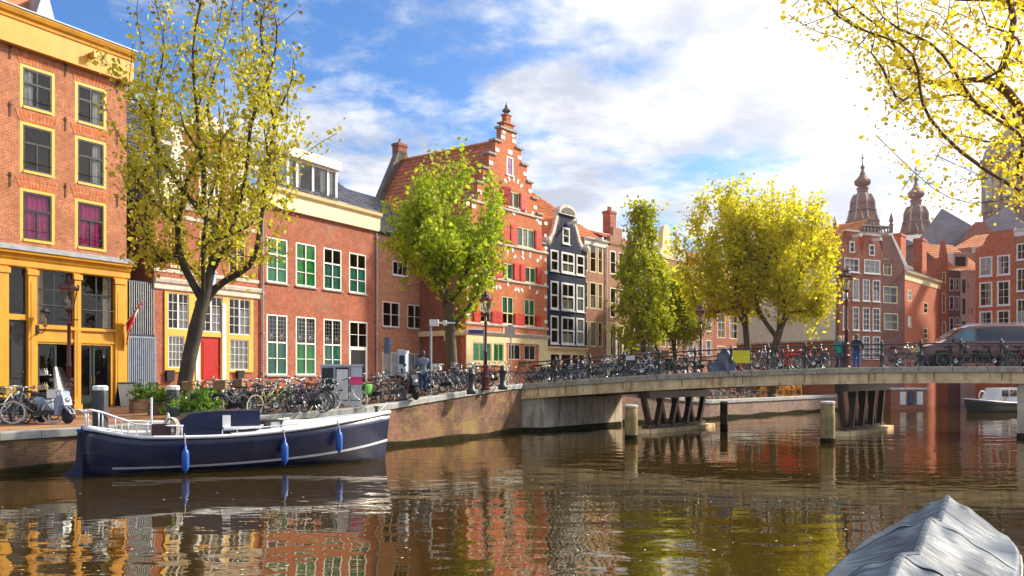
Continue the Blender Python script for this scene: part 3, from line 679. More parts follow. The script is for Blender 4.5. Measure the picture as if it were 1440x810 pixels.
def house_reddoor():
    F = Fac(*LA, 217); h = F.root('canal_house', 'brick gabled house with red front door and pale yellow window frames behind the leafy tree')
    W = F.u(363); zf = gz(*F.P(290).xy)+.05
    zb = F.z(230, 406); zt = F.z(230, 292)
    holes = []; lowers = [('tl', (235, 264.5, 411, 462)), ('tm', (280, 312, 415, 466)), ('tr', (321, 351, 419, 470)), ('bl', (235.5, 258, 472, 517)), ('br', (322, 348.5, 477, 520))]
    L = {k: F.rect(*q) for k, q in lowers}
    door = (F.u(281), F.u(309.5), zf, F.z(281, 473))
    ups = [F.rect(240, 262, 316, 374), F.rect(281, 303, 322, 378), F.rect(322, 346, 330, 384)]
    zz = (ups[0][2], ups[0][3]); ups = [(a, b, zz[0], zz[1]) for a, b, c, d in ups]
    tops = [(a, b, zz[0]+3.2, zz[1]+3.0) for a, b, c, d in ups]
    uc = W/2
    neck = (uc-1.5, uc+1.5, zt+.4, zt+3.9); gw = (uc-.6, uc+.6, zt+.9, zt+2.7)
    wall_part(h, 'wall', [(0, W, zb, zt+.4), neck], ups+tops+[gw], B_RED)
    shell(h, 0, W, .8, zt+.3, B_SIDE, 9)
    wall_part(h, 'brick_plinth', [(0, W, .8, zb)], list(L.values())+[door], B_RED, th=.28)
    # yellow timber front between brick piers
    ua, ub = F.u(230.5), F.u(355); zbot = min(L['bl'][2], L['br'][2])
    t = MB()
    for k, q in L.items(): pass
    wall_part(h, 'timber_front', [(ua, ub, zbot-.12, zb-.1), (door[0]-.55, door[1]+.5, zf-.02, zbot)], list(L.values())+[door], M_YPALE, th=.06, y0=-.062)
    for x in (276.5, 313.5):
        m = MB(); u = F.u(x); m.box(u-.11, u+.11, -.1, -.06, zf+.05, zb-.4); m.build('pilaster', M_WHITE, h)
    for k, q in L.items():
        small = k[0] == 'b'
        window(h, q, M_WHITE, 4, 4, .05, .022, y=-.03, mull=0 if small else .08, curtain=[(M_CURT, .02, .98, 0, 1, .03)] if small else [(M_CURT, .55, .98, 0, .7, .03)], panes=True)
    d = MB(); w, hh = door[1]-door[0], door[3]-door[2]; d.box(0, w, 0, .07, 0, hh); d.box(.14, w-.14, -.018, 0, hh*.28, hh*.93); d.box(.2, w-.2, -.03, -.017, hh*.30, hh*.91); d.box(.14, w-.14, -.018, 0, hh*.06, hh*.2)
    o = d.build('door', M_DOORRED, h); o.location = (door[0], .02, door[2])
    k = MB(); k.lathe([(0, 0), (.04, .01), (.045, .04), (0, .06)], 8, (w-.12, -.06, hh*.48)); k.box(w*.3, w*.7, -.03, -.018, hh*.245, hh*.27); k.build('handle', M_BRASS, o)
    s = MB(); s.box(door[0]-.3, door[1]+.3, -.5, .2, zf-.4, zf+.0); s.build('doorstep', M_STONE, h)
    moulding(h, 'stone_band', -.06, W+.06, [(.04, zb-.05), (.08, zb), (.08, zb+.2), (.16, zb+.28), (.2, zb+.42), (.2, zb+.48)], M_SAND, .0)
    pl = MB(); pl.box(F.u(292), F.u(303), -.05, .0, zb+.5, zb+1.25); pl.build('plaque', M_BLUEP, h)
    for q in ups+tops:
        window(h, q, M_YPALE if q in ups else M_WHITE, 2, 4, .08, .03, y=.03, mull=.07, sill=M_SAND)
    window(h, gw, M_WHITE, 2, 3, .08, .03, y=.03, sill=M_SAND)
    for z in (zz[0]-.3, zz[1]+.35, zz[1]+3.5): moulding(h, 'stone_band', -.03, W+.03, [(.03, z), (.05, z+.16)], M_SAND, .0)
    moulding(h, 'stone_band', -.1, W+.1, [(.04, zt+.1), (.12, zt+.3), (.16, zt+.42)], M_SAND, .0)
    for s in (-1, 1):                                  # scrolled white neck pieces
        p = [(0, 0), (1.55, 0), (1.6, .25), (1.3, .45), (1.05, .9), (.8, 1.6), (.62, 2.5), (.55, 3.2), (.7, 3.6), (.5, 3.9), (0, 3.9)]
        m = MB(); m.prism([(uc+s*(1.5+a), zt+.45+b*.85) for a, b in (p if s > 0 else p[::-1])], -.03, .3); m.build('volute', M_SAND, h)
    m = MB(); m.prism([(uc-1.7, zt+3.9), (uc+1.7, zt+3.9), (uc+1.3, zt+4.2), (uc+.6, zt+4.6), (uc, zt+4.75), (uc-.6, zt+4.6), (uc-1.3, zt+4.2)], -.12, .3); m.build('pediment', M_SAND, h)
    zr = zt+3.8
    tiled(h, 'roof_tiles', (0, .3, zt+.35), (0, 9, zt+.35), (uc, 9, zr), (uc, .3, zr), T_SLATE)
    tiled(h, 'roof_tiles', (W, 9, zt+.35), (W, .3, zt+.35), (uc, .3, zr), (uc, 9, zr), T_SLATE)
    for x in (237, 336):                               # letter boxes
        m = MB(); u = F.u(x); m.box(u-.2, u+.2, -.16, .0, zf+.75, zf+1.2); m.box(u-.22, u+.22, -.18, .0, zf+1.2, zf+1.25); m.build('letter_box', M_BLACKP, h)
    return h
M_DOORRED = plain('red door paint', (.42, .012, .008), .35, .12, 2)
M_BLUEP = plain('pale blue enamel', (.35, .50, .75), .4, .3, 12)
house_reddoor()
def house_red():
    F = Fac(*LA, 364); h = F.root('canal_house', 'wide dark red brick house with cream cornice and long white dormer')
    W = F.u(529.5); zt = 11.1; zf = gz(*F.P(450).xy)
    xs = [(375, 404.5), (416, 444.5), (455, 480.5), (491, 515)]
    zu = (F.z(375, 396), F.z(375, 332)); zl = (F.z(375, 527.5), F.z(375, 441))
    U = [(F.u(a), F.u(b), *zu) for a, b in xs]; Lw = [(F.u(a), F.u(b), *zl) for a, b in xs[:3]]
    dr = (F.u(491), F.u(517), zf+.1, zl[1])
    wall_part(h, 'wall', [(0, W, .8, zt+.5)], U+Lw+[dr], B_RED); shell(h, 0, W, .8, zt+.9, B_SIDE, 8)
    cu = [M_BLIND_G, M_BLIND_G, M_BLIND_T, M_BLIND_T]; cl = [M_BLIND_T, M_BLIND_G, M_BLIND_T]
    for i, q in enumerate(U):
        window(h, q, M_WHITE, 2, 2, .09, .04, y=.01, mull=.07, transom=.63, top_rows=1, sill=M_STONE, curtain=[(cu[i], .02, .98, 0, .98 if i < 2 else .6, .03)])
        arch_lintel(h, q, B_RED, hh=.3, out=.004)
    for i, q in enumerate(Lw):
        o = window(h, q, M_WHITE, 4 if False else 2, 2, .09, .04, y=.01, mull=.07, transom=.54, top_rows=1, sill=M_STONE, curtain=[(cl[i], .02, .98, 0, .54, .03)])
        w, hh = q[1]-q[0], q[3]-q[2]; b = MB()
        for k in range(1, 6): b.box(.09, w-.09, .03, .05, hh*(.57+.40*k/6)-.011, hh*(.57+.40*k/6)+.011)
        for bx in (.25, .75):
            for dx in (-.075, .075): b.box(w*(bx+dx)-.011, w*(bx+dx)+.011, .031, .049, hh*.57, hh*.97)
        b.build('glazing_bar', M_WHITE, o)
        for bx in (.26, .74):
            s = MB(); s.box(w*bx-.1, w*bx+.1, .06, .07, hh*.6, hh*.6+.24); s.box(w*bx-.075, w*bx+.075, .052, .062, hh*.6+.03, hh*.6+.14); st = s.build('sticker', [M_WHITE, M_REDP], o)
            st.data.polygons.foreach_set('material_index', [0]*6+[1]*6)
    a, b, c, d = dr; w, hh = b-a, d-c; zt_ = .56*hh
    o = window(h, (a, b, c+zt_, d), M_WHITE, 2, 2, .1, .03, y=.01, mull=.06)
    f = MB(); f.box(0, .16, 0, .12, 0, zt_); f.box(w-.16, w, 0, .12, 0, zt_); f.box(.16, w-.16, 0, .12, zt_-.1, zt_); f.build('door_frame', M_WHITE, h).location = (a, .01, c)
    g = MB(); g.box(.16, w-.16, .05, .1, 0, zt_-.1)
    for z0, z1 in ((.1, .42), (.5, .9)): g.box(.28, w-.28, .03, .05, zt_*z0, zt_*z1)
    do = g.build('door', M_BLACKP, h); do.location = (a, .01, c); k = MB(); k.lathe([(0, 0), (.04, .01), (.04, .04), (0, .06)], 8, (w-.3, -.02, 1.0)); k.build('handle', M_BRASS, do)
    s = MB(); s.box(a-.2, b+.2, -.9, .1, zf-.6, zf+.1); s.box(a-.2, b+.2, -1.25, -.9, zf-.6, zf-.08); s.build('doorstep', M_STONE, h)
    moulding(h, 'cornice', -.08, W+.1, [(.04, zt), (.10, zt+.03), (.10, zt+.14), (.05, zt+.18), (.05, zt+.62), (.12, zt+.66), (.2, zt+.8), (.36, zt+.88), (.40, zt+1.02), (.42, zt+1.06)], M_CREAM, -.2)
    m = MB(); m.box(-.06, W+.08, -.13, -.045, zt-.02, zt+.16); m.build('white_band', M_WHITE, h)
    zr = zt+4.3
    tiled(h, 'roof_tiles', (0, -.2, zt+1.1), (W, -.2, zt+1.1), (W, 4.6, zr), (0, 4.6, zr), T_SLATE, .27, .36)
    r = MB(); r.tube([(-.1, 4.6, zr+.04), (W+.1, 4.6, zr+.04)], .13, 8); r.build('ridge_tiles', T_SLATE, h)
    chimney(h, W-.5, 4.7, zr-.5, zr+.5, B_SIDE, .7, .6, 0)
    # dormer with four lights
    ua, ub = F.u(412), F.u(480); z0, z1 = zt+1.15, zt+2.95; y0 = .35
    d = MB(); d.box(ua, ub, y0, y0+.12, z0-.1, z0+.12); d.box(ua, ub, y0, y0+.12, z1-.1, z1+.02)
    xs_ = [0, .18, .50, .82, 1.0]
    for f_ in xs_: u = ua+(ub-ua)*f_; d.box(u-.08, u+.08, y0, y0+.12, z0+.12, z1-.1)
    d.box(ua-.15, ub+.15, y0-.25, y0+3.6, z1+.02, z1+.5); d.add([(ua, y0+.1, z0), (ua, y0+3.2, z1), (ua, y0+.1, z1)], [(0, 1, 2)]); d.add([(ub, y0+.1, z0), (ub, y0+3.2, z1), (ub, y0+.1, z1)], [(0, 2, 1)])
    o = d.build('dormer', M_WHITE, h)
    for i in range(4):
        a_, b_ = ua+(ub-ua)*xs_[i]+.08, ua+(ub-ua)*xs_[i+1]-.08
        p = MB(); p.quad((a_, y0+.06, z0+.12), (b_, y0+.06, z0+.12), (b_, y0+.06, z1-.1), (a_, y0+.06, z1-.1)); p.build('pane', GLASS, o)
        c = curtain_mesh((b_-a_)*(.9 if i in (0, 3) else .3), z1-z0-.25, M_CURT, .04); link('curtain', c, o, (a_+.02 if i != 2 else b_-(b_-a_)*.32, y0+.2, z0+.12))
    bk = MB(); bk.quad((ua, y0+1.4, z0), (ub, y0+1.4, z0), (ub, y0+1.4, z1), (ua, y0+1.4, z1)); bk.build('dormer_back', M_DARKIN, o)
    pipe(h, F.u(368), zf, zt-.1); pipe(h, W-.08, zf, zt-.1)
    return h
house_red()
def house_salmon():
    F = Fac(*LA, 530); h = F.root('canal_house', 'low salmon brick house with four small white windows between red house and stepped gable')
    W = F.u(605.5); zt = F.z(531, 326); zf = gz(*F.P(570).xy)
    q1 = F.rect(538, 562, 423, 459); xs = [(538, 562), (573, 593.5)]
    U = [(F.u(a), F.u(b), q1[2], q1[3]) for a, b in xs]; g = F.rect(538, 562, 495, 532); Lw = [(F.u(a), F.u(b), g[2], g[3]) for a, b in xs]
    T = [(F.u(552), F.u(574), F.z(552, 386), F.z(552, 366))]
    wall_part(h, 'wall', [(0, W, .8, zt)], U+Lw+T, B_PINK); shell(h, 0, W, .8, zt+.2, B_SIDE, 8)
    for q in U: window(h, q, M_WHITE, 2, 2, .08, .035, y=.01, mull=.08, sill=M_STONE)
    for q in Lw: window(h, q, M_WHITE, 2, 2, .08, .035, y=.01, mull=.08, sill=M_STONE, curtain=[(M_CURT, .03, .97, 0, 1, .04)])
    for q in T: window(h, q, M_WHITE, 3, 1, .08, .035, y=.01, sill=M_WHITE)
    for q in U+Lw: arch_lintel(h, q, B_PINK, hh=.25, out=.004)
    moulding(h, 'gutter', -.02, W, [(.03, zt-.12), (.2, zt-.02), (.22, zt+.1)], M_DGREY, 0)
    tiled(h, 'roof_tiles', (0, 0, zt+.1), (W, 0, zt+.1), (W, 4.2, zt+3.4), (0, 4.2, zt+3.4), T_SLATE, .27, .36)
    pipe(h, F.u(599), zf, zt, mat=M_DGREY, r=.025)
    # surveillance camera and wall lantern on the corner
    m = MB(); m.tube([(W-.3, -.02, 5.6), (W-.3, -.25, 5.6)], .02, 6); m.lathe([(.0, 0), (.1, .02), (.13, .1), (.13, .18), (.0, .26)], 10, (W-.3, -.3, 5.42)); m.build('dome_camera', M_WHITE, h)
    n = MB(); n.box(F.u(534), F.u(534)+.08, -.75, -.1, F.z(534, 490)+.02, F.z(534, 490)+.07); n.box(F.u(534)-.03, F.u(534)+.11, -.75, -.35, F.z(534, 490)-.3, F.z(534, 490)+.65); n.build('hanging_sign', M_BLUESIGN, h)
M_BLUESIGN = plain('dull blue sign', (.12, .2, .34), .4, .1, 3)
house_salmon()
# ------------------------------------------------------------------ stepped gable and its row
LG = (.733, 40.9)
def shutter(h, u0, u1, z0, z1, fold=0.0, y=-.05):
    m = MB(); w = u1-u0; hh = z1-z0; m.box(0, w, -.045, 0, 0, hh)
    for a, b in ((.06, .46), (.54, .94)): m.box(w*.12, w*.88, -.062, -.044, hh*a, hh*b)
    for a in (.15, .85): m.box(w*.02, w*.98, -.07, -.045, hh*a-.02, hh*a+.02)
    o = m.build('shutter', M_REDP, h); o.location = (u0, y, z0)
    if fold: o.rotation_euler = (0, 0, fold)
    return o
def stone_blocks(h, pts, s=.24, mat=None):
    for u, z, w, hh in pts:
        m = MB(); m.box(u-w/2, u+w/2, -.02, .02, z-hh/2, z+hh/2); m.build('stone_block', mat or M_WHITE, h)
def house_stepped():
    F = Fac(*LG, 655); h = F.root('stepped_gable_house', 'tall orange brick house with stepped gable, pinnacle and red shutters')
    W = F.u(769.5); zf = 1.2
    Z = lambda x, y: F.z(x, y)
    uc = F.u(715); U = F.u
    steps = [(725.5, 188), (733, 211), (741, 234), (748, 258), (755, 281), (761.5, 303), (769.5, 345)]
    rects = []; zprev = None; lv = []
    for x, y in steps: lv.append((U(x)-uc, Z(x, y)))
    lv[-1] = (W-uc, lv[-1][1])
    for i, (hw, z) in enumerate(lv):
        z0 = lv[i+1][1] if i+1 < len(lv) else .8
        rects.append((max(0, uc-hw), min(W, uc+hw), z0, z))
    rects = [(a if i < len(rects)-1 else 0, b, c, d) for i, (a, b, c, d) in enumerate(rects)]
    def rc(x0, x1, yt, yb): return F.rect(x0, x1, yt, yb)
    g1, g2 = rc(664, 690.5, 481, 508), rc(693, 707.5, 481, 507); gz_ = (g1[2], g1[3])
    G = [(*g1[:2], *gz_), (*g2[:2], *gz_), (U(715), U(732), gz_[0]+.15, gz_[1]), (U(737), U(753), gz_[0]+.15, gz_[1])]
    l1 = rc(675, 690, 412, 453); L1 = [(U(a), U(b), l1[2], l1[3]) for a, b in ((675, 690), (706, 722), (737, 752))]
    l2 = rc(706, 721, 368.5, 391.6); L2 = [(U(a), U(b), l2[2], l2[3]) for a, b in ((676, 691), (706, 721), (738, 753))]
    l3 = rc(727, 751, 318, 345.5); L3 = [(U(727), U(751), l3[2], l3[3]), (U(684), U(705), l3[2], l3[3])]
    l4 = rc(714, 730, 267, 290.5); L4 = [(l4[0], l4[1], l4[2], l4[3])]
    ld = rc(712.6, 721.5, 219, 246); LD = [ld]
    zg = gz_[1]+.75; zs1 = Z(654, 456)
    wall_part(h, 'wall', [(a, b, max(c, zg), d) for a, b, c, d in rects], L1+L2+L3+L4+LD, B_GABLE, th=.35)
    wall_part(h, 'ground_floor_wall', [(0, W, .8, zg)], G, B_GABLE, th=.35)
    wall_part(h, 'yellow_front', [(0, U(711), gz_[0]-.25, zg-.3), (U(711), W, gz_[1]+.05, zg-.3), (0, U(663), .9, gz_[0]-.24), (U(708), U(714), .9, gz_[0]-.24), (U(757), W, .9, gz_[1]+.06)], G[:2], M_CREAM, th=.05, y0=-.052)
    moulding(h, 'cornice', -.12, W+.08, [(.06, zg-.32), (.12, zg-.26), (.22, zg-.12), (.24, zg-.04)], M_SAND, .0)
    moulding(h, 'stone_band', -.08, W+.06, [(.03, zs1), (.10, zs1+.06), (.12, zs1+.18)], M_SAND, .0)
    zb2 = Z(692, 391)-.12; zb3 = l3[2]-.2
    for z in (zb2, zb3, l4[2]-.3): 
        hw = next((hw_ for hw_, zz in lv if zz > z+.2), W)
        a, b = (0, W) if z < lv[-1][1] else (max(0, uc-[q for q in lv if q[1] < z+99 and q[1] >= z][-1][0]), min(W, uc+[q for q in lv if q[1] >= z][-1][0]))
        moulding(h, 'stone_band', a-.04, b+.04, [(.03, z), (.09, z+.05), (.10, z+.16)], M_SAND, .0)
    for i, (hw, z) in enumerate(lv[:-1]):              # cap on every step
        nxt = lv[i-1][0] if i else 0
        for s in (-1, 1):
            a, b = uc+s*(nxt-.05 if i else 0), uc+s*(hw+.1)
            a, b = min(a, b), max(a, b)
            if i == 0 and s > 0: continue
            if i == 0: a, b = uc-hw-.1, uc+hw+.1
            m = MB(); m.box(max(a, -.1), min(b, W+.1), -.1, .45, z, z+.14); m.build('step_cap', M_STONE, h)
    for s in (1,): m = MB(); m.box(uc+lv[-2][0]-.05, W+.1, -.1, .45, lv[-1][1], lv[-1][1]+.14); m.build('step_cap', M_STONE, h)
    m = MB(); m.box(-.1, uc-lv[-2][0]+.05, -.1, .45, lv[-1][1], lv[-1][1]+.14); m.build('step_cap', M_STONE, h)
    for i, (hw, z) in enumerate(lv):                   # white quoins
        for s in (-1, 1):
            u = min(max(uc+s*(hw-.22), .22), W-.22); stone_blocks(h, [(u, z-.55, .4, .24)])
    for k in range(9): stone_blocks(h, [(W-.18-(k % 2)*.06, zs1+.6+k*.85, .34-(k % 2)*.1, .22), (.18+(k % 2)*.06, zs1+.6+k*.85, .34-(k % 2)*.1, .22)])
    # pinnacle
    zt = lv[0][1]+.14; hw = lv[0][0]
    p = MB(); p.box(uc-hw*.62, uc+hw*.62, -.05, .4, zt, zt+.26); p.box(uc-hw*.78, uc+hw*.78, -.12, .47, zt+.26, zt+.34); p.build('pinnacle', B_GABLE, h)
    zp = zt+.34; p = MB(); p.box(uc-.24, uc+.24, -.02, .36, zp, zp+.5); p.box(uc-.32, uc+.32, -.06, .4, zp+.5, zp+.58); p.build('pinnacle', B_GABLE, h)
    p = MB(); p.lathe([(q*.62, e*.52) for q, e in [(.30, 0), (.34, .06), (.16, .14), (.24, .28), (.42, .42), (.46, .52), (.36, .66), (.2, .86), (.12, 1.05), (.17, 1.1), (.06, 1.3), (.02, 1.62)]], 12, (uc, .17, zp+.58)); p.build('finial', M_DSTONE, h)
    stone_blocks(h, [(uc-.5, zt-.35, .3, .2), (uc+.5, zt-.35, .3, .2), (uc, zp+.25, .3, .16)])
    # windows
    for i, q in enumerate(G): window(h, q, M_CREAM, 3 if i == 0 else 2, 1, .07, .05, y=-.03 if i < 2 else .02, curtain=[(M_BLIND_G if i < 2 else M_NAVYC, .02, .98, 0, 1, .03)])
    for q in L1:
        window(h, q, M_CREAM, 2, 1, .08, .04, y=.02, mull=.09, transom=.40, sill=M_SAND, curtain=[(M_BLIND_T, .03, .97, .42, .97, .01)])
    for q in L2: window(h, q, M_CREAM, 2, 1, .08, .04, y=.02, mull=.09, sill=M_SAND, curtain=[(M_BLIND_T, .03, .97, .02, .97, .01)])
    for q in L3: window(h, q, M_CREAM, 3, 1, .08, .1, y=.02, sill=M_SAND, curtain=[(M_BLIND_T, .03, .3, .02, .97, .01), (M_BLIND_T, .66, .97, .02, .97, .01), (M_CURT, .34, .62, .02, .9, .02)])
    for q in L4: window(h, q, M_CREAM, 2, 1, .08, .08, y=.02, sill=M_SAND, curtain=[(M_BLIND_T, .4, .7, .02, .97, .01)])
    d = MB(); a, b, c, e = ld; w, hh = b-a, e-c; d.box(.1, w-.1, 0, .06, .08, hh-.1); d.box(w*.35, w*.65, -.02, 0, hh*.45, hh*.7)
    o = d.build('loft_door', M_PURPLE, h); o.location = (a, .02, c)
    f = MB(); f.box(-.02, .1, -.03, .08, 0, hh); f.box(w-.1, w+.02, -.03, .08, 0, hh); f.box(.1, w-.1, -.03, .08, hh-.1, hh+.02); f.box(-.1, w+.1, -.08, .08, -.02, .08); f.build('door_frame', M_WHITE, h).location = (a, .02, c)
    stone_blocks(h, [((a+b)/2, e+.3, .5, .28)])
    for a, b, c, e in L1:                              # lower half shutters stand open beside each window
        for s0, s1 in ((b+.04, b+.70), (a-.70, a-.04)):
            if s0 > -.1 and s1 < W+.02: shutter(h, s0, s1, c-.02, c+(e-c)*.42)
    for a, b, c, e in L2:
        for s0, s1 in ((b+.04, b+.62), (a-.62, a-.04)):
            if s0 > 0 and s1 < W: shutter(h, s0, s1, c-.05, e+.08)
    a, b, c, e = L3[0]; shutter(h, a-.8, a-.04, c, e+.05); shutter(h, b+.04, min(b+.8, W-.03), c, e+.05)
    a, b, c, e = L3[1]; shutter(h, b+.04, b+.8, c, e+.05); shutter(h, max(a-.8, .02), a-.04, c, e+.05)
    a, b, c, e = L4[0]; shutter(h, a-.75, a-.04, c, e+.1, -.35); shutter(h, b+.04, b+.7, c, e+.05)
    for q, n in [(x, 5) for x in L3[:1]+L4]+[(x, 3) for x in L1+L2]:      # white voussoir stones round the relieving arches
        a, b, c, e = q; mu, rad = (a+b)/2, (b-a)*.75
        for k in range(n):
            t = math.pi*(.2+.6*k/(n-1)); m = MB(); M = Matrix.Translation((mu+rad*math.cos(t)*1.15, 0, e+.12+rad*math.sin(t)*.75)) @ Matrix.Rotation(math.pi/2-t, 4, 'Y')
            m.box(-.09, .09, -.02, .02, -.16, .16, M=M); m.build('stone_block', M_WHITE, h)
    ad = [(U(698), Z(698, 404)), (U(729), Z(729, 408)), (U(735), Z(735, 356)), (U(721), Z(721, 352)), (U(745), Z(745, 360)), (U(760), Z(760, 362))]
    for u, z in ad: m = MB(); m.prism([(u-.13, z), (u, z-.2), (u+.13, z), (u, z+.2)], -.02, .02); m.build('stone_diamond', M_WHITE, h)
    # red and white coat of arms tile
    u, z = U(711.5), (zs1+zg)/2+.06; m = MB(); m.box(u-.32, u+.32, -.03, .02, z-.36, z+.36); o = m.build('arms_tile', M_CREAM, h)
    m = MB(); m.prism([(u-.2, z-.26), (u-.08, z-.26), (u-.06, z-.08), (u+.06, z-.08), (u+.08, z-.26), (u+.2, z-.26), (u+.2, z+.16), (u+.14, z+.16), (u+.14, z+.24), (u+.06, z+.24), (u+.06, z+.16), (u-.06, z+.16), (u-.06, z+.24), (u-.14, z+.24), (u-.14, z+.16), (u-.2, z+.16)], -.042, -.028); m.build('red_castle', M_REDP, o)
    # side wall facing the side street, with yellow band and bracket
    ze = lv[-1][1]-1.2
    D = 9.5
    shell(h, 0, W, .8, ze, B_SIDE, D, .35)
    m = MB(); m.box(-.14, -.0, .05, D, zg-.35, zg-.02); m.build('side_band', M_CREAM, h)
    m = MB(); m.box(-.3, 0.0, 1.0, 1.5, zg-.65, zg-.36); m.build('bracket', M_CREAM, h)
    zr = lv[0][1]-.6
    tiled(h, 'roof_tiles', (-.25, D, ze-.05), (-.25, .35, ze-.05), (uc, .35, zr), (uc, D, zr), T_RED, .27, .36, .045)
    tiled(h, 'roof_tiles', (W+.25, .35, ze-.05), (W+.25, D, ze-.05), (uc, D, zr), (uc, .35, zr), T_RED, .27, .36, .045)
    m = MB(); m.prism([(0, ze), (W, ze), (uc, zr-.1)], D-.3, D); m.build('back_gable', B_SIDE, h)
    m = MB(); m.tube([(uc, .3, zr+.06), (uc, D+.1, zr+.06)], .14, 8); m.build('ridge_tiles', T_RED, h)
    # raised far gable end with chimney
    e1 = [(-.35, ze-.3), (uc-.3, zr+.25), (uc+.3, zr+.25), (W+.3, ze-.3)]
    m = MB(); m.prism([(-.35, ze-.5), (uc, zr+.1), (W+.3, ze-.5), (W+.3, ze+.0), (uc+.4, zr+.7), (uc-.4, zr+.7), (-.35, ze+.0)], D-.1, D+.35); m.build('gable_end', M_DSTONE, h)
    chimney(h, uc, D+.2, zr, zr+1.3, B_SIDE, .9, .6, 1)
    m = MB(); m.box(-.03, .0, 6.5, 7.3, 3.4, 4.1); m.build('house_sign', M_CREAM, h)
    return F, h, lv
M_DSTONE = plain('weathered dark stone', (.14, .12, .095), .8, .3, 4)
M_NAVYC = plain('dark blue curtain', (.02, .045, .08), .8, .3, 3)
M_PURPLE = plain('purple paint', (.22, .06, .25), .5, .12, 3)
house_stepped()
LB = (.775, 43.4)
def house_black():
    F = Fac(*LB, 770); h = F.root('neck_gable_house', 'narrow black neck gable house with white framed windows and white scrolls')
    U = F.u; W = U(824); zb = F.z(771, 487); zsh = F.z(771, 343)
    cols = [(U(771.8), U(781.8)), (U(785.6), U(802)), (U(804.6), U(814.5))]; k = W/(U(824)-U(770))
    cols = [((a-cols[0][0])*1.12+.35, (b-cols[0][0])*1.12+.35) for a, b in cols]
    zr = [(F.z(772, 483), F.z(772, 443)), (F.z(772, 434), F.z(772, 394)), (F.z(772, 380), F.z(772, 350))]
    H = [(a, b, *z) for z in zr for a, b in cols]
    na, nb = U(786), U(807); zn = F.z(786, 300)
    gw = (U(791), U(801), F.z(791, 342), F.z(791, 319))
    wall_part(h, 'wall', [(0, W, zb, zsh), (na, nb, zsh, zn)], H+[gw], B_BLACK)
    shell(h, 0, W, .8, zsh, B_BLACK, 10)
    for i, q in enumerate(H): window(h, q, M_WHITE, 1 if i % 3 != 1 else 2, 1, .15 if i % 3 == 1 else .13, .05, y=-.02, panes=True, mull=.05 if i % 3 == 1 else 0, transom=.5, top_rows=1, sill=M_WHITE, curtain=[(M_BEIGE, .1, .9, 0, .4, .04)] if i % 3 == 1 else [(M_CURT, .1, .9, 0, 1, .03)] if i in (2, 5) else None)
    window(h, gw, M_WHITE, 1, 2, .12, .05, y=-.02, sill=M_WHITE)
    for s, e0, en in ((-1, na, 0.0), (1, nb, W)):      # shoulders: concave black flank with white scroll edge
        wd = abs(en-e0); n = 9; P = []
        for i in range(n+1):
            t = i/n; P.append((e0+(en-e0)*t, zsh+(zn-zsh)*.92*(1-t)**2.2+.05))
        m = MB(); poly = [(e0, zsh)]+P+[(en, zsh)]
        m.prism(poly if s < 0 else poly[::-1], 0.0, .28); m.build('gable_flank', B_BLACK, h)
        b = MB()
        for (a0, z0), (a1, z1) in zip(P, P[1:]): b.beam((a0, .1, z0+.09), (a1, .1, z1+.09), .5, .2, up=(0, 1, 0))
        b.lathe([(.0, -.28), (.34, -.22), (.4, 0), (.34, .22), (.0, .28)], 10, (en-s*.0*wd, .12, zsh+.22)); b.build('scroll', M_SAND, h)
    m = MB(); n = 10; P = [(na-.2, zn)]+[((na+nb)/2-(nb-na+.3)/2*math.cos(math.pi*i/n), zn+.12+.62*math.sin(math.pi*i/n)) for i in range(n+1)]+[(nb+.2, zn)]
    m.prism(P[::-1], -.15, .32); m.build('pediment', M_SAND, h)
    m = MB(); m.prism([((na+nb)/2-(nb-na-.2)/2*math.cos(math.pi*i/n), zn+.12+.40*math.sin(math.pi*i/n)) for i in range(n+1)][::-1], -.19, -.14); m.build('pediment_panel', M_DSTONE, h)
    beam_hook(h, (na+nb)/2+.1, F.z(797, 316), M_WHITE, .9)
    # cream shop base
    ops = [(W*a, W*b, 1.3, zb-.55) for a, b in ((.07, .29), (.34, .58), (.63, .78), (.80, .94))]
    wall_part(h, 'shopfront', [(0, W, .8, zb)], ops, M_CREAM, y0=-.03)
    for q in ops: window(h, q, M_BLACKP, 1, 2, .06, .04, y=.05, curtain=None)
    moulding(h, 'shop_cornice', -.05, W+.05, [(.05, zb-.32), (.14, zb-.2), (.24, zb-.1), (.26, zb)], M_CREAM, .0)
    tiled(h, 'roof_tiles', (0, 10, zsh), (0, .28, zsh), (W/2, .28, zn), (W/2, 10, zn), T_ORANGE, .28, .38, .045)
    tiled(h, 'roof_tiles', (W, .28, zsh), (W, 10, zsh), (W/2, 10, zn), (W/2, .28, zn), T_ORANGE, .28, .38, .045)
    return F
house_black()
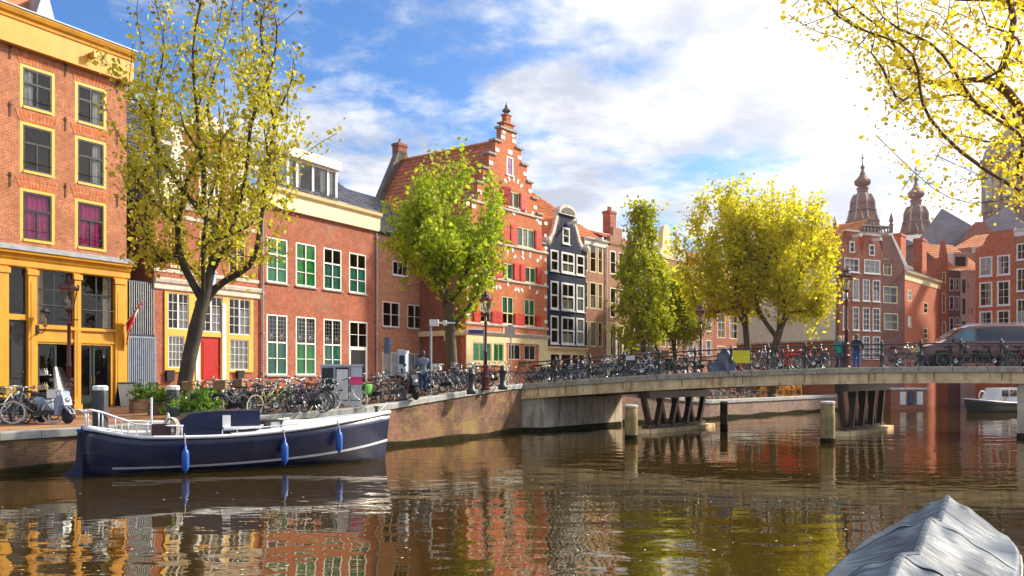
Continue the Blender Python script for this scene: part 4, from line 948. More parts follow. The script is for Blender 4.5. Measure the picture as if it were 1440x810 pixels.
def simple_house(name, label, F, x1, ytop, rows, cols, wallm, frame, base=None, nb=2, nr=2, sillm=None, roof=None, ridge=2.5, cornice=None, depth=9, zb=.8, xr=None, curtain=None, lint=None, mull=0.0, fw=.09, gable=None, group=None):
    """flat-fronted house: rows [(ytop,ybot)] and cols [(x0,x1)] in photo pixels at the left edge"""
    h = F.root(name, label, 'house', group); xr = xr if xr is not None else cols[0][0]
    W = F.u(x1); zt = F.z(xr, ytop); zs = [(F.z(xr, b), F.z(xr, a)) for a, b in rows]
    H = [(F.u(a), F.u(b), *z) for z in zs for a, b in cols]
    z0 = zb
    if base: wall_part(h, 'shopfront', [(0, W, zb, base[0])], base[2], base[1], y0=-.03); z0 = base[0]
    wall_part(h, 'wall', [(0, W, z0, zt)], H, wallm); shell(h, 0, W, zb, zt, wallm, depth)
    for i, q in enumerate(H):
        window(h, q, frame, nb, nr, fw, .035, y=.0, sill=sillm, mull=mull, curtain=[random.choice(curtain)] if curtain and random.random() < .6 else None)
    if base:
        for q in base[2]: window(h, q, frame, 2, 2, .08, .04, y=.0)
    if cornice: moulding(h, 'cornice', -.05, W+.05, [(.03, zt-.5), (.06, zt-.45), (.06, zt-.15), (.2, zt-.05), (.24, zt+.08)], cornice, 0)
    if roof: tiled(h, 'roof_tiles', (-.05, -.05, zt+.08), (W+.05, -.05, zt+.08), (W+.05, depth*.5, zt+ridge), (-.05, depth*.5, zt+ridge), roof, .28, .38)
    if roof: tiled(h, 'roof_tiles', (W+.05, depth, zt+.08), (-.05, depth, zt+.08), (-.05, depth*.5, zt+ridge), (W+.05, depth*.5, zt+ridge), roof, .5, .6)
    return h, W, zt
CUR = [(M_CURT, .03, .97, 0, 1, .03), (M_CURT, .03, .35, 0, 1, .03), (M_BEIGE, .6, .97, 0, 1, .03), (M_CURT, .03, .97, .0, .5, .02)]
def row_beyond():
    F = Fac(.775, 43.4, 822)
    h, W, zt = simple_house('canal_house', 'rosy brown brick house with orange roof and cream windows beside the black gable', F, 853, 334, [(341, 381), (395, 433), (451, 487)], [(822, 827), (829.5, 838.5), (841, 847.5)], B_BROWN, M_CREAM, cornice=M_WHITE, nb=1, nr=2, curtain=CUR, xr=823)
    a = 6.2
    tiled(h, 'roof_tiles', (-3.9, 1.5, zt+.2), (W+.1, .2, zt+.1), (-.6, 5.0, zt+4.2), (-3.9, 5.5, zt+4.2), T_ORANGE, .28, .38, .045)
    tiled(h, 'roof_tiles', (W+.1, .2, zt+.1), (W+.1, 9, zt+.1), (-.6, 8, zt+4.2), (-.6, 5.0, zt+4.2), T_ORANGE, .28, .38, .045)
    m = MB(); m.box(-3.8, W, 1.6, 9, zt-2, zt+.15); m.build('attic_wall', B_BROWN, h)
    s = MB(); M = Matrix.Translation((W*.25, 2.3, zt+2.0)) @ Matrix.Rotation(R(40), 4, 'X'); s.box(-.45, .45, -.7, .7, 0.02, .12, M=M); o = s.build('skylight', M_LEAD, h)
    p = MB(); p.box(-.36, .36, -.6, .6, .12, .13, M=M); p.build('pane', GLASS, o)
    beam_hook(h, W*.45, zt-.1, M_WHITE, .7); pipe(h, W-.1, 1.2, zt-.3, mat=M_WHITE)
    F = Fac(.80, 45.1, 853.5)
    b = (F.z(855, 452), M_CREAM, [(.5+i*.95, 1.25+i*.95, 2.0, F.z(855, 460)) for i in range(3)])
    h, W, zt = simple_house('canal_house', 'brick house with white shop windows and small chimneyed gable half behind the tree', F, 888, 345, [(352, 385), (404, 446)], [(858, 866), (870, 879)], B_BROWN, M_WHITE, base=b, nb=1, nr=2, roof=T_RED, ridge=1.6, curtain=CUR)
    uc = W*.42; m = MB(); m.box(uc-1.1, uc+1.1, -.02, .3, zt, zt+.8); m.box(uc-.65, uc+.65, -.015, .3, zt+.8, zt+1.5); m.build('step_gable', B_BROWN, h)
    chimney(h, uc+.1, .8, zt+1.2, zt+2.9, B_FAR, .85, .7, 2)
    F = Fac(.82, 46.3, 888.5)
    h, W, zt = simple_house('canal_house', 'dark fronted house behind the slender green tree', F, 925, 350, [(372, 400), (412, 440), (452, 486)], [(892, 899), (903, 910), (914, 921)], B_BLACK, M_WHITE, nb=1, nr=2, roof=T_RED, ridge=2.0, cornice=M_WHITE)
    F = Fac(.84, 47.5, 925.5)
    h, W, zt = simple_house('canal_house', 'brick house with pale rounded neck gable rising behind the tree tops', F, 962, 362, [(376, 402), (414, 440), (452, 488)], [(929, 936), (940, 947), (951, 958)], B_BROWN, M_CREAM, nb=1, nr=2, roof=T_SLATE, ridge=1.6, curtain=CUR)
    uc = W*.3; m = MB(); m.prism([(uc-1.4, zt), (uc+1.4, zt), (uc+.7, zt+1.0), (uc+.6, zt+2.2), (uc+.4, zt+2.7), (uc, zt+2.9), (uc-.4, zt+2.7), (uc-.6, zt+2.2), (uc-.7, zt+1.0)], -.05, .4); m.build('neck_gable', M_CREAM, h)
    m = MB(); m.prism([(W*.62, zt), (W+.2, zt), (W+.2, zt+.5), (W*.8, zt+2.2)], -.05, .4); m.build('gable_cornice', M_SAND, h)
    F = Fac(.86, 48.9, 962.5)
    h, W, zt = simple_house('canal_house', 'plain brown brick house behind the dark street lamp and yellow tree', F, 1004, 385, [(398, 422), (438, 464), (476, 500)], [(967, 975), (980, 988), (993, 1000)], B_BROWN, M_WHITE, nb=1, nr=2, roof=T_SLATE, ridge=2.2, curtain=CUR)
    F = Fac(.86, 48.9, 1004.5)
    h, W, zt = simple_house('canal_house', 'red brick corner house seen under the big yellow tree', F, 1058, 380, [(400, 425), (441, 475), (486, 506)], [(1009, 1020), (1026, 1037), (1042, 1053)], B_FAR, M_CREAM, nb=2, nr=3, roof=T_RED, ridge=2.4, curtain=CUR)
row_beyond()
# ------------------------------------------------------------------ houses standing in the water beyond the bridge, church behind
def far_right():
    # limewashed gable end over a brick plinth
    F = Fac(-.575, -61.04, 1036); h = F.root('rendered_house', 'house with blank white wall over brick plinth behind the big yellow tree', 'house')
    W = F.u(1179.5); zp = 5.26; zt = 11.5
    m = MB(); m.box(0, W-.5, 0, 8, .8, zp); m.build('brick_plinth', B_FAR, h)
    m = MB(); m.box(0, W-.5, .06, 8, zp, zt); m.build('white_wall', B_WPL, h)
    m = MB(); m.box(-.02, W-.48, -.08, .1, zp-.06, zp+.08); m.build('stone_band', M_SAND, h)
    tiled(h, 'roof_tiles', (0, -.1, zt), (W-.5, -.1, zt), (W-.5, 4, zt+3.2), (0, 4, zt+3.2), T_ORANGE, .3, .4)
    for x in (1110, 1150):
        q = (F.u(x), F.u(x)+1.2, 2.6, 4.2); o = window(h, q, M_CREAM, 2, 2, .1, .05, y=-.1, panes=False, glass=M_GLDARK)
    # A: double gabled house
    F = Fac(2.0, 103.5, 1180); h = F.root('waterside_house', 'brick house with two small gables and many white sash windows rising from the water'); U = F.u
    W = U(1240); zt = F.z(1180, 356)
    Z = lambda x, y: F.z(x, y)
    H = [(U(1187), U(1208), Z(1187, 382), Z(1187, 362)), (U(1215), U(1237.5), Z(1187, 382), Z(1187, 362))]
    for a, b in ((1185, 1192), (1199, 1208), (1213, 1223), (1227, 1237.5)): H += [(U(a), U(b), Z(1190, 422), Z(1190, 391)), (U(a), U(b), Z(1190, 464), Z(1190, 431)), (U(a), U(b), Z(1190, 504), Z(1190, 472))]
    g1, g2 = (U(1194.5), U(1202), Z(1194, 355), Z(1194, 339)), (U(1222), U(1230), Z(1194, 357), Z(1194, 341))
    ga, gb = (U(1190), U(1207), zt, Z(1190, 325)), (U(1217), U(1236), zt, Z(1190, 328))
    wall_part(h, 'wall', [(0, W, -1, zt), ga, gb], H+[g1, g2], B_FAR); shell(h, 0, W, -1, zt, B_FAR, 9)
    for i, q in enumerate(H): window(h, q, M_WHITE, 3 if i < 2 else 2, 2 if i < 2 else 4, .09, .04, y=-.02, panes=False, curtain=[random.choice(CUR)] if i % 3 else None, sill=M_WHITE)
    for q in (g1, g2): window(h, q, M_WHITE, 1, 2, .1, .04, y=-.02, panes=False)
    for g in (ga, gb):
        um = (g[0]+g[1])/2; m = MB(); m.box(g[0]-.1, g[1]+.1, -.1, .4, g[3], g[3]+.15); m.build('gable_cap', M_SAND, h); beam_hook(h, um, g[3]-.45, M_WHITE, .8)
        m = MB(); m.add([(g[0], .28, zt), (g[1], .28, zt), (um, .28, g[3]), (g[0], 6, zt), (g[1], 6, zt), (um, 6, g[3])], [(0, 3, 5, 2), (1, 2, 5, 4)]); m.build('gable_roof', T_RED, h)
        for s in (-1, 1):
            e = g[0] if s < 0 else g[1]; m = MB(); P = [(e, zt), (e+s*.55, zt), (e+s*.35, zt+.35), (e+s*.12, zt+1.0), (e, zt+1.3)]; m.prism(P if s < 0 else P[::-1], 0, .28); m.build('gable_flank', B_FAR, h)
    tiled(h, 'roof_tiles', (0, .2, zt), (W, .2, zt), (W, 4, zt+1.8), (0, 4, zt+1.8), T_ORANGE, .3, .4)
    chimney(h, .2, 4.0, zt+.5, zt+2.6, B_FAR, .8, .8, 2)
    # B: gable end and long side along the water
    F = Fac(2.0, 103.5, 1240.3); h = F.root('waterside_house', 'plum brick warehouse with dark roof, two tall chimneys and orange side wall'); U = F.u
    W = U(1272); Z = F.z; zc = Z(1272, 374); zpk = Z(1247, 330)
    H = [(U(1242), U(1254), Z(1242, 387), Z(1242, 363)), (U(1242), U(1262), Z(1242, 426), Z(1242, 402)), (U(1243), U(1263), Z(1242, 464), Z(1242, 440))]
    wall_part(h, 'wall', [(0, W, -1, zc)], H, B_PLUM); up = U(1247)
    for q in H: window(h, q, M_CREAM, 2, 2, .08, .04, y=.0, panes=False)
    m = MB(); m.prism([(0, zc), (W, zc), (up+.5, zpk), (0, zpk-.1)], 0, .28); m.build('gable', B_PLUM, h)
    m = MB(); m.beam((up+.4, .1, zpk+.05), (W+.15, .1, zc+.02), .5, .16, up=(0, 1, 0)); m.build('gable_coping', M_WHITE, h)
    F2 = Fac(.857, 26.7, 1272.2); s = link('side_block', None, h); 
    rel = Matrix.Rotation(-F.rz, 4, 'Z') @ Matrix.Translation(F2.p0-F.p0); s.matrix_local = rel @ Matrix.Rotation(F2.rz, 4, 'Z')
    W2 = F2.u(1322); zt2 = F2.z(1276, 384)
    H2 = [F2.rect(1276.5, 1282, 407, 423), F2.rect(1276.5, 1282, 444, 460), F2.rect(1299, 1304.5, 425, 440), F2.rect(1299, 1304.5, 461, 476)]
    wall_part(s, 'side_wall', [(0, W2, -1, zt2)], H2, B_HOT); shell(s, 0, W2, -1, zt2, B_PLUM, 7)
    for q in H2: window(s, q, M_CREAM, 1, 2, .07, .04, y=.0, panes=False)
    moulding(s, 'cornice', -.1, W2+.1, [(.03, zt2-.6), (.05, zt2-.55), (.05, zt2-.15), (.22, zt2), (.26, zt2+.12)], M_CREAM, .0)
    tiled(s, 'roof_tiles', (-.1, -.15, zt2+.1), (W2+.1, -.15, zt2+.1), (W2+.1, 4.5, zpk), (-.1, 4.5, zpk), T_SLATE, .3, .4)
    chimney(s, .9, .7, zt2-.3, F2.z(1284, 331), B_HOT, 1.3, .7, 0); chimney(s, W2*.66, .7, zt2-.3, F2.z(1311, 337), B_HOT, 1.3, .7, 0)
    # C: narrow fronts at the bend
    F = Fac(5.0, 338.6, 1323); U = F.u
    h, W, zt = simple_house('waterside_house', 'very narrow orange brick house beside the plum warehouse', F, 1333, 362, [(382, 398), (412, 440), (452, 476)], [(1325, 1330)], B_HOT, M_CREAM, nb=1, nr=2, zb=-1, depth=6)
    m = MB(); m.prism([(0, zt), (W, zt), (W*.6, zt+1.5), (W*.3, zt+1.5)], 0, .3); m.build('gable', B_HOT, h)
    F = Fac(5.0, 338.6, 1333.3)
    h, W, zt = simple_house('waterside_house', 'dark brick house with orange roof and white dormer at the canal bend', F, 1350.5, 380, [(391, 409), (416, 436), (446, 466)], [(1335, 1342), (1344, 1349)], B_PLUM, M_WHITE, nb=1, nr=2, zb=-1, depth=6)
    tiled(h, 'roof_tiles', (-.1, -.1, zt), (W+2.4, -.1, zt), (W+2.4, 4, zt+2.9), (-.1, 4, zt+2.9), T_ORANGE, .3, .4, .05)
    d = MB(); d.box(W*.75, W+1.2, .5, 2.6, zt+.2, zt+1.5); d.box(W*.7, W+1.3, .35, 2.8, zt+1.5, zt+1.68); o = d.build('dormer', M_WHITE, h); p = MB(); p.box(W*.9, W+.95, .48, .5, zt+.45, zt+1.3); p.build('pane', M_GLDARK, o)
    F = Fac(5.0, 338.6, 1351)
    h, W, zt = simple_house('waterside_house', 'narrow white plastered house at the canal bend', F, 1371.5, 383, [(393, 412), (420, 442), (452, 472)], [(1353, 1357.5)], B_WPL, M_DGREY, nb=1, nr=2, zb=-1, depth=6, fw=.06)
    anchors(h, [(W*.5, zt-1.2), (W*.75, zt-3.4), (W*.5, zt-3.4)])
    # D, E: right bank
    F = Fac(-.8, -96.6, 1371.5)
    h, W, zt = simple_house('waterside_house', 'red brick house with large white windows above the moored black boat', F, 1427, 350, [(362, 389.5), (397.5, 431.5), (438, 470), (478, 505)], [(1377, 1395.5), (1402, 1420.5)], B_HOT, M_WHITE, nb=2, nr=3, zb=-1, depth=8, curtain=CUR, sillm=M_WHITE, fw=.13)
    zz = F.z(1405, 325); m = MB(); m.prism([(0, zt), (W, zt), (W, zz), (W*.4, zz), (W*.3, zz-.35), (W*.2, zz-1.0), (0, zz-1.25)][:], 0, .28); m.build('gable', B_HOT, h)
    m = MB(); m.box(W*.38, W+.03, -.05, .33, zz, zz+.12); m.build('gable_cap', M_STONE, h)
    tiled(h, 'roof_tiles', (-2.2, .2, zt+.2), (W, .2, zt+.2), (W, 5, zt+1.9), (-2.2, 5, zt+1.9), T_ORANGE, .3, .4, .05)
    F = Fac(-.8, -96.6, 1427.3)
    h, W, zt = simple_house('waterside_house', 'maroon brick house with white windows beside the large window house', F, 1490, 324, [(343, 366), (378, 410), (421, 455), (470, 500)], [(1429.5, 1444), (1452, 1466)], B_FAR, M_WHITE, nb=2, nr=2, zb=-1, depth=8, curtain=CUR, sillm=M_WHITE, fw=.1, cornice=M_WHITE)
    # shed and sluice doors at the waterline under the bridge
    b = px(1268, 572, 65.5); h = empty('quay_shed', (b.x, b.y, 0), .3, 'low brick landing stage with white doors below the orange side wall', 'shed')
    m = MB(); m.box(-1.0, 2.4, 0, 2, -1, 1.5); m.build('wall', B_FAR, h); m = MB(); m.box(-1.1, 2.5, -.1, 2, 1.5, 1.65); m.build('coping', M_SAND, h)
    for i in range(3): m = MB(); m.box(-.2+i*.8, .35+i*.8, -.06, 0.0, .35, 1.35); m.build('door', M_WHITE if i != 1 else M_GATE, h)
M_GLDARK = plain('dark far glass', (.05, .06, .07), .12, .3, 2)
far_right()
M_CHURCH = plain('brown church stone', (.33, .19, .15), .8, .3, .8, dirt=(.16, .11, .11), dirt_amt=.5)
M_CHURCH2 = plain('pale church stone', (.55, .42, .33), .8, .2, .8)
M_SLATEC = plain('church slate', (.30, .27, .29), .6, .2, .8)
def tower(x, ycr, dy, D, label):
    b = px(x, 528, D); k = D/FPX; root = empty('church_tower', (b.x, b.y, 0), R(20), label, 'tower')
    Z = lambda y: CAMZ+(HZ-(y+dy))*k
    s = lambda w: w*k/2
    m = MB(); hw = s(50); m.box(-hw, hw, -hw, hw, 1, Z(322)); m.build('shaft', M_CHURCH, root)
    m = MB(); hw = s(55); m.box(-hw, hw, -hw, hw, Z(323), Z(319)); m.box(-hw, hw, -hw, hw, Z(311), Z(309)); m.build('gallery_slab', M_CHURCH2, root)
    for sx, sy in ((-1, -1), (1, -1), (1, 1), (-1, 1)):
        p = MB(); c = (sx*s(52), sy*s(52), Z(318)); p.lathe([(s(5), 0), (s(5), s(20)), (s(7), s(22)), (s(3), s(26)), (s(6), s(34)), (s(4), s(42)), (s(1.5), s(52)), (0.02, s(58))], 8, c); p.build('pinnacle', M_CHURCH, root)
    n = 9
    for side in range(4):
        for i in range(1, n):
            t = -1+2*i/n; p = MB(); M = Matrix.Rotation(side*math.pi/2, 4, 'Z'); q = M @ Vector((t*s(52), -s(52), 0)); p.lathe([(s(2), 0), (s(3), s(5)), (s(1.6), s(13))], 6, (q.x, q.y, Z(318.5))); p.build('baluster', M_CHURCH2, root)
    m = MB(); c = (0, 0, 0)
    pr = [(s(46), Z(319)), (s(46), Z(302)), (s(48), Z(301)), (s(48), Z(299.5)), (s(42), Z(298.5)), (s(37), Z(290)), (s(36), Z(286)), (s(39), Z(285.5)), (s(39), Z(284)), (s(33), Z(283)), (s(31), Z(276)), (s(33), Z(275)), (s(32), Z(271)), (s(27), Z(266)), (s(22), Z(262)), (s(15), Z(260)), (s(15), Z(255)), (s(17), Z(254)), (s(17), Z(252.5)), (s(11), Z(252)), (s(14), Z(250)), (s(22), Z(247)), (s(23.5), Z(245)), (s(22), Z(242)), (s(15), Z(239)), (s(9), Z(235)), (s(5), Z(229)), (s(3.4), Z(226)), (s(6), Z(224.5)), (s(6), Z(222.5)), (s(3), Z(221)), (s(1.2), Z(217))]
    m.lathe(pr, 8, rot=R(22.5)); o = m.build('spire', M_CHURCH, root)
    for a in range(8):                                   # windows and ribs of the lantern
        M = Matrix.Rotation(a*math.pi/4, 4, 'Z'); w = MB(); w.box(-s(5), s(5), -s(44.5), -s(41), Z(316), Z(304), M=M); w.build('window', M_SLATEC, root)
        r = MB(); M2 = Matrix.Rotation(a*math.pi/4+R(22.5), 4, 'Z')
        r.tube([M2 @ Vector((0, -s(w_), Z(y_))) for w_, y_ in ((43, 298), (38, 290), (37, 286), (34, 283), (33, 272), (28, 266), (23, 262))], s(2.4), 5); r.build('rib', M_CHURCH2, root)
    cr = MB(); t = Z(217); cr.box(-s(.9), s(.9), -s(.9), s(.9), t-.1, Z(205)); cr.box(-s(6), s(6), -s(.8), s(.8), Z(211), Z(209.5)); cr.build('cross', M_CHURCH, root)
tower(1213, 222, 12, 120, 'left of two ornate brown church towers with onion spire and cross')
tower(1288, 238, 29, 120, 'right of two ornate brown church towers with onion spire and cross')
def church():
    D = 112; k = D/FPX; b = px(1432, 528, D); h = empty('church_dome', (b.x, b.y, 0), 0, 'brown brick octagonal church drum with arched windows and dome behind branches', 'church')
    r = 4.1; Z = lambda y: CAMZ+(HZ-y)*k
    m = MB(); m.lathe([(r, 1), (r, Z(300)), (r*1.06, Z(298)), (r*1.06, Z(294)), (r*.98, Z(292)), (r*.98, Z(232)), (r*1.08, Z(228)), (r*1.08, Z(222))], 8, rot=R(22.5)); m.build('drum', M_CHURCH, h)
    m = MB(); m.lathe([(r*1.02, Z(222)), (r*.98, Z(212)), (r*.82, Z(198)), (r*.55, Z(187)), (r*.3, Z(180)), (r*.28, Z(168)), (r*.1, Z(160)), (.03, Z(148))], 16); m.build('dome', M_SLATEC, h)
    for a in range(8):
        M = Matrix.Rotation(a*math.pi/4, 4, 'Z'); w = MB(); y = -r*.93
        P = [(-.85, Z(282)), (.85, Z(282)), (.85, Z(252)), (.6, Z(244)), (0, Z(240)), (-.6, Z(244)), (-.85, Z(252))]
        w.prism(P, y-.1, y+.3, M=M); o = w.build('window', M_CHURCH2, h)
        g = MB()
        for i in (-1, 1):
            g.prism([(i*.4-.32, Z(281)), (i*.4+.32, Z(281)), (i*.4+.32, Z(254)), (i*.4, Z(248)), (i*.4-.32, Z(254))], y-.13, y-.09, M=M)
        g.build('pane', M_GLPALE, o)
        p = MB(); M2 = Matrix.Rotation(a*math.pi/4+R(22.5), 4, 'Z'); p.box(-.3, .3, -r*1.04, -r*.9, Z(300), Z(228), M=M2); p.build('buttress', M_CHURCH2, h)
    b = px(1378, 528, 104); h = empty('church_transept', (b.x, b.y, 0), R(-20), 'brick church transept gable with round arch and grey slate roofs', 'church'); k = 104/FPX; Z = lambda y: CAMZ+(HZ-y)*k
    w = 2.7; m = MB(); m.prism([(-w, 1), (w, 1), (w, Z(352)), (.5, Z(312)), (-.5, Z(312)), (-w, Z(352))], 0, 8); m.build('gable', B_FAR, h)
    for s in (-1, 1): m = MB(); m.beam((s*.3, 3.9, Z(310)), (s*(w+.1), 3.9, Z(351)), 8.4, .3, up=(0, 1, 0)); m.build('roof_slope', M_SLATEC, h)
    m = MB(); n = 8; m.prism([(-.9, Z(356)), (.9, Z(356))]+[(.9*math.cos(math.pi*i/n), Z(345)+.9*math.sin(math.pi*i/n)) for i in range(n+1)], -.1, .0); m.build('arch', M_CHURCH2, h)
    m = MB(); m.box(.2, .8, -.16, -.08, Z(356), Z(344)); m.build('door', M_REDP, h)
    m = MB(); m.box(w, w+9, 2, 8, 1, Z(330)); m.prism([(w, Z(330)), (w+9, Z(330)), (w+9, Z(305))], 2, 8); m.build('side_aisle', M_SLATEC, h)
    b = px(1340, 528, 112); h = empty('church_nave', (b.x, b.y, 0), R(8), 'long pale grey church nave roof with stone urn', 'church'); k = 112/FPX
    m = MB(); m.prism([(-5, 1), (6, 1), (6, CAMZ+(HZ-343)*k), (-5, CAMZ+(HZ-343)*k)], 0, 9); m.build('wall', M_CHURCH, h)
    z0, z1 = CAMZ+(HZ-344)*k, CAMZ+(HZ-318)*k; m = MB(); m.add([(-5.3, -.3, z0), (6.3, -.3, z0), (6.3, 4.5, z1), (-5.3, 4.5, z1-.6), (-5.3, 9.3, z0), (6.3, 9.3, z0)], [(0, 1, 2, 3), (3, 2, 5, 4), (0, 3, 4), (1, 5, 2)]); m.build('roof', M_SLATEC, h)
    m = MB(); m.lathe([(.3, 0), (.2, .3), (.45, .8), (.5, 1.1), (.2, 1.5), (.12, 1.9), (.02, 2.3)], 10, (1.2, -.3, z0-.4)); m.build('urn', M_CHURCH, h)
M_GLPALE = plain('pale leaded glass', (.45, .52, .6), .2, .3, 2)
church()
# ------------------------------------------------------------------ the bridge
BL = Vector((.45, 39.4, 0)); BB = Vector((.982, -.189, 0)).normalized(); BW = Vector((4.45, 5.5, 0)).normalized()
BLEN, BWID = 34.0, 7.07
def zd(s): return 2.98-.78*((s-18.5)/18.5)**2
def BP(s, t, z=0): return BB*s+BW*t+Vector((0, 0, z))           # in the bridge's own frame
def s_of(x, t=.25):                                             # photo column -> distance along the bridge
    k = (x-CX)/FPX; p0 = BL+BW*t; return (k*p0.y-p0.x)/(BB.x-k*BB.y)
M_CONC = plain('rust streaked concrete', (.82, .62, .33), .75, .25, 1.4, dirt=(.40, .19, .05), dirt_amt=.85, stretch=(2.6, 2.6, .22))
M_CONC2 = plain('grey abutment concrete', (.58, .48, .34), .8, .25, 1.2, dirt=(.10, .085, .06), dirt_amt=.6)
M_KERB = plain('weathered grey granite', (.44, .38, .28), .8, .25, 3, dirt=(.15, .13, .09), dirt_amt=.55, stretch=(1.5, 1.5, 1.5))
M_STEEL = plain('dark brown steel', (.06, .035, .022), .55, .35, 2.5, dirt=(.12, .055, .02), dirt_amt=.5)
M_ASPH = plain('bridge asphalt', (.06, .06, .06), .85, .3, 6)
M_IRON = plain('railing iron', (.035, .045, .05), .45, .25, 4)
def bridge():
    root = empty('canal_bridge', BL, 0, 'low arched canal bridge with rust streaked concrete edge beam on dark steel trestles', 'bridge')
    N = 24; S = [BLEN*i/N-.6 for i in range(N+1)]
    def strip(name, t0, t1, zlo, zhi, mat, S=S):
        m = MB(); k = 0
        for a, b in zip(S, S[1:]):
            p = [BP(a, t0, zd(a)+zlo), BP(b, t0, zd(b)+zlo), BP(b, t1, zd(b)+zlo), BP(a, t1, zd(a)+zlo), BP(a, t0, zd(a)+zhi), BP(b, t0, zd(b)+zhi), BP(b, t1, zd(b)+zhi), BP(a, t1, zd(a)+zhi)]
            m.add(p, [(3, 2, 1, 0), (4, 5, 6, 7), (0, 1, 5, 4), (2, 3, 7, 6)])
        return m.build(name, mat, root)
    strip('deck', .45, BWID-.45, -.55, -.06, M_ASPH)
    for t0, t1 in ((.02, .44), (BWID-.44, BWID-.02)):
        strip('edge_beam', t0, t1, -.585, -.245, M_CONC)
        strip('beam_flange', t0-.06, t1+.03, -.70, -.59, M_CONC)
    n = 25
    for i in range(n):                                            # granite kerb blocks
        for t0, t1 in ((-.08, .5), (BWID-.5, BWID+.08)):
            a, b = -.6+BLEN*i/n+.012, -.6+BLEN*(i+1)/n-.012; m = MB(); dz = random.uniform(-.01, .01)
            p = [BP(s, t, zd(s)+z+dz) for z in (-.24, -.03) for s, t in ((a, t0), (b, t0), (b, t1), (a, t1))]+[BP(s, t, zd(s)+dz) for s, t in ((a, t0+.03), (b, t0+.03), (b, t1), (a, t1))]
            m.add(p, [(3, 2, 1, 0), (0, 1, 5, 4), (1, 2, 6, 5), (2, 3, 7, 6), (3, 0, 4, 7), (4, 5, 9, 8), (5, 6, 10, 9), (6, 7, 11, 10), (7, 4, 8, 11), (8, 9, 10, 11)])
            m.build('kerb_stone', M_KERB, root)
    for t in (1.6, 3.0, 4.4, 5.6): strip('girder', t-.12, t+.12, -.70, -.552, M_STEEL)
    for i in range(1, 13):                                        # expansion joints and drip plates of the edge beam
        s = -.6+BLEN*i/13; m = MB(); p = [BP(s+ds, t, zd(s)+z) for z in (-.58, -.25) for ds, t in ((-.015, .012), (.015, .012), (.015, .05), (-.015, .05))]
        m.add(p, [(3, 2, 1, 0), (4, 5, 6, 7), (0, 1, 5, 4), (1, 2, 6, 5), (2, 3, 7, 6), (3, 0, 4, 7)]); m.build('joint', M_STEEL, root)
    for s0, s1 in ((-.6, .975), (20.875, 22.325)):                # dark tide line on the concrete
        m = MB(); p = [BP(s, t, z) for z in (-.6, .2) for s, t in ((s0, .075), (s1, .075), (s1, BWID-.2), (s0, BWID-.2))]
        m.add(p, [(4, 5, 6, 7), (0, 1, 5, 4), (1, 2, 6, 5), (2, 3, 7, 6), (3, 0, 4, 7)]); m.build('tide_line', M_ALGAE, root)
    # abutment on the left
    m = MB(); a, b = -.6, .95
    p = [BP(s, t, z) for z, e in ((-1, 0), (1.55, 0)) for s, t in ((a, .1), (b, .1), (b, BWID-.1), (a, BWID-.1))]
    m.add(p, [(3, 2, 1, 0), (4, 5, 6, 7), (0, 1, 5, 4), (1, 2, 6, 5), (2, 3, 7, 6), (3, 0, 4, 7)]); m.build('abutment', M_CONC2, root)
    for s0, s1, name in ((20.9, 22.3, 'concrete_pier'), (29.5, 33.6, 'abutment')):
        m = MB(); zz = zd(s0)-.71; p = [BP(s, t, z) for z in (-1, zz) for s, t in ((s0, .1), (s1, .1), (s1, BWID-.1), (s0, BWID-.1))]
        m.add(p, [(3, 2, 1, 0), (4, 5, 6, 7), (0, 1, 5, 4), (1, 2, 6, 5), (2, 3, 7, 6), (3, 0, 4, 7)]); m.build(name, M_CONC2, root)
    for sp in (5.5, 13.95):                                       # steel trestles: rows of raking legs on a concrete footing
        pier = link('trestle', None, root, BP(sp, 0)); zc = zd(sp)-.71
        def Q(ds, t, z): return BB*ds+BW*t+Vector((0, 0, z))
        m = MB(); m.beam(Q(0, .15, zc-.16), Q(0, 6.2, zc-.16), .6, .32); m.build('cap_beam', M_STEEL, pier)
        m = MB(); m.beam(Q(0, .25, .26), Q(0, 6.0, .26), .3, .16); m.build('base_beam', M_STEEL, pier)
        for i in range(4):
            tc = .95+i*1.42
            for e, off in ((-.62, -.2), (.62, .2)):
                m = MB(); m.beam(Q(off*.5, tc+e*1.0, zc-.3), Q(off*.5, tc+e*.18, .30), .24, .2); m.build('leg', M_STEEL, pier)
        f = MB(); n_ = 14; prof = []
        P = [(math.cos(math.pi*.5+math.pi*i/8)*.55, 0) for i in range(9)]
        ring = [(.58*math.sin(a), .15-.5*math.cos(a)) for a in [(-math.pi/2)+math.pi*i/8 for i in range(9)]]+[(.58*math.sin(a), 6.0+.4*math.cos(a)) for a in [math.pi/2-math.pi*i/8 for i in range(9)]]
        k = len(ring); f.add([Q(x, t, z) for z in (-1, .10, .18) for x, t in ring], [tuple(range(2*k, 3*k))]+[(j*k+i, j*k+(i+1) % k, (j+1)*k+(i+1) % k, (j+1)*k+i) for j in (0, 1) for i in range(k)]); f.build('footing', M_CONC, pier)
    return root
bridge()
def railing(t, label, skip=()):
    root = empty('bridge_railing', BL+BW*t, 0, label, 'railing'); s0 = s_of(1240, t) % 1.57
    k = 0; s = s0-1.57*0
    pm = MB(); pm.lathe([(.11, 0), (.11, .06), (.075, .1), (.07, .42), (.1, .45), (.1, .52), (.06, .56), (.055, .9), (.09, .93), (.09, 1.02), (.05, 1.06), (.065, 1.12), (.0, 1.18)], 8)
    pme = pm.mesh('post', True); pme.materials.append(M_IRON)
    while s < BLEN-.8:
        link('post', pme, root, BB*s+Vector((0, 0, zd(s)-.01))); s += 1.57
    for z, r in ((.98, .034), (.52, .026)):
        m = MB(); m.tube([BB*q+Vector((0, 0, zd(q)+z)) for q in [-.3+(BLEN-.4)*i/30 for i in range(31)]], r, 6); m.build('rail', M_IRON, root, True)
    return root
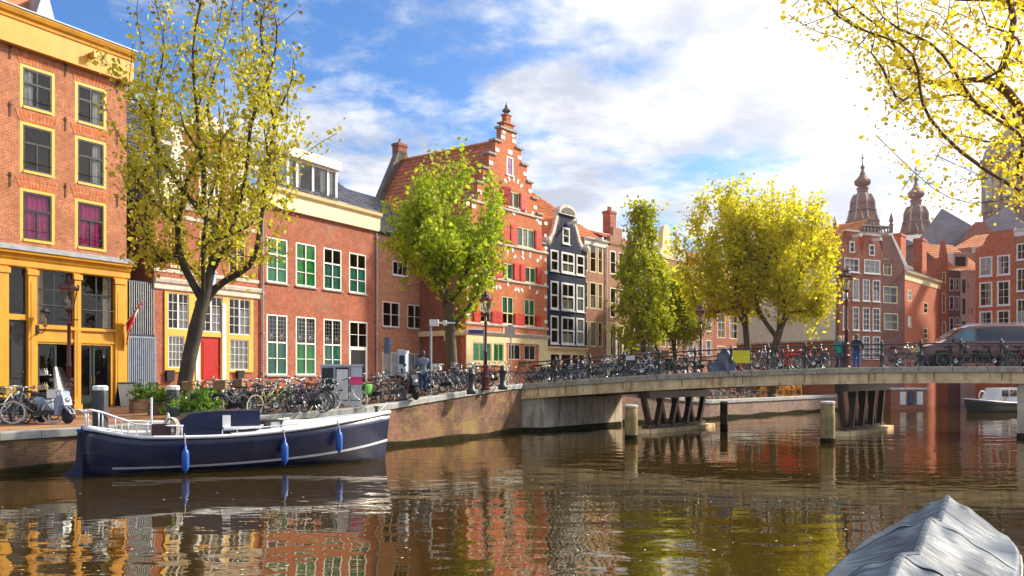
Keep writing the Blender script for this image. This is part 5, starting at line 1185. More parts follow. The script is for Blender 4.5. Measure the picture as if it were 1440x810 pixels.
railing(.25, 'dark iron bridge railing on the side with the covered scooter')
railing(BWID-.25, 'dark iron bridge railing where two people lean')
# yellow board on the railing
def yellow_board():
    s = s_of(1043.5); z = zd(s)
    o = empty('railing_board', BL+BP(s, .17, z), math.atan2(BB.y, BB.x), 'plain bright yellow board fixed to the bridge railing', 'board')
    m = MB(); m.box(-.37, .37, -.02, .0, .34, .90); m.build('panel', plain('signal yellow', (.85, .72, .02), .5, .08, 2), o)
    f = MB(); f.box(-.385, .385, .001, .02, .33, .36); f.box(-.385, .385, .001, .02, .88, .91); f.build('batten', M_DGREY, o)
yellow_board()
# ------------------------------------------------------------------ mooring posts
M_POST = plain('mossy mooring timber', (.34, .25, .10), .85, .35, 3, dirt=(.14, .12, .03), dirt_amt=.8, stretch=(3, 3, .6), bump=.5, bscale=14)
M_POSTD = plain('dark brown timber', (.06, .05, .03), .7, .4, 3, bump=.5, bscale=14)  # much darker timber than the other mooring posts
def mooring(x, ytop, ybase, r, mat, label):
    p = pxz(x, ybase, 0); z = CAMZ-(ytop-HZ)/FPX*p.y
    o = empty('mooring_post', (p.x, p.y, 0), random.random(), label, 'post')
    m = MB(); pr = [(r*.98, -1.5), (r, 0), (r*1.03, z*.5), (r*.97, z-.04), (r*.9, z-.02)]; m.lathe(pr, 14); m.build('timber', mat, o, True)
    c = MB(); c.lathe([(r*1.05, z-.05), (r*1.05, z+.03), (r*.9, z+.05), (.02, z+.06)], 14); c.build('cap', M_SAND, o)
    b = MB(); b.lathe([(r*1.02, -.2), (r*1.03, .18), (r*1.0, .2)], 14); b.build('wet_base', M_ALGAE, o)
mooring(887.5, 571, 618, .26, M_POST, 'stout mossy mooring post in front of the W shaped trestle')
mooring(1018, 566, 602, .19, M_POSTD, 'dark mooring post standing behind the bridge')
mooring(1164, 566, 623, .26, M_POST, 'stout pale mooring post beside the second trestle')
# ------------------------------------------------------------------ navy boat
M_NAVY = plain('navy hull paint', (.004, .009, .05), .3, .25, 1.5, coat=.35, dirt=(.045, .05, .075), dirt_amt=.4, stretch=(1.2, 1.2, .4))
M_BWHITE = plain('boat white', (.78, .79, .80), .4, .06, 2, dirt=(.5, .48, .42), dirt_amt=.25)
M_FEND = plain('blue fender', (.015, .10, .42), .4, .12, 3)
M_ROPE = plain('rope', (.55, .52, .45), .9, .2, 20)
def loft(secs, closed=False):
    """secs: list of point rows -> quads"""
    m = MB(); k = len(secs[0]); m.v = [tuple(p) for s_ in secs for p in s_]
    for i in range(len(secs)-1):
        for j in range(k-1 if not closed else k): m.f.append((i*k+j, i*k+(j+1) % k, (i+1)*k+(j+1) % k, (i+1)*k+j)); m.m.append(0)
    return m
def navy_boat():
    a = Vector((-11.25, 22.35, 0)); b = Vector((-3.82, 26.6, 0)); L = (b-a).length; rz = math.atan2(b.y-a.y, b.x-a.x)
    root = empty('canal_boat', a, rz, 'navy blue steel canal boat with white deck and blue fenders moored at the quay', 'boat')
    n = 26
    def hb(t):                                          # half beam at deck
        return 1.28*min(1, (1-(1-t/.32)**2)**.5 if t < .32 else 1)*(1 if t < .55 else max(.015, 1-((t-.55)/.45)**2.3)) if t > .0 else .42
    def hbeam(t): return max(.03, max(hb(t), .62*(1-t/.12)) if t < .12 else hb(t))
    def sheer(t): return 1.02+.22*max(0, (.16-t)/.16)**1.3-.06*math.sin(math.pi*min(1, t/.8))+.44*max(0, (t-.35)/.65)**1.7
    secs = []; 
    for i in range(n+1):
        t = i/n; B, Z = hbeam(t), sheer(t); kz = -.45+(.35 if t < .08 else 0)*(1-t/.08)
        rake = .12*max(0, (t-.8)/.2)
        x = L*t
        row = []
        for f, w in ((0, .12), (.25, .55), (.45, .80), (.65, .93), (.85, .99), (1, 1)):
            row.append(Vector((x-(1-f)*rake*3.2*0.5+0, -B*w*(1 if t < .9 else 1), kz+(Z-kz)*f)))
        secs.append(row+[Vector((p.x, -p.y, p.z)) for p in row[::-1]])
    h = loft(secs); h.f.append(tuple(range(12))); h.m.append(0); hull = h.build('hull', M_NAVY, root, True)
    scum = []; st = []                                  # white boot stripe follows the hull a little above the water
    for i in range(2, n+1):
        t = i/n; B, Z = hbeam(t), sheer(t); kz = -.45; zz = .16+.40*max(0, (t-.3)/.7)**2
        def side(z):
            f = (z-kz)/(Z-kz); xs = (0, .25, .45, .65, .85, 1); ws = (.12, .55, .80, .93, .99, 1)
            w = float(np.interp(f, xs, ws)); rake = .12*max(0, (t-.8)/.2); return Vector((L*t-(1-f)*rake*1.6, -B*w-.012, z))
        st.append([side(zz), side(zz+.055+.02*t)]); scum.append([side(-.1), side(.05+.02*math.sin(i*1.7))])
    loft(st).build('boot_stripe', M_BWHITE, hull); loft(scum).build('waterline_stain', plain('waterline scum', (.06, .055, .03), .9, .4, 5), hull)
    loft([[Vector((p.x, -p.y, p.z)) for p in r_] for r_ in st]).build('boot_stripe', M_BWHITE, hull)
    # gunwale and decks
    for s in (-1, 1):
        g = MB(); g.tube([(L*i/n, s*hbeam(i/n), sheer(i/n)+.01) for i in range(n+1)], .055, 6); g.build('gunwale', M_BWHITE, root, True)
    dk = []
    for i in range(int(n*.44), n+1):
        t = i/n; B = hbeam(t)-.03; z = sheer(t)+.0; dk.append([Vector((L*t, -B, z)), Vector((L*t, -B*.5, z+.05)), Vector((L*t, 0, z+.07)), Vector((L*t, B*.5, z+.05)), Vector((L*t, B, z))])
    loft(dk).build('foredeck', M_BWHITE, root, True)
    fl = []
    for i in range(0, int(n*.46)):
        t = i/n; B = hbeam(t)-.05; fl.append([Vector((L*t, -B, .62)), Vector((L*t, B, .62))])
    loft(fl).build('cockpit_floor', M_BWHITE, root)
    hc = MB(); t0 = .62; hc.box(L*.56, L*.80, -.42, .42, sheer(.62)+.02, sheer(.7)+.13); hc.build('deck_hatch', M_BWHITE, root)
    bl = MB(); bl.lathe([(.05, 0), (.05, .14), (.1, .15), (.1, .19)], 8, (L*.95, 0, sheer(.95)+.06)); bl.build('bow_bollard', M_IRON, root)
    # console and engine box
    c = MB(); z0 = .62; P = [(L*.255, z0), (L*.255, 1.30), (L*.30, 1.55), (L*.375, 1.62), (L*.52, 1.62), (L*.52, z0)]
    c.prism(P, -.55, .55); con = c.build('console', M_NAVY, root)
    w = MB(); w.box(L*.40, L*.425, -.6, -.55, 1.1, 1.5); w.box(L*.40, L*.52, -.78, -.552, 1.12, 1.18); w.build('console_trim', M_BWHITE, con)
    tb = MB(); tb.box(L*.52, L*.60, -.5, .5, 1.28, 1.32); tb.box(L*.535, L*.54, -.48, -.44, .9, 1.28); tb.box(L*.59, L*.595, -.48, -.44, .9, 1.28); tb.build('table', M_BLACKP, root)
    wh = MB(); wh.tube([(L*.245, .22*math.cos(q), 1.34+.22*math.sin(q)) for q in [2*math.pi*i/18 for i in range(18)]], .022, 6, closed=True)
    for q in (0, 2.1, 4.2): wh.tube([(L*.245, 0, 1.34), (L*.245, .22*math.cos(q), 1.34+.22*math.sin(q))], .014, 5)
    wh.build('steering_wheel', M_BWHITE, root, True)
    # white pushpit rails
    for s in (-1, 1):
        r = MB(); top = [(L*t, s*(hbeam(t)-.04), sheer(t)+h_) for t, h_ in ((0.0, .42), (.03, .50), (.06, .48), (.10, .40), (.14, .33), (.20, .32), (.27, .31))]; r.tube(top, .022, 6)
        for t, h_ in ((.012, .46), (.05, .49), (.10, .40), (.14, .33), (.20, .32), (.265, .31)): r.tube([(L*t, s*(hbeam(t)-.04), sheer(t)), (L*t, s*(hbeam(t)-.04), sheer(t)+h_)], .018, 6)
        r.build('stern_rail', M_BWHITE, root, True)
        r = MB(); r.tube([(L*t, s*(hbeam(t)-.06), sheer(t)+.17) for t in (.385, .45, .5, .56, .62, .67)], .018, 6)
        for t in (.385, .43, .5, .56, .62, .67): r.tube([(L*t, s*(hbeam(t)-.06), sheer(t)), (L*t, s*(hbeam(t)-.06), sheer(t)+.17)], .014, 6)
        r.build('hand_rail', M_BWHITE, root, True)
    r = MB(); r.tube([(0.0, -.55, sheer(0)+.42), (-.08, -.3, sheer(0)+.46), (-.1, 0, sheer(0)+.47), (-.08, .3, sheer(0)+.46), (0.0, .55, sheer(0)+.42)], .022, 6); r.build('stern_rail', M_BWHITE, root, True)
    p = MB(); p.tube([(L*.20, .3, .62), (L*.20, .3, 2.0)], .03, 8); p.build('flag_staff', M_BWHITE, root)
    bd = MB(); bd.box(L*.18, L*.235, -hbeam(.2)+.0, -hbeam(.2)+.03, 1.03, 1.34); bd.build('name_board', M_SIGNB, root)
    # rudder
    ru = MB(); ru.prism([(-.32, -.25), (.12, -.25), (.1, .5), (.06, 1.12), (-.12, 1.12), (-.16, .4), (-.3, .12), (-.5, .0), (-.52, -.12)], -.05, .05); ru.build('rudder', M_NAVY, root)
    ru = MB(); ru.box(-.14, .1, -.07, .07, 1.12, 1.2); ru.build('rudder_head', M_FEND, root)
    # fenders
    for t in (.272, .575, .765):
        B, Z = hbeam(t), sheer(t)
        f = empty('boat_fender', root.matrix_basis @ Vector((L*t, -B-.16, 0)) if False else a+Matrix.Rotation(rz, 3, 'Z') @ Vector((L*t, -B-.14, 0)), rz, {.272: 'blue fender hanging beside the navy boat console', .575: 'blue fender hanging at the middle of the navy boat', .765: 'blue fender hanging near the bow of the navy boat'}[t], 'fender', 'blue boat fenders')
        z = Z-.92 if t < .7 else Z-.86
        m = MB(); m.lathe([(.03, 0), (.04, .05), (.08, .1), (.10, .17), (.10, .50), (.08, .58), (.035, .64), (.03, .76)], 12, (0, 0, z)); m.build('body', M_FEND, f, True)
        l = MB(); l.tube([(0, 0, z+.75), (0, .09, Z+.05), (0, .16, Z+.1)], .013, 5); l.build('rope', M_ROPE, f)
    rp = MB()
    for k in range(4):
        rp.tube([(L*.235+.18*math.cos(q)+.03*k, -.9+.02*k, 1.18+.3*math.sin(q)) for q in [2*math.pi*i/16 for i in range(16)]], .016, 5, closed=True)
    rp.build('coiled_rope', M_ROPE, root, True)
    for t, q in ((.08, Vector((-12.2, 24.2, 0))), (.90, Vector((-4.6, 31.4, 0)))):
        q.z = gz(q.x, q.y)+(.5 if t < .5 else .03); e = Matrix.Rotation(-rz, 3, 'Z') @ (q-a); s_ = Vector((L*t, .45 if t < .5 else .3, sheer(t)+.05)); ln = MB()
        ln.tube([s_.lerp(e, i/10)-Vector((0, 0, .22*math.sin(math.pi*i/10))) for i in range(11)], .016, 5); ln.build('mooring_line', M_ROPE, root, True)
M_SIGNB = plain('dark maroon board', (.04, .012, .015), .5, .2, 3)
navy_boat()
def far_boat():
    b = pxz(1356, 580, 0); e = pxz(1424, 577, 0); L = 6.0; rz = math.atan2(e.y-b.y, e.x-b.x)-.15
    root = empty('moored_boat', (b.x, b.y, 0), rz, 'small black boat with white rubbing strake moored below the red brick house', 'boat')
    secs = []; n = 14
    for i in range(n+1):
        t = i/n; B = .95*(1-(1-min(1, t/.4))**2.2)+.03; Z = .62+.35*(1-t)**2
        row = [Vector((L*t+.4*(1-t)*(1-f), -B*w, -.3+(Z+.3)*f)) for f, w in ((0, .3), (.4, .8), (.8, .98), (1, 1))]; secs.append(row+[Vector((p.x, -p.y, p.z)) for p in row[::-1]])
    loft(secs).build('hull', M_BLACKP, root, True)
    for s in (-1, 1):
        g = MB(); g.tube([tuple(r_[3] if s < 0 else r_[4]) for r_ in secs], .05, 5); g.build('strake', M_BWHITE, root)
    d = loft([[r_[3]+Vector((0, .05, -.06)), r_[4]+Vector((0, -.05, -.06))] for r_ in secs]); d.build('deck', M_SAND, root)
    c = MB(); c.prism([(2.2, .5), (5.6, .5), (5.6, 1.7), (3.0, 1.7)], -.55, .55); o = c.build('wheelhouse', M_BWHITE, root)
    for x0, x1 in ((3.2, 3.9), (4.1, 4.8)): w = MB(); w.box(x0, x1, -.57, -.55, 1.1, 1.55); w.build('window', M_GLDARK, o)
    r = MB(); r.tube([(1.5, -.2, .62+.38*0+.3+.36*math.sin(q)+.1, )[:3] if False else (1.5+.3*math.cos(q), -.25, 1.15+.34*math.sin(q)) for q in [2*math.pi*i/18 for i in range(18)]], .05, 6, closed=True); r.tube([(1.5, -.25, .4), (1.5, -.25, .82)], .03, 6); r.build('life_ring', M_BWHITE, root, True)
    o = MB(); o.beam((3.0, -.7, .7), (4.3, -.7, 1.5), .05, .05); o.build('boat_hook', plain('orange oar', (.6, .2, .04), .6, .2, 5), root)
far_boat()
# ------------------------------------------------------------------ foreground boat under a tarpaulin
def tarpmat():
    m, nt, b, out = nodes('grey blue tarpaulin')
    tc = nt.nodes.new('ShaderNodeTexCoord'); v = tc.outputs['Object']
    col = nmix(nt, nramp(nt, nnoise(nt, v, 1.2, 6, .65), .35, .65), (.028, .047, .078), (.06, .092, .135))
    spots = nnoise(nt, v, 38.0, 3, .7); col = nmix(nt, nramp(nt, spots, .66, .72, 0, .45), col, (.55, .57, .58))
    nt.links.new(col, b.inputs['Base Color']); b.inputs['Roughness'].default_value = .5; b.inputs['Specular IOR Level'].default_value = .22
    mp = nt.nodes.new('ShaderNodeMapping'); nt.links.new(v, mp.inputs[0]); mp.inputs['Scale'].default_value = (3.4, .8, 1); mp.inputs['Rotation'].default_value = (0, 0, .25)
    n1 = nnoise(nt, mp.outputs[0], 1.3, 3, .5, .9); ab = nt.nodes.new('ShaderNodeMath'); ab.operation = 'SUBTRACT'; nt.links.new(n1, ab.inputs[0]); ab.inputs[1].default_value = .5
    a2 = nt.nodes.new('ShaderNodeMath'); a2.operation = 'ABSOLUTE'; nt.links.new(ab.outputs[0], a2.inputs[0])
    nbump(nt, b, a2.outputs[0], .9, -.09)
    return m
def tarp_boat():
    far, near = Vector((6.0, 11.6, 0)), Vector((1.55, 4.46, 0)); L = (far-near).length; rz = math.atan2(far.y-near.y, far.x-near.x)
    root = empty('covered_boat', near, rz, 'small boat under a grey blue tarpaulin cover in the foreground', 'boat')
    def half(t): return .80*(1-max(0, (t-.66)/.34)**3.0)**.5*(.8+.2*min(1, t/.3)) if t < 1 else .001
    NU, NV = 120, 64; rows = []; rng = np.random.RandomState(3)
    poles = (.12, .40, .66, .90)                          # hoops that hold the cover up
    for i in range(NU+1):
        t = i/NU; x = L*t; H = half(t)
        dp = min(abs(t-q) for q in poles); ridge = .46*(1-.36*min(1, (dp/.13))**1.3)*(1 if t < .90 else max(.0, 1-((t-.90)/.10)**2.4))
        row = []
        for j in range(NV+1):
            u = -1+2*j/NV; s = abs(u)
            prof = .5*(math.sqrt((1-s)**2+.012)-.055)+.5*math.cos(u*math.pi/2)
            sag = -.11*math.sin(math.pi*s)*min(1, dp/.10)
            rad_ = 0.0
            for q in poles:
                dx, dy = (t-q)*L, u*H; r_ = math.hypot(dx, dy); ph = math.atan2(dy, dx); rad_ += .03*min(1, r_/.25)*math.exp(-r_/.55)*(abs(math.sin(3.5*ph+q*9))**.6-.6)
            k = t*26+u*1.5
            fold = rad_+.026*s*(1-abs(math.sin(23*t+1.6*u)))**3-.010*s+.008*math.sin(9*u+14*t)*math.sin(math.pi*s)+.02*(1-min(1, dp/.05))*(1-s)*math.cos(u*17)
            row.append(Vector((x+.12*u*u*(t-.5), u*H, .60+ridge*prof+sag*(1 if t < .9 else .3)+fold)))
        # skirt hangs over the gunwale
        for sgn, idx in ((-1, 0), (1, NV)): pass
        lo = [Vector((x, -H-.03, .60-.22)), Vector((x, -H-.035, .58))]; hi = [Vector((x, H+.035, .58)), Vector((x, H+.03, .60-.22))]
        rows.append(lo+row+hi)
    TM = tarpmat(); tp = loft(rows).build('tarpaulin', TM, root, True)
    loft([[r_[2+NV//2]+Vector((0, q, .006-abs(q)*.5)) for q in (-.035, 0, .035)] for r_ in rows[:-4]]).build('ridge_seam', TM, tp, True)
    for q in poles[:-1]:
        i = int(q*NU); loft([[rows[i][j]+Vector((d_, 0, .006)) for d_ in (-.02, .02)] for j in range(2, NV+3)]).build('hoop_seam', TM, tp, True)
    for i in range(6, NU-6, 6):
        for j in (1, NV+3):
            e = MB(); c = rows[i][j]; e.tube([(c.x+.022*math.cos(a), c.y+(.006 if j > 9 else -.006), c.z-.07+.022*math.sin(a)) for a in [2*math.pi*k_/8 for k_ in range(8)]], .006, 4, closed=True); e.build('eyelet', M_BRASS, tp)
    hs = []
    for i in range(31):
        t = i/30; H = half(t)*.985; hs.append([Vector((L*t-(.3*(t-.6) if t > .6 else 0), -H*w, z)) for w, z in ((.35, -.3), (.75, -.05), (.96, .25), (1, .56))]+[Vector((L*t-(.3*(t-.6) if t > .6 else 0), H*w, z)) for w, z in ((1, .56), (.96, .25), (.75, -.05), (.35, -.3))])
    loft(hs).build('hull', M_BLACKP, root, True)
    for s in (-1, 1):
        r = MB(); r.tube([(L*i/40, s*(half(i/40)+.045), .52+.02*math.sin(i*2.2)) for i in range(40)], .014, 5); r.build('lashing_rope', M_ROPE, root, True)
tarp_boat()
# ------------------------------------------------------------------ bicycles
def ground_at(x, y, zf=gz):
    """first point where the ray of a photo pixel meets the street"""
    prev = None
    for i in range(1600):
        Y = 14+i*.05; p = px(x, y, Y)
        if p.z <= zf(p.x, p.y): return Vector((p.x, p.y, zf(p.x, p.y)))
    return Vector((p.x, p.y, zf(p.x, p.y)))
M_FRAME = plain('bicycle frame black', (.015, .016, .018), .3, .15, 5)
M_TYRE = plain('black tyre', (.02, .02, .02), .8, .2, 8)
M_CHROME = plain('worn chrome', (.55, .56, .57), .3, .2, 8, metal=.85)
M_SADDLE = plain('dark saddle leather', (.03, .022, .018), .55, .2, 8)
FCOL = {k: plain('bicycle frame '+k, c, .32, .15, 5) for k, c in dict(white=(.72, .73, .74), grey=(.30, .31, .33), blue=(.03, .12, .30), red=(.42, .03, .02), green=(.04, .20, .08), silver=(.5, .52, .54), teal=(.03, .28, .34), purple=(.12, .04, .15), yellow=(.42, .28, .04)).items()}
TYC = plain('cream tyre', (.62, .58, .48), .8, .1, 8)
def bike_proto():
    root = empty('bicycle', (0, 0, -40)); wb, r = 1.10, .34
    fm = MB(); bb = (.46, 0, .30); st = (.30, 0, .82); ht, hb_ = (.84, 0, .92), (.90, 0, .66)
    fm.tube([bb, st], .017, 6); fm.tube([bb, (.66, 0, .42), hb_], .019, 6); fm.tube([(.37, 0, .58), (.6, 0, .62), ht], .017, 6); fm.tube([hb_, ht], .021, 6)
    for s in (-1, 1): fm.tube([bb, (0, s*.06, r)], .011, 5); fm.tube([(.33, 0, .74), (0, s*.06, r)], .010, 5)
    fm.build('frame', M_FRAME, root, True)
    fk = MB()
    for s in (-1, 1): fk.tube([(.89, s*.05, .66), (.98, s*.055, .46), (wb, s*.055, r)], .011, 5)
    fk.box(.86, .93, -.06, .06, .645, .67); fk.build('fork', M_FRAME, root, True)
    hd = MB(); hd.tube([(.84, 0, .90), (.815, 0, 1.06)], .013, 6); hd.tube([(.62, -.29, 1.04), (.76, -.27, 1.08), (.84, -.12, 1.09), (.82, 0, 1.07), (.84, .12, 1.09), (.76, .27, 1.08), (.62, .29, 1.04)], .012, 6); h = hd.build('handlebar', M_CHROME, root, True)
    for s in (-1, 1): g = MB(); g.tube([(.60, s*.29, 1.035), (.72, s*.277, 1.07)], .018, 6); g.build('grip', M_SADDLE, h)
    lm = MB(); lm.lathe([(.0, 0), (.045, .02), (.055, .07), (.05, .1)], 8, (0, 0, 0)); lo = lm.build('headlamp', M_CHROME, root, True); lo.location = (.93, 0, .88); lo.rotation_euler = (0, R(90), 0)
    sd = MB(); sd.add([(.12, -.10, .92), (.12, .10, .92), (.24, .09, .925), (.24, -.09, .925), (.40, .02, .93), (.40, -.02, .93), (.12, -.09, .86), (.12, .09, .86), (.24, .07, .88), (.24, -.07, .88), (.40, .015, .90), (.40, -.015, .90)], [(0, 3, 2, 1), (3, 5, 4, 2), (0, 1, 7, 6), (1, 2, 8, 7), (2, 4, 10, 8), (4, 5, 11, 10), (5, 3, 9, 11), (3, 0, 6, 9), (6, 7, 8, 9), (9, 8, 10, 11)]); sd.tube([(.295, 0, .80), (.27, 0, .89)], .012, 6)
    sd.build('saddle', M_SADDLE, root)
    for name, x in (('rear_wheel', 0), ('front_wheel', wb)):
        w = link(name, None, root, (x, 0, r))
        t = MB(); t.tube([(r*math.cos(a)*.955, 0, r*math.sin(a)*.955) for a in [2*math.pi*i/24 for i in range(24)]], .021, 6, closed=True); t.build('tyre', M_TYRE, w, True)
        q = MB(); q.tube([(r*.89*math.cos(a), 0, r*.89*math.sin(a)) for a in [2*math.pi*i/24 for i in range(24)]], .011, 4, closed=True); q.lathe([(.022, -.05), (.03, -.04), (.018, 0), (.03, .04), (.022, .05)], 6)
        hub = MB(); hub.tube([(0, -.06, 0), (0, .06, 0)], .025, 6)
        for i in range(16):
            a = 2*math.pi*i/16; s = .025 if i % 2 else -.025
            hub.tube([(.0, s, 0), (r*.89*math.cos(a), 0, r*.89*math.sin(a))], .0035, 3, cap=False)
        hub.tube([(r*.89*math.cos(a), 0, r*.89*math.sin(a)) for a in [2*math.pi*i/24 for i in range(24)]], .012, 4, closed=True)
        hub.build('rim', M_CHROME, w, True)
        mg = loft([[Vector((.375*math.cos(a), s*.028, .375*math.sin(a))) for s in (-1, 1)] for a in ([R(20+i*14) for i in range(11)] if x == 0 else [R(30+i*12) for i in range(9)])]); mg.build('mudguard', M_FRAME, w)
    ck = MB(); ck.lathe([(.0, -.012), (.095, -.01), (.095, .01), (.0, .012)], 12, (0, 0, 0)); c = ck.build('crank', M_CHROME, root); c.location = bb; c.rotation_euler = (R(90), 0, 0)
    pd = MB(); pd.tube([(.46, .07, .30), (.56, .09, .17)], .011, 5); pd.box(.51, .61, .09, .18, .15, .18); pd.tube([(.46, -.07, .30), (.36, -.09, .43)], .011, 5); pd.box(.31, .41, -.18, -.09, .42, .45); pd.build('pedal', M_TYRE, root)
    cg = MB(); cg.prism([(-.02, .28), (.50, .22), (.56, .30), (.50, .39), (-.02, .40)], .055, .075); cg.build('chain_guard', M_FRAME, root)
    rk = MB(); rk.box(-.30, .20, -.065, -.05, .735, .75); rk.box(-.30, .20, .05, .065, .735, .75)
    for x in (-.28, -.14, 0, .14): rk.box(x, x+.015, -.05, .05, .737, .748)
    for s in (-1, 1): rk.tube([(-.2, s*.057, .735), (0, s*.07, r)], .007, 4); rk.tube([(.1, s*.057, .735), (0, s*.07, r)], .007, 4)
    rk.build('carrier', M_FRAME, root)
    ks = MB(); ks.tube([(.12, .06, .30), (.05, .18, .015)], .009, 5); ks.build('kickstand', M_CHROME, root)
    return root
BIKE = bike_proto()
M_WICKER = plain('wicker', (.30, .17, .07), .85, .3, 25)
M_PINKC = plain('hot pink plastic', (.80, .03, .16), .4, .1, 4)
M_WCRATE = plain('white crate plastic', (.78, .77, .74), .5, .08, 4)
M_BAG = {'green': plain('green pannier', (.10, .32, .05), .7, .2, 6), 'black': plain('black pannier', (.025, .025, .03), .6, .2, 6), 'grey': plain('grey pannier', (.2, .21, .23), .7, .2, 6)}
def add_crate(b, mat, x, z, w=.40, d=.30, h=.26, name='crate'):
    m = MB(); t = .012
    for dm in ((x-w/2, x+w/2, -d/2, -d/2+t, z, z+h), (x-w/2, x+w/2, d/2-t, d/2, z, z+h), (x-w/2, x-w/2+t, -d/2+t, d/2-t, z, z+h), (x+w/2-t, x+w/2, -d/2+t, d/2-t, z, z+h), (x-w/2+t, x+w/2-t, -d/2+t, d/2-t, z, z+t)): m.box(*dm)
    m.box(x-w/2-.012, x+w/2+.012, -d/2-.012, -d/2-.001, z+h-.03, z+h); m.box(x-w/2-.012, x+w/2+.012, d/2+.001, d/2+.012, z+h-.03, z+h)
    return m.build(name, mat, b)
def add_bags(b, mat):
    for s in (-1, 1):
        m = MB(); M = Matrix.Translation((-.05, s*.15, .55)); m.lathe([(.16, -.18), (.19, -.12), (.19, .12), (.15, .19)], 10, (0, 0, 0), sx=1.0, sy=.42); o = m.build('pannier', mat, b, True); o.location = (-.05, s*.15, .55)
def add_seat(b, mat):
    m = MB(); m.box(-.28, .08, -.15, .15, .75, .80); m.box(-.30, -.24, -.16, .16, .80, 1.15); m.box(-.26, -.02, -.16, -.12, .80, .95); m.box(-.26, -.02, .12, .16, .80, .95); m.build('child_seat', mat, b)
NB = [0]
def bike(p, yaw, col, label, group, extra=None, scale=1.0, lean=0.0, cream=False):
    if NB[0] == 0: b = BIKE
    else: b = copy_tree(BIKE_CLEAN, None)
    NB[0] += 1
    def paint(o):
        if o.type == 'MESH':
            for s_ in o.material_slots:
                if s_.material is M_FRAME and col != 'black' and o.name.split('.')[0] in ('frame', 'fork'): s_.link = 'OBJECT'; s_.material = FCOL[col]
                if s_.material is M_TYRE and cream and o.name.startswith('tyre'): s_.link = 'OBJECT'; s_.material = TYC
        for c in o.children: paint(c)
    paint(b)
    b.location = p; b.rotation_euler = (lean, 0, yaw); b.scale = (scale,)*3
    # steer the front end a little? keep straight: parked in racks
    tag(b, label, 'bicycle', group)
    if extra:
        k = extra[0]
        if k == 'crate': add_crate(b, extra[1], 1.02, .86)
        elif k == 'rearcrate': add_crate(b, extra[1], -.05, .76)
        elif k == 'bags': add_bags(b, extra[1])
        elif k == 'seat': add_seat(b, extra[1])
    return b
BIKE_CLEAN = BIKE
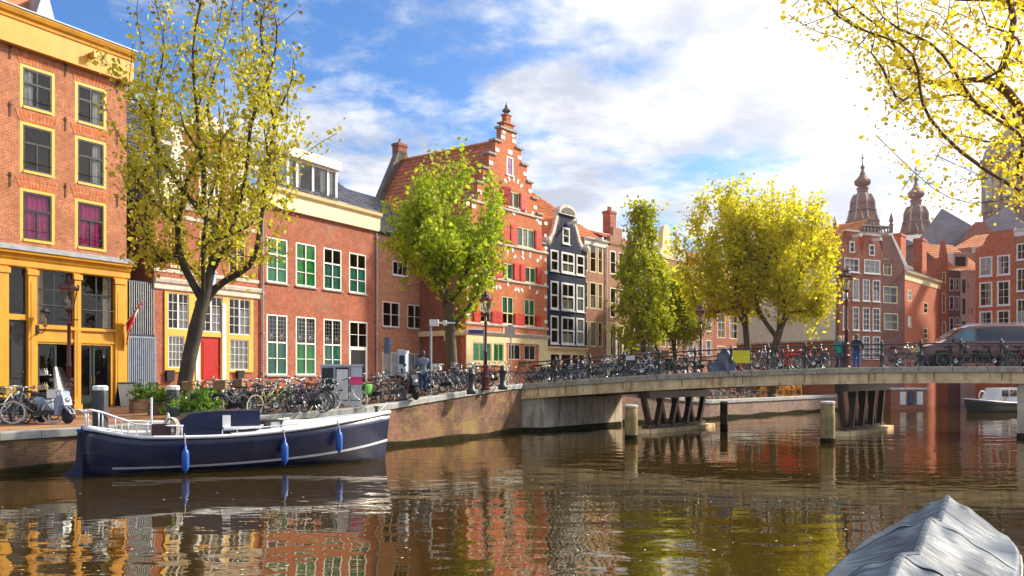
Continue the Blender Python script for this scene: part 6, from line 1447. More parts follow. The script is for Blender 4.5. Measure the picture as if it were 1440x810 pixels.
def all_bikes():
    rnd = random.Random(11)
    cols = ['black']*9+['grey']*4+['silver']*3+['blue', 'white', 'green']
    Q = 'bicycles parked along the quay'
    def quay_bike(x, y, ang, col, extra, label, cream=False, lean=None):
        p = ground_at(x, y); v = Vector((x-CX, FPX, 0)).normalized(); base = math.atan2(v.y, v.x)     # heading away from the viewer
        yaw = base+R(ang); d = Vector((math.cos(yaw), math.sin(yaw), 0)); p = p-d*.55
        p.z = gz(p.x, p.y)+.012; bike(p, yaw, col, label, Q, extra, 1.0, R(rnd.uniform(-6, 6)) if lean is None else lean, cream)
    # row in front of the yellow shop
    L1 = 'bicycle before the yellow shopfront'
    quay_bike(6, 594, 40, 'black', None, 'black '+L1+', beside the yellow front crate one')
    quay_bike(22, 596, 28, 'grey', ('crate', FCOL['yellow']), 'grey bicycle with a yellow front crate before the yellow shopfront')
    quay_bike(38, 595, -30, 'black', None, 'black bicycle between the yellow front crate bicycle and the blue one')
    quay_bike(33, 594, 62, 'blue', ('bags', M_BAG['black']), 'blue bicycle with black panniers before the yellow shopfront')
    quay_bike(47, 597, 74, 'grey', ('rearcrate', M_WCRATE), 'grey bicycle with pale tyres beside the parked scooter', True)
    quay_bike(-14, 596, 50, 'black', None, 'black bicycle farthest from the scooter before the yellow shopfront')
    quay_bike(14, 590, -38, 'black', ('bags', M_BAG['black']), 'black bicycle with black panniers behind the yellow crate one before the shopfront')
    quay_bike(28, 589, 46, 'silver', None, 'silver bicycle nearest the black shop door')
    quay_bike(2, 597, -55, 'silver', None, 'silver bicycle at the quay edge before the yellow pilaster')
    quay_bike(60, 591, 35, 'black', ('rearcrate', M_WICKER), 'black bicycle with wicker rear basket behind the pale tyred one')
    # long row before the red house
    n = 0; x = 276
    while x < 472:
        y = 587-(x-276)*.052+rnd.uniform(-2.5, 1.0); col = rnd.choice(cols); ang = rnd.choice((1, -1))*rnd.uniform(28, 72)
        ex = rnd.choice([None, None, None, None, ('bags', M_BAG['black']), ('seat', M_BAG['grey']), ('crate', M_WICKER)]); cr = rnd.random() < .18
        desc = {None: '', 'bags': ' with black panniers', 'seat': ' with grey child seat', 'crate': ' with wicker front basket'}[ex[0] if ex else None]
        quay_bike(x, y, ang, col, ex, f'{col} bicycle{desc}{" and cream tyres" if cr else ""} in the row before the red brick house', cr)
        x += rnd.uniform(9, 13); n += 1
    for k in range(9):
        x = 290+k*21; col = rnd.choice(('black', 'black', 'grey')); quay_bike(x, 577-(x-276)*.03, rnd.choice((1, -1))*rnd.uniform(25, 65), col, None, f'{col} bicycle in the second row, close to the house fronts')
    quay_bike(434, 581, 55, 'purple', None, 'purple bicycle in the row before the red brick house')
    quay_bike(376, 583, -48, 'yellow', None, 'yellow bicycle in the row before the red brick house', True)
    quay_bike(482, 575.5, -80, 'white', ('crate', M_PINKC), 'white bicycle with hot pink crate beside the grey utility cabinet', True)
    # between cabinet and bridge
    for i, x in enumerate((520, 528, 540, 549, 562)):
        quay_bike(x, 567-(x-520)*.10, (58, -40, 66, 80, -55)[i], ('black', 'grey', 'silver', 'black', 'black')[i], (None, ('bags', M_BAG['green']), None, None, None)[i], ('black bicycle next to the grey utility cabinet', 'grey bicycle with green panniers by the parking meter', 'silver bicycle close to the parking meter', 'black bicycle beside the silver one near the parking meter', 'black bicycle beside the parked grey scooter')[i])
    x = 583
    while x < 712:
        y = 561-(x-560)*.135+rnd.uniform(-2, 1); col = rnd.choice(cols); ang = rnd.choice((1, -1))*rnd.uniform(30, 80); 
        quay_bike(x, y, ang, col, None, f'{col} bicycle crowded on the quay ramp before the stepped gable')
        x += rnd.uniform(8, 12)
    quay_bike(628, 551, 70, 'grey', ('crate', M_WCRATE), 'grey bicycle with a white front crate on the quay ramp')
    quay_bike(660, 545, -60, 'teal', ('seat', M_BAG['grey']), 'teal bicycle with grey child seat on the quay ramp')
    # bridge, along the near railing
    G = 'bicycles against the bridge railing'; brz = math.atan2(BB.y, BB.x)
    def rail_bike(xp, t, dy, col, ex, label, cream=False, lean=None):
        s = s_of(xp, t); yaw = brz+dy; d = Vector((math.cos(yaw), math.sin(yaw), 0)); c = BL+BP(s, t); c -= d*.55
        c.z = zd(s)-.045; bike(c, yaw, col, label, G, ex, 1.0, (R(-7) if abs(dy) < .5 else R(7)) if lean is None else lean, cream)
    x = 738
    while x < 985:
        col = rnd.choice(cols); dy = rnd.choice((0, math.pi))+rnd.uniform(-.5, .5); ex = rnd.choice([None, None, None, ('bags', M_BAG['black']), ('crate', M_WICKER)])
        desc = {None: '', 'bags': ' with black panniers', 'crate': ' with wicker front basket'}[ex[0] if ex else None]
        rail_bike(x, rnd.uniform(.8, 1.5), dy, col, ex, f'{col} bicycle{desc} jammed along the rising end of the bridge railing')
        x += rnd.uniform(9.5, 13.5)
    rail_bike(905, .75, .1, 'white', ('rearcrate', M_WCRATE), 'white bicycle with white rear crate on the rising end of the bridge')
    rail_bike(915, 1.9, .3, 'blue', ('crate', FCOL['red']), 'blue bicycle with a red front crate on the bridge')
    rail_bike(1068, .75, .05, 'grey', None, 'grey bicycle behind the yellow railing board')
    rail_bike(1082, 1.2, math.pi+.2, 'silver', None, 'silver bicycle between the yellow board and the two onlookers')
    rail_bike(1100, .8, .1, 'black', None, 'black bicycle between the yellow board and the two onlookers')
    rail_bike(1147, .75, .04, 'purple', None, 'purple bicycle beside the woman in the teal coat')
    rail_bike(1140, 1.3, math.pi-.1, 'black', ('bags', M_BAG['black']), 'black bicycle with panniers beside the woman in the teal coat')
    rail_bike(1268, .75, .06, 'black', None, 'black bicycle leaning before the front bumper of the maroon van')
    rail_bike(1288, 1.0, math.pi+.05, 'grey', None, 'grey bicycle before the front wheel of the maroon van')
    rail_bike(1347, .75, .05, 'black', None, 'black bicycle alone before the middle of the maroon van')
    rail_bike(1402, .75, .06, 'black', ('bags', M_BAG['black']), 'black bicycle with panniers before the rear wheel of the maroon van')
    rail_bike(1446, .8, .0, 'red', None, 'red bicycle behind the tail of the maroon van')
    # far quay, seen under the bridge
    for i in range(9):
        q = Vector(EDGE[9]).lerp(Vector(EDGE[10]), .02+i*.055); n_ = Vector((-.73, .68)); q = q+n_*1.3; a = R(48+rnd.uniform(-35, 35)); col = rnd.choice(cols)
        bike(Vector((q.x, q.y, gz(q.x, q.y)+.0)), a, col, f'{col} bicycle on the low quay seen beneath the bridge', 'bicycles on the low quay beyond the bridge')
all_bikes()
# ------------------------------------------------------------------ trees
M_BARK = plain('dark bark', (.055, .042, .03), .9, .35, 3, bump=.8, bscale=18, dirt=(.09, .09, .05), dirt_amt=.5, stretch=(4, 4, 1))
M_BARK2 = plain('green grey bark', (.10, .075, .04), .9, .35, 3, bump=.8, bscale=18, dirt=(.11, .11, .04), dirt_amt=.6, stretch=(4, 4, 1))
M_BARK3 = plain('warm brown twig bark', (.16, .085, .04), .9, .3, 3)
LEAF1 = leafmat('young ochre green leaves', (.36, .31, .02), (.74, .70, .09), .55)
LEAF1B = leafmat('dark brown leaves', (.13, .08, .02), (.36, .24, .04), .4)  # darker, browner leaves used for the upper crown
LEAF2 = leafmat('fresh green leaves', (.20, .30, .01), (.58, .66, .05), .55)
LEAF3 = leafmat('lime leaves', (.26, .30, .01), (.62, .64, .05), .55)
LEAF4 = leafmat('sunlit yellow leaves', (.50, .45, .01), (.86, .80, .05), .6)
LEAF5 = leafmat('golden leaves', (.60, .46, .02), (.92, .80, .08), .65)
BUSH = leafmat('shrub leaves', (.05, .13, .015), (.20, .36, .04), .4)
def grow(trunk, attractors, rs, k_up=.55, tip=.012, wob=.12, exp_=2.3, seg=.55):
    """branch skeleton: every attractor is joined to the nearest suitable node by a slightly curved twig"""
    P = [np.array(trunk[0])]; par = [-1]; fixed = len(trunk)
    for q in trunk[1:]: P.append(np.array(q)); par.append(len(P)-2)
    P = list(P); start = max(1, int(len(trunk)*.35))
    base = np.array(trunk[0]); tips = []
    A = sorted(attractors, key=lambda a: np.linalg.norm(np.array(a)-np.array(trunk[-1]))*.6+np.linalg.norm(np.array(a)-np.array(trunk[start])))
    for a in A:
        a = np.array(a); N = np.array(P); d = a-N; dist = np.linalg.norm(d, axis=1)
        cost = dist+np.maximum(0, k_up*np.linalg.norm(d[:, :2], axis=1)-d[:, 2])*.9; cost[:start] += 50
        j = int(np.argmin(cost)); n = max(1, int(dist[j]/seg)); p0 = P[j]
        bend = rs.normal(0, wob, 3)*dist[j]; bend[2] = -abs(bend[2])*.6
        last = j
        for i in range(1, n+1):
            t = i/n; q = p0+(a-p0)*t+bend*math.sin(math.pi*t)*.7; P.append(q); par.append(last); last = len(P)-1
        tips.append(last)
    P = np.array(P); w = np.zeros(len(P))
    ch = [[] for _ in P]
    for i, p in enumerate(par):
        if p >= 0: ch[p].append(i)
    rad = np.full(len(P), tip)
    for i in range(len(P)-1, -1, -1):
        if ch[i]: rad[i] = max(tip, (sum(rad[c]**exp_ for c in ch[i]))**(1/exp_)*1.004)
    mc = [max(c, key=lambda q: rad[q]) if c else -1 for c in ch]
    for _ in range(4):                                   # ease the kinks where twigs meet limbs
        Q = P.copy()
        for i in range(1, len(P)):
            if mc[i] >= 0: Q[i] = P[i]*.5+P[par[i]]*.25+P[mc[i]]*.25
        P = Q
    return P, par, ch, rad, tips
def leaves(centres, n, spread, size, rs, up=.25, name='crown'):
    c = np.repeat(np.array(centres), n, axis=0); k = len(c)
    pos = c+rs.normal(0, 1, (k, 3))*np.array(spread)
    a = rs.normal(0, 1, (k, 3)); a /= np.linalg.norm(a, axis=1)[:, None]
    b = rs.normal(0, 1, (k, 3)); b -= a*np.sum(a*b, axis=1)[:, None]; b /= np.linalg.norm(b, axis=1)[:, None]
    nrm = np.cross(a, b)
    s = size*np.clip(rs.lognormal(-.05, .38, (k, 1)), .35, 1.9)
    v = np.empty((k, 6, 3))                              # folded leaf: two quads sharing the midrib
    v[:, 0] = pos-a*s*.5; v[:, 1] = pos+b*s*.36-a*s*.05+nrm*s*.12; v[:, 2] = pos+b*s*.26+a*s*.28+nrm*s*.1; v[:, 3] = pos+a*s*.55
    v[:, 4] = pos-b*s*.26+a*s*.28+nrm*s*.1; v[:, 5] = pos-b*s*.36-a*s*.05+nrm*s*.12
    idx = np.arange(k)[:, None]*6
    f = np.concatenate([idx+np.array([[0, 1, 2, 3]]), idx+np.array([[0, 3, 4, 5]])], axis=1).reshape(-1, 4)
    me = bpy.data.meshes.new(name); me.vertices.add(k*6); me.vertices.foreach_set('co', v.reshape(-1))
    nf = len(f); me.loops.add(nf*4); me.loops.foreach_set('vertex_index', f.reshape(-1)); me.polygons.add(nf)
    me.polygons.foreach_set('loop_start', np.arange(nf)*4); me.polygons.foreach_set('loop_total', np.full(nf, 4)); me.update(calc_edges=True)
    return me
def tree(label, base, trunk, att, lm, seed, r0, per=26, spread=.35, size=.15, bark=None, tip=.012, group=None, k_up=.55, wob=.12, name='canal_tree', lm2=None, split=None, along=True, exp_=2.3, second=None):
    rs = np.random.RandomState(seed); root = empty(name, base, 0, label, 'tree', group)
    P, par, ch, rad, tips = grow(trunk, att, rs, k_up, tip, wob, exp_)
    kx = r0/max(rad[0], 1e-6)
    R_ = np.where(rad > tip*1.5, tip+(rad-tip)*(r0-tip)/max(rad[0]-tip, 1e-6), tip)
    main, twig = MB(), MB()
    done = set()
    def chain(i, first):
        pts = [first] if first is not None else []; cur = i
        path = ([first] if first is not None else [])+[i]
        while ch[cur]:
            nx = max(ch[cur], key=lambda c: R_[c]); path.append(nx)
            for c in ch[cur]:
                if c != nx: stack.append((c, cur))
            cur = nx
        return path
    stack = [(0, None)]
    while stack:
        i, first = stack.pop(); path = chain(i, first)
        rr = [float(R_[j]) for j in path]
        if first is not None: rr[0] = min(rr[0], rr[1]*1.15)
        m = main if max(rr) > .035 else twig
        m.tube([P[j] for j in path], rr, 8 if max(rr) > .1 else (5 if max(rr) > .03 else 4), cap=True)
    flare = MB(); flare.tube([(trunk[0][0], trunk[0][1], -.3), tuple(np.array(trunk[0])+np.array((0, 0, .25)))], [r0*1.45, r0*1.02], 10); 
    o = len(main.v); main.v += flare.v; main.f += [tuple(q+o for q in f) for f in flare.f]; main.m += flare.m
    main.build('trunk', bark or M_BARK, root, True); twig.build('twigs', bark or M_BARK, root, True)
    cs = []
    for t in tips:
        cs.append(P[t])
        if along:
            j = par[t]
            if j > 0 and rad[j] < tip*4: cs.append(P[j])
            j2 = par[j] if j > 0 else -1
            if j2 > 0 and rad[j2] < tip*3: cs.append(P[j2])
    cs = np.array(cs)
    if split is not None:
        hi = cs[:, 2] > split+rs.normal(0, 1.2, len(cs))
        if hi.any(): l2 = leaves(cs[hi], max(3, int(per*.45)), spread*.8, size*.85, rs); l2.materials.append(lm2); link('upper_crown', l2, root)
        cs = cs[~hi]
    me = leaves(cs, per, spread, size, rs); me.materials.append(lm); link('crown', me, root)
    return root
def ell(rs, n, c, r, lo=.35, flat=0.0):
    out = []; lob = rs.normal(0, 1, (9, 3)); lob /= np.linalg.norm(lob, axis=1)[:, None]
    while len(out) < n:
        d = rs.normal(0, 1, 3); d /= np.linalg.norm(d); q = rs.uniform(lo**3, 1)**(1/3)
        k = np.max(np.exp(-(1-lob @ d)*5.5)); p = d*q*(.66+.44*k)
        if p[2] < -.85+flat: continue
        out.append(tuple(np.array(c)+p*np.array(r)))
    return out
def trees():
    rs = np.random.RandomState(5)
    # 1: leaning young elm beside the navy boat. local frame: x right, y away, z up
    b = ground_at(252, 583); b.z = gz(b.x, b.y)-.02; k = b.y/FPX
    def at(x, y, dy=0.0): return ((x-252)*k, dy, (583-y)*k)
    T = [(0, 0, 0), at(257, 545), at(265, 500), at(274, 462), at(284, 420), at(296, 385, .1), at(306, 330, .2), at(311, 260, .2), at(314, 180, .1), at(316, 110, 0)]
    A = []
    for x, y in ((195, 20), (205, 60), (230, 15), (262, 22), (300, -20), (330, -40), (352, 10), (385, -30), (398, 20), (412, 60), (395, 100), (372, 50), (340, 60), (215, 110), (180, 150), (190, 210), (175, 245), (205, 270), (198, 330), (420, 110), (405, 160), (425, 215), (455, 212), (480, 196), (400, 250), (370, 200), (240, 60), (280, 70), (185, 70), (430, 30), (360, -60), (300, 40), (250, -30), (215, -20), (285, -50), (345, 120)):
        A.append(at(x, y, rs.uniform(-1.6, 1.6)))
    A += [at(rs.uniform(185, 410), rs.uniform(80, 300), rs.uniform(-2.4, 2.4)) for _ in range(150)]
    A += [at(290+rs.normal(0, 55), 240+rs.normal(0, 75), rs.uniform(-2.4, 2.4)) for _ in range(110)]
    A += [at(rs.uniform(205, 370), rs.uniform(290, 400), rs.uniform(-1.8, 1.8)) for _ in range(42)]
    A += [at(rs.uniform(200, 420), rs.uniform(-60, 90), rs.uniform(-1.5, 1.5)) for _ in range(56)]
    A = [a for a in A if not (a[2] < 4.6 and abs(a[0]-.8) < .35)]
    tree('tall leaning elm with sparse ochre leaves standing beside the navy boat', b, T, A, LEAF1, 3, .26, per=13, spread=.21, size=.135, tip=.011, k_up=1.6, lm2=LEAF1B, split=13.2, wob=.07)
    # 2: round fresh green tree by the stepped gable
    b = ground_at(637, 546); k = b.y/FPX
    def at2(x, y, dy=0.0): return ((x-637)*k, dy, (546-y)*k)
    T = [(0, 0, 0), at2(636, 500), at2(634, 460), at2(630, 425), at2(630, 390, .1), at2(628, 350, .1), at2(625, 300), at2(622, 260)]
    A = ell(rs, 170, at2(630, 335), (96*k, 3.2, 104*k), .25, .1)+ell(rs, 30, at2(600, 330), (62*k, 2.5, 70*k), .4)+[at2(x, y, rs.uniform(-1, 1)) for x, y in ((610, 225), (625, 216), (650, 222), (598, 240), (665, 238), (700, 300), (712, 340), (545, 320), (550, 360), (560, 290), (690, 268), (715, 365), (540, 345), (680, 415), (575, 405), (660, 430))]
    tree('round bright green tree on the quay ramp before the stepped gable', b, T, A, LEAF2, 8, .24, per=21, spread=.24, size=.165, bark=M_BARK2, tip=.011, k_up=.7)
    # 3: slender tree behind the bridge
    b = Vector((px(906, 0, 62).x, 62, 1.14)); k = b.y/FPX
    def at3(x, y, dy=0.0): return ((x-906)*k, dy, (556-y)*k)
    T = [(0, 0, 0), at3(907, 500), at3(906, 460), at3(907, 420), at3(906, 380), at3(905, 340), at3(903, 300)]
    A = []
    for _ in range(190):
        t = rs.uniform(0, 1); w = 50*math.sin(math.pi*min(1, t*.62+.30))**1.1*(1-.55*t); w = 52*(1-t)**.55*min(1, .55+t*2.5); a = rs.uniform(0, 2*math.pi); q = rs.uniform(.3, 1)**.6
        A.append(at3(902+w*q*math.cos(a), 490-t*200, w*q*math.sin(a)*k))
    A += [at3(x, y, rs.uniform(-.6, .6)) for x, y in ((885, 292), (893, 284), (905, 286), (915, 290), (925, 296), (880, 305))]
    tree('slender pointed green tree in front of the far canal houses', b, T, A, LEAF3, 9, .20, per=22, spread=.28, size=.2, bark=M_BARK2, k_up=1.0)
    b = Vector((px(950, 0, 66).x, 66, 1.14)); k = b.y/FPX
    T = [(0, 0, 0), at3(906, 500), at3(907, 450), at3(905, 410)]
    A = ell(rs, 170, at3(906, 430), (46*k, 2.6, 58*k), .2)
    tree('low lime green tree beside the slender pointed tree', b, T, A, LEAF3, 19, .16, per=30, spread=.36, size=.2, bark=M_BARK2)
    # 4: wide yellow trees, two stems
    b = Vector((px(1055, 0, 58.5).x, 58.5, 1.14)); k = b.y/FPX
    def at4(x, y, dy=0.0): return ((x-1055)*k, dy, (556-y)*k)
    T = [(0, 0, 0), at4(1054, 520), at4(1053, 490), at4(1050, 460, .2), at4(1046, 430, .2), at4(1040, 390, .3), at4(1035, 340, .2)]
    A = ell(rs, 290, at4(1028, 365), (82*k, 3.8, 114*k), .2, .15)+[at4(x, y, rs.uniform(-1, 1)) for x, y in ((960, 300), (955, 330), (975, 285), (995, 268), (1010, 262), (958, 370), (965, 410), (1030, 255), (1045, 250))]
    tree('wide yellow leaved tree with forked trunk behind the yellow railing board', b, T, A, LEAF4, 12, .24, per=20, spread=.28, size=.19, bark=M_BARK2, tip=.013, k_up=.8)
    b = Vector((px(1086, 0, 57).x, 57, 1.14)); k = b.y/FPX
    def at5(x, y, dy=0.0): return ((x-1086)*k, dy, (556-y)*k)
    T = [(0, 0, 0), at5(1086, 520), at5(1087, 490), at5(1090, 460, -.1), at5(1095, 425), at5(1100, 380), at5(1105, 330)]
    A = ell(rs, 310, at5(1104, 368), (86*k, 3.8, 112*k), .2, .15)+ell(rs, 110, at5(1066, 335), (62*k, 3.4, 84*k), .3)+[at5(x, y, rs.uniform(-1, 1)) for x, y in ((1180, 390), (1183, 420), (1172, 350), (1165, 450), (1160, 330), (1150, 300), (1140, 290), (1120, 268), (1090, 252), (1070, 255), (1177, 405), (1150, 470))]
    tree('wide yellow leaved tree with several stems before the blank white wall', b, T, A, LEAF4, 13, .26, per=20, spread=.28, size=.19, bark=M_BARK2, tip=.013, k_up=.8)
    # 5: overhanging branches of a tree on the right bank, trunk outside the picture
    b = Vector((12.2, 13.0, 1.25))
    def at6(x, y, Y): p = px(x, y, Y)-b; return tuple(p)
    T = [(0, 0, 0), (-.05, 0, 1.6), (-.15, .05, 3.2), (-.4, .1, 4.6), (-.7, .1, 5.8), (-1.0, .1, 6.8), at6(1500, -90, 13)]
    A = []
    for _ in range(330):
        x = rs.uniform(1235, 1470); lo = np.interp(x, (1235, 1280, 1330, 1400, 1470), (140, 180, 250, 270, 300)); y = rs.uniform(-130, lo); A.append(at6(x, y, rs.uniform(10.8, 15.2)))
    for _ in range(75):
        x = rs.uniform(1115, 1260); hi_ = np.interp(x, (1115, 1180, 1260), (30, 70, 110)); A.append(at6(x, rs.uniform(-130, hi_), rs.uniform(10.8, 14.5)))
    A += [at6(x, y, 12.6) for x, y in ((1108, 20), (1130, 42), (1170, 60), (1232, 190), (1240, 170), (1262, 212), (1268, 268), (1290, 262), (1330, 300), (1352, 285), (1390, 300), (1310, 250), (1225, 110))]
    tree('golden leaved tree on the near right bank reaching over the water', b, T, A, LEAF5, 21, .11, per=9, spread=.15, size=.058, bark=M_BARK3, tip=.006, k_up=.05, wob=.08)
trees()
# ------------------------------------------------------------------ street furniture
M_MAROON = plain('maroon cast iron', (.10, .012, .018), .4, .25, 4)
M_LGLASS = glassmat('lantern glass', (.92, .88, .78), 1.5, .05)
def lamp_post(p, label, h=4.4, rz=0.0, mat=None):
    mat = mat or M_MAROON; k = h/4.4; root = empty('street_lamp', p, rz, label, 'street lamp', 'crowned street lamps'); root.scale = (k,)*3
    m = MB(); m.lathe([(.20, -.05), (.20, .06), (.17, .10), (.15, .42), (.17, .46), (.17, .55), (.12, .60), (.11, .95), (.13, 1.0), (.13, 1.06), (.085, 1.12)], 8); m.build('base', mat, root)
    m = MB(); m.lathe([(.07, 1.1), (.065, 1.6), (.085, 1.63), (.085, 1.68), (.06, 1.72), (.05, 2.9), (.075, 2.94), (.075, 3.0), (.045, 3.05), (.045, 3.34)], 10); m.build('shaft', mat, root, True)
    m = MB(); m.tube([(-.26, 0, 3.08), (.26, 0, 3.08)], .018, 6)
    for s in (-1, 1): m.lathe([(.0, -.03), (.03, 0), (.0, .03)], 6, (s*.27, 0, 3.08))
    m.build('ladder_bar', mat, root)
    n = 6; z0, z1, r0, r1 = 3.42, 4.02, .14, .26
    ring = lambda r, z: [(r*math.cos(2*math.pi*i/n), r*math.sin(2*math.pi*i/n), z) for i in range(n)]
    m = MB(); m.lathe([(.045, 3.3), (.10, 3.36), (.15, 3.40), (.15, 3.43)], n); a, b = ring(r0, z0), ring(r1, z1)
    for p_, q in zip(a, b): m.tube([p_, q], .012, 4)
    for rr in (ring(r1, z1),): m.tube(rr, .018, 4, closed=True)
    m.build('lantern_frame', mat, root)
    for i in range(n):
        g = MB(); j = (i+1) % n; g.quad(a[i], a[j], b[j], b[i]); g.build('lantern_pane', M_LGLASS, root)
    bl = MB(); bl.lathe([(.02, 3.44), (.04, 3.5), (.05, 3.62), (.03, 3.72)], 8); bl.build('burner', M_CURT, root)
    m = MB(); m.lathe([(.31, 4.0), (.32, 4.04), (.24, 4.10), (.15, 4.16), (.11, 4.2), (.12, 4.25), (.09, 4.30), (.05, 4.36), (.06, 4.40), (.03, 4.44), (.0, 4.50)], n); m.build('roof', mat, root)
    m = MB()
    for i in range(n):
        t = 2*math.pi*i/n; c, s = math.cos(t), math.sin(t); m.tube([(.30*c, .30*s, 4.04), (.31*c, .31*s, 4.13), (.27*c, .27*s, 4.17)], .016, 5); m.tube([(.13*c, .13*s, 4.22), (.17*c, .17*s, 4.30), (.11*c, .11*s, 4.36), (.03*c, .03*s, 4.38)], .012, 4)
    m.build('crown', mat, root)
    return root
p = ground_at(97, 589); lamp_post(p, 'maroon crowned street lamp beside the parked scooter and yellow shopfront', 4.62)
s = s_of(1190, .25); p = BL+BP(s, .28, zd(s)-.02); lamp_post(p, 'maroon crowned street lamp on the bridge beside the two onlookers', 4.35)
p = px(985.5, 0, 47.5); p.z = 2.15; lamp_post(p, 'crowned street lamp behind the covered scooter on the bridge', 4.4)
p = ground_at(683, 547); p.z = gz(p.x, p.y); lamp_post(p, 'maroon street lamp half hidden by the round green tree', 4.1)
def bollard(x, y, w, h, label):
    p = ground_at(x, y); o = empty('mooring_bollard', p, .5, label, 'bollard', 'dark timber bollards on the quay edge')
    m = MB(); r = w/2*1.15; m.lathe([(r, -.2), (r*1.02, h*.3), (r*1.05, h*.8), (r, h-.08)], 8, rot=R(22.5)); m.build('timber', plain('tarred timber', (.028, .032, .042), .6, .4, 5, dirt=(.12, .12, .12), dirt_amt=.4, stretch=(4, 4, .5), bump=.4, bscale=16), o)
    m = MB(); m.lathe([(r*1.02, h-.08), (r*1.02, h+.02), (r*.8, h+.05)], 8, rot=R(22.5)); m.build('cap', M_WHITE, o)
bollard(141, 602, .36, 1.12, 'dark timber bollard with white cap behind the boat stern rail')
bollard(243.5, 591, .34, 1.02, 'dark timber bollard with white cap beside the leaning elm')
def shrub(parent, c, r, n, size, seed, name='foliage', mat=None):
    rs = np.random.RandomState(seed); cs = [tuple(np.array(c)+rs.normal(0, 1, 3)*np.array(r)*.55) for _ in range(n)]
    me = leaves(cs, 22, .09, size, rs, name=name); me.materials.append(mat or BUSH); return link(name, me, parent)
M_TUB = plain('weathered planter timber', (.22, .13, .07), .8, .3, 6, dirt=(.1, .09, .05), dirt_amt=.5)
def planter(x, y, w, d, h, label, seed, flowers=False):
    p = ground_at(x, y); o = empty('planter', p, .75, label, 'planter')
    for i in range(4):
        z0, z1 = h*i/4+.004, h*(i+1)/4-.006; m = MB(); e = .006*(i % 2)
        m.box(-w/2-e, w/2+e, -d/2-e, -d/2+.04, z0, z1); m.box(-w/2-e, w/2+e, d/2-.04, d/2+e, z0, z1); m.box(-w/2-e, -w/2+.04, -d/2+.04, d/2-.04, z0, z1); m.box(w/2-.04, w/2+e, -d/2+.04, d/2-.04, z0, z1); m.build('plank', M_TUB, o)
    m = MB(); m.box(-w/2+.04, w/2-.04, -d/2+.04, d/2-.04, 0, h*.85); m.build('soil', M_LAND, o)
    shrub(o, (0, 0, h+.15), (w*.5, d*.5, .28), 26, .10, seed)
    if flowers: shrub(o, (.1, -.1, h+.4), (w*.45, d*.4, .2), 5, .07, seed+1, 'blossom', M_CURT)
planter(205, 580, 1.0, .5, .5, 'timber planter with leafy plants before the blue gate', 1)
planter(228, 583, .8, .5, .45, 'low timber planter with tall leafy plant beside the tree trunk', 2)
planter(292, 579, .9, .5, .4, 'timber planter with pale blossom before the red front door', 4, True)
p = ground_at(274, 589); o = empty('bush', p, 0, 'leafy green bush at the quay edge beside the leaning elm', 'bush'); shrub(o, (0, 0, .38), (.75, .5, .42), 70, .10, 6)
m = MB(); rs_ = random.Random(4)
for i in range(14): a = rs_.uniform(0, 6.28); m.tube([(0, 0, -.05), (.3*math.cos(a), .25*math.sin(a), .3), (.6*math.cos(a), .45*math.sin(a), .6)], [.012, .008, .004], 4)
m.build('stems', M_BARK2, o)
M_CAB = plain('pale grey cabinet', (.55, .60, .66), .45, .08, 2, dirt=(.35, .36, .36), dirt_amt=.3)
def cabinet():
    p = ground_at(480, 573); o = empty('utility_cabinet', p, math.atan2(FPX, p.x/p.y*FPX)-math.pi/2+.05, 'large pale grey utility cabinet with dark end panel beside the white bicycle', 'cabinet')
    w, d, h = 1.42, .6, 1.48
    m = MB(); m.box(-w/2, w/2, -d/2, d/2, .06, h); m.box(-w/2+.03, w/2-.03, -d/2+.03, d/2-.03, -.1, .06); m.build('body', M_CAB, o)
    m = MB(); m.box(-w/2-.04, w/2+.04, -d/2-.05, d/2+.04, h+.001, h+.06); m.build('lid', M_CAB, o)
    m = MB(); m.box(-w/2+.02, -w/2+.42, -d/2-.02, -d/2-.002, .45, h-.06); m.build('dark_panel', M_BLACKP, o)
    m = MB(); m.box(-.22, .26, -d/2-.02, -d/2-.002, .25, h-.05); q = m.build('door', M_BLACKP, o); m = MB(); m.box(-.18, .22, -d/2-.03, -d/2-.019, .28, h-.12); m.build('white_sheet', M_WHITE, q)
    m = MB(); m.box(.30, .32, -d/2-.012, -d/2-.001, .1, h-.03); m.box(.305, w/2, -d/2-.012, -d/2-.001, .24, .26); m.build('seam', M_DGREY, o)
cabinet()
def meter():
    p = ground_at(567, 560); o = empty('parking_meter', p, -.3, 'pale blue parking meter column with dark screen beside the parked scooter', 'parking meter')
    m = MB(); m.box(-.2, .2, -.16, .16, 0, .7); m.box(-.16, .16, -.14, .14, .7, 1.75); m.prism([(-.18, 1.75), (.18, 1.75), (.18, 1.84), (-.18, 1.90)], -.16, .16); m.build('column', M_CAB, o)
    m = MB(); m.box(-.10, .12, -.155, -.141, 1.32, 1.66); m.build('screen', M_NAVYC, o); m = MB(); m.box(-.03, .05, -.155, -.141, .95, 1.15); m.build('slot', M_BLACKP, o)
meter()
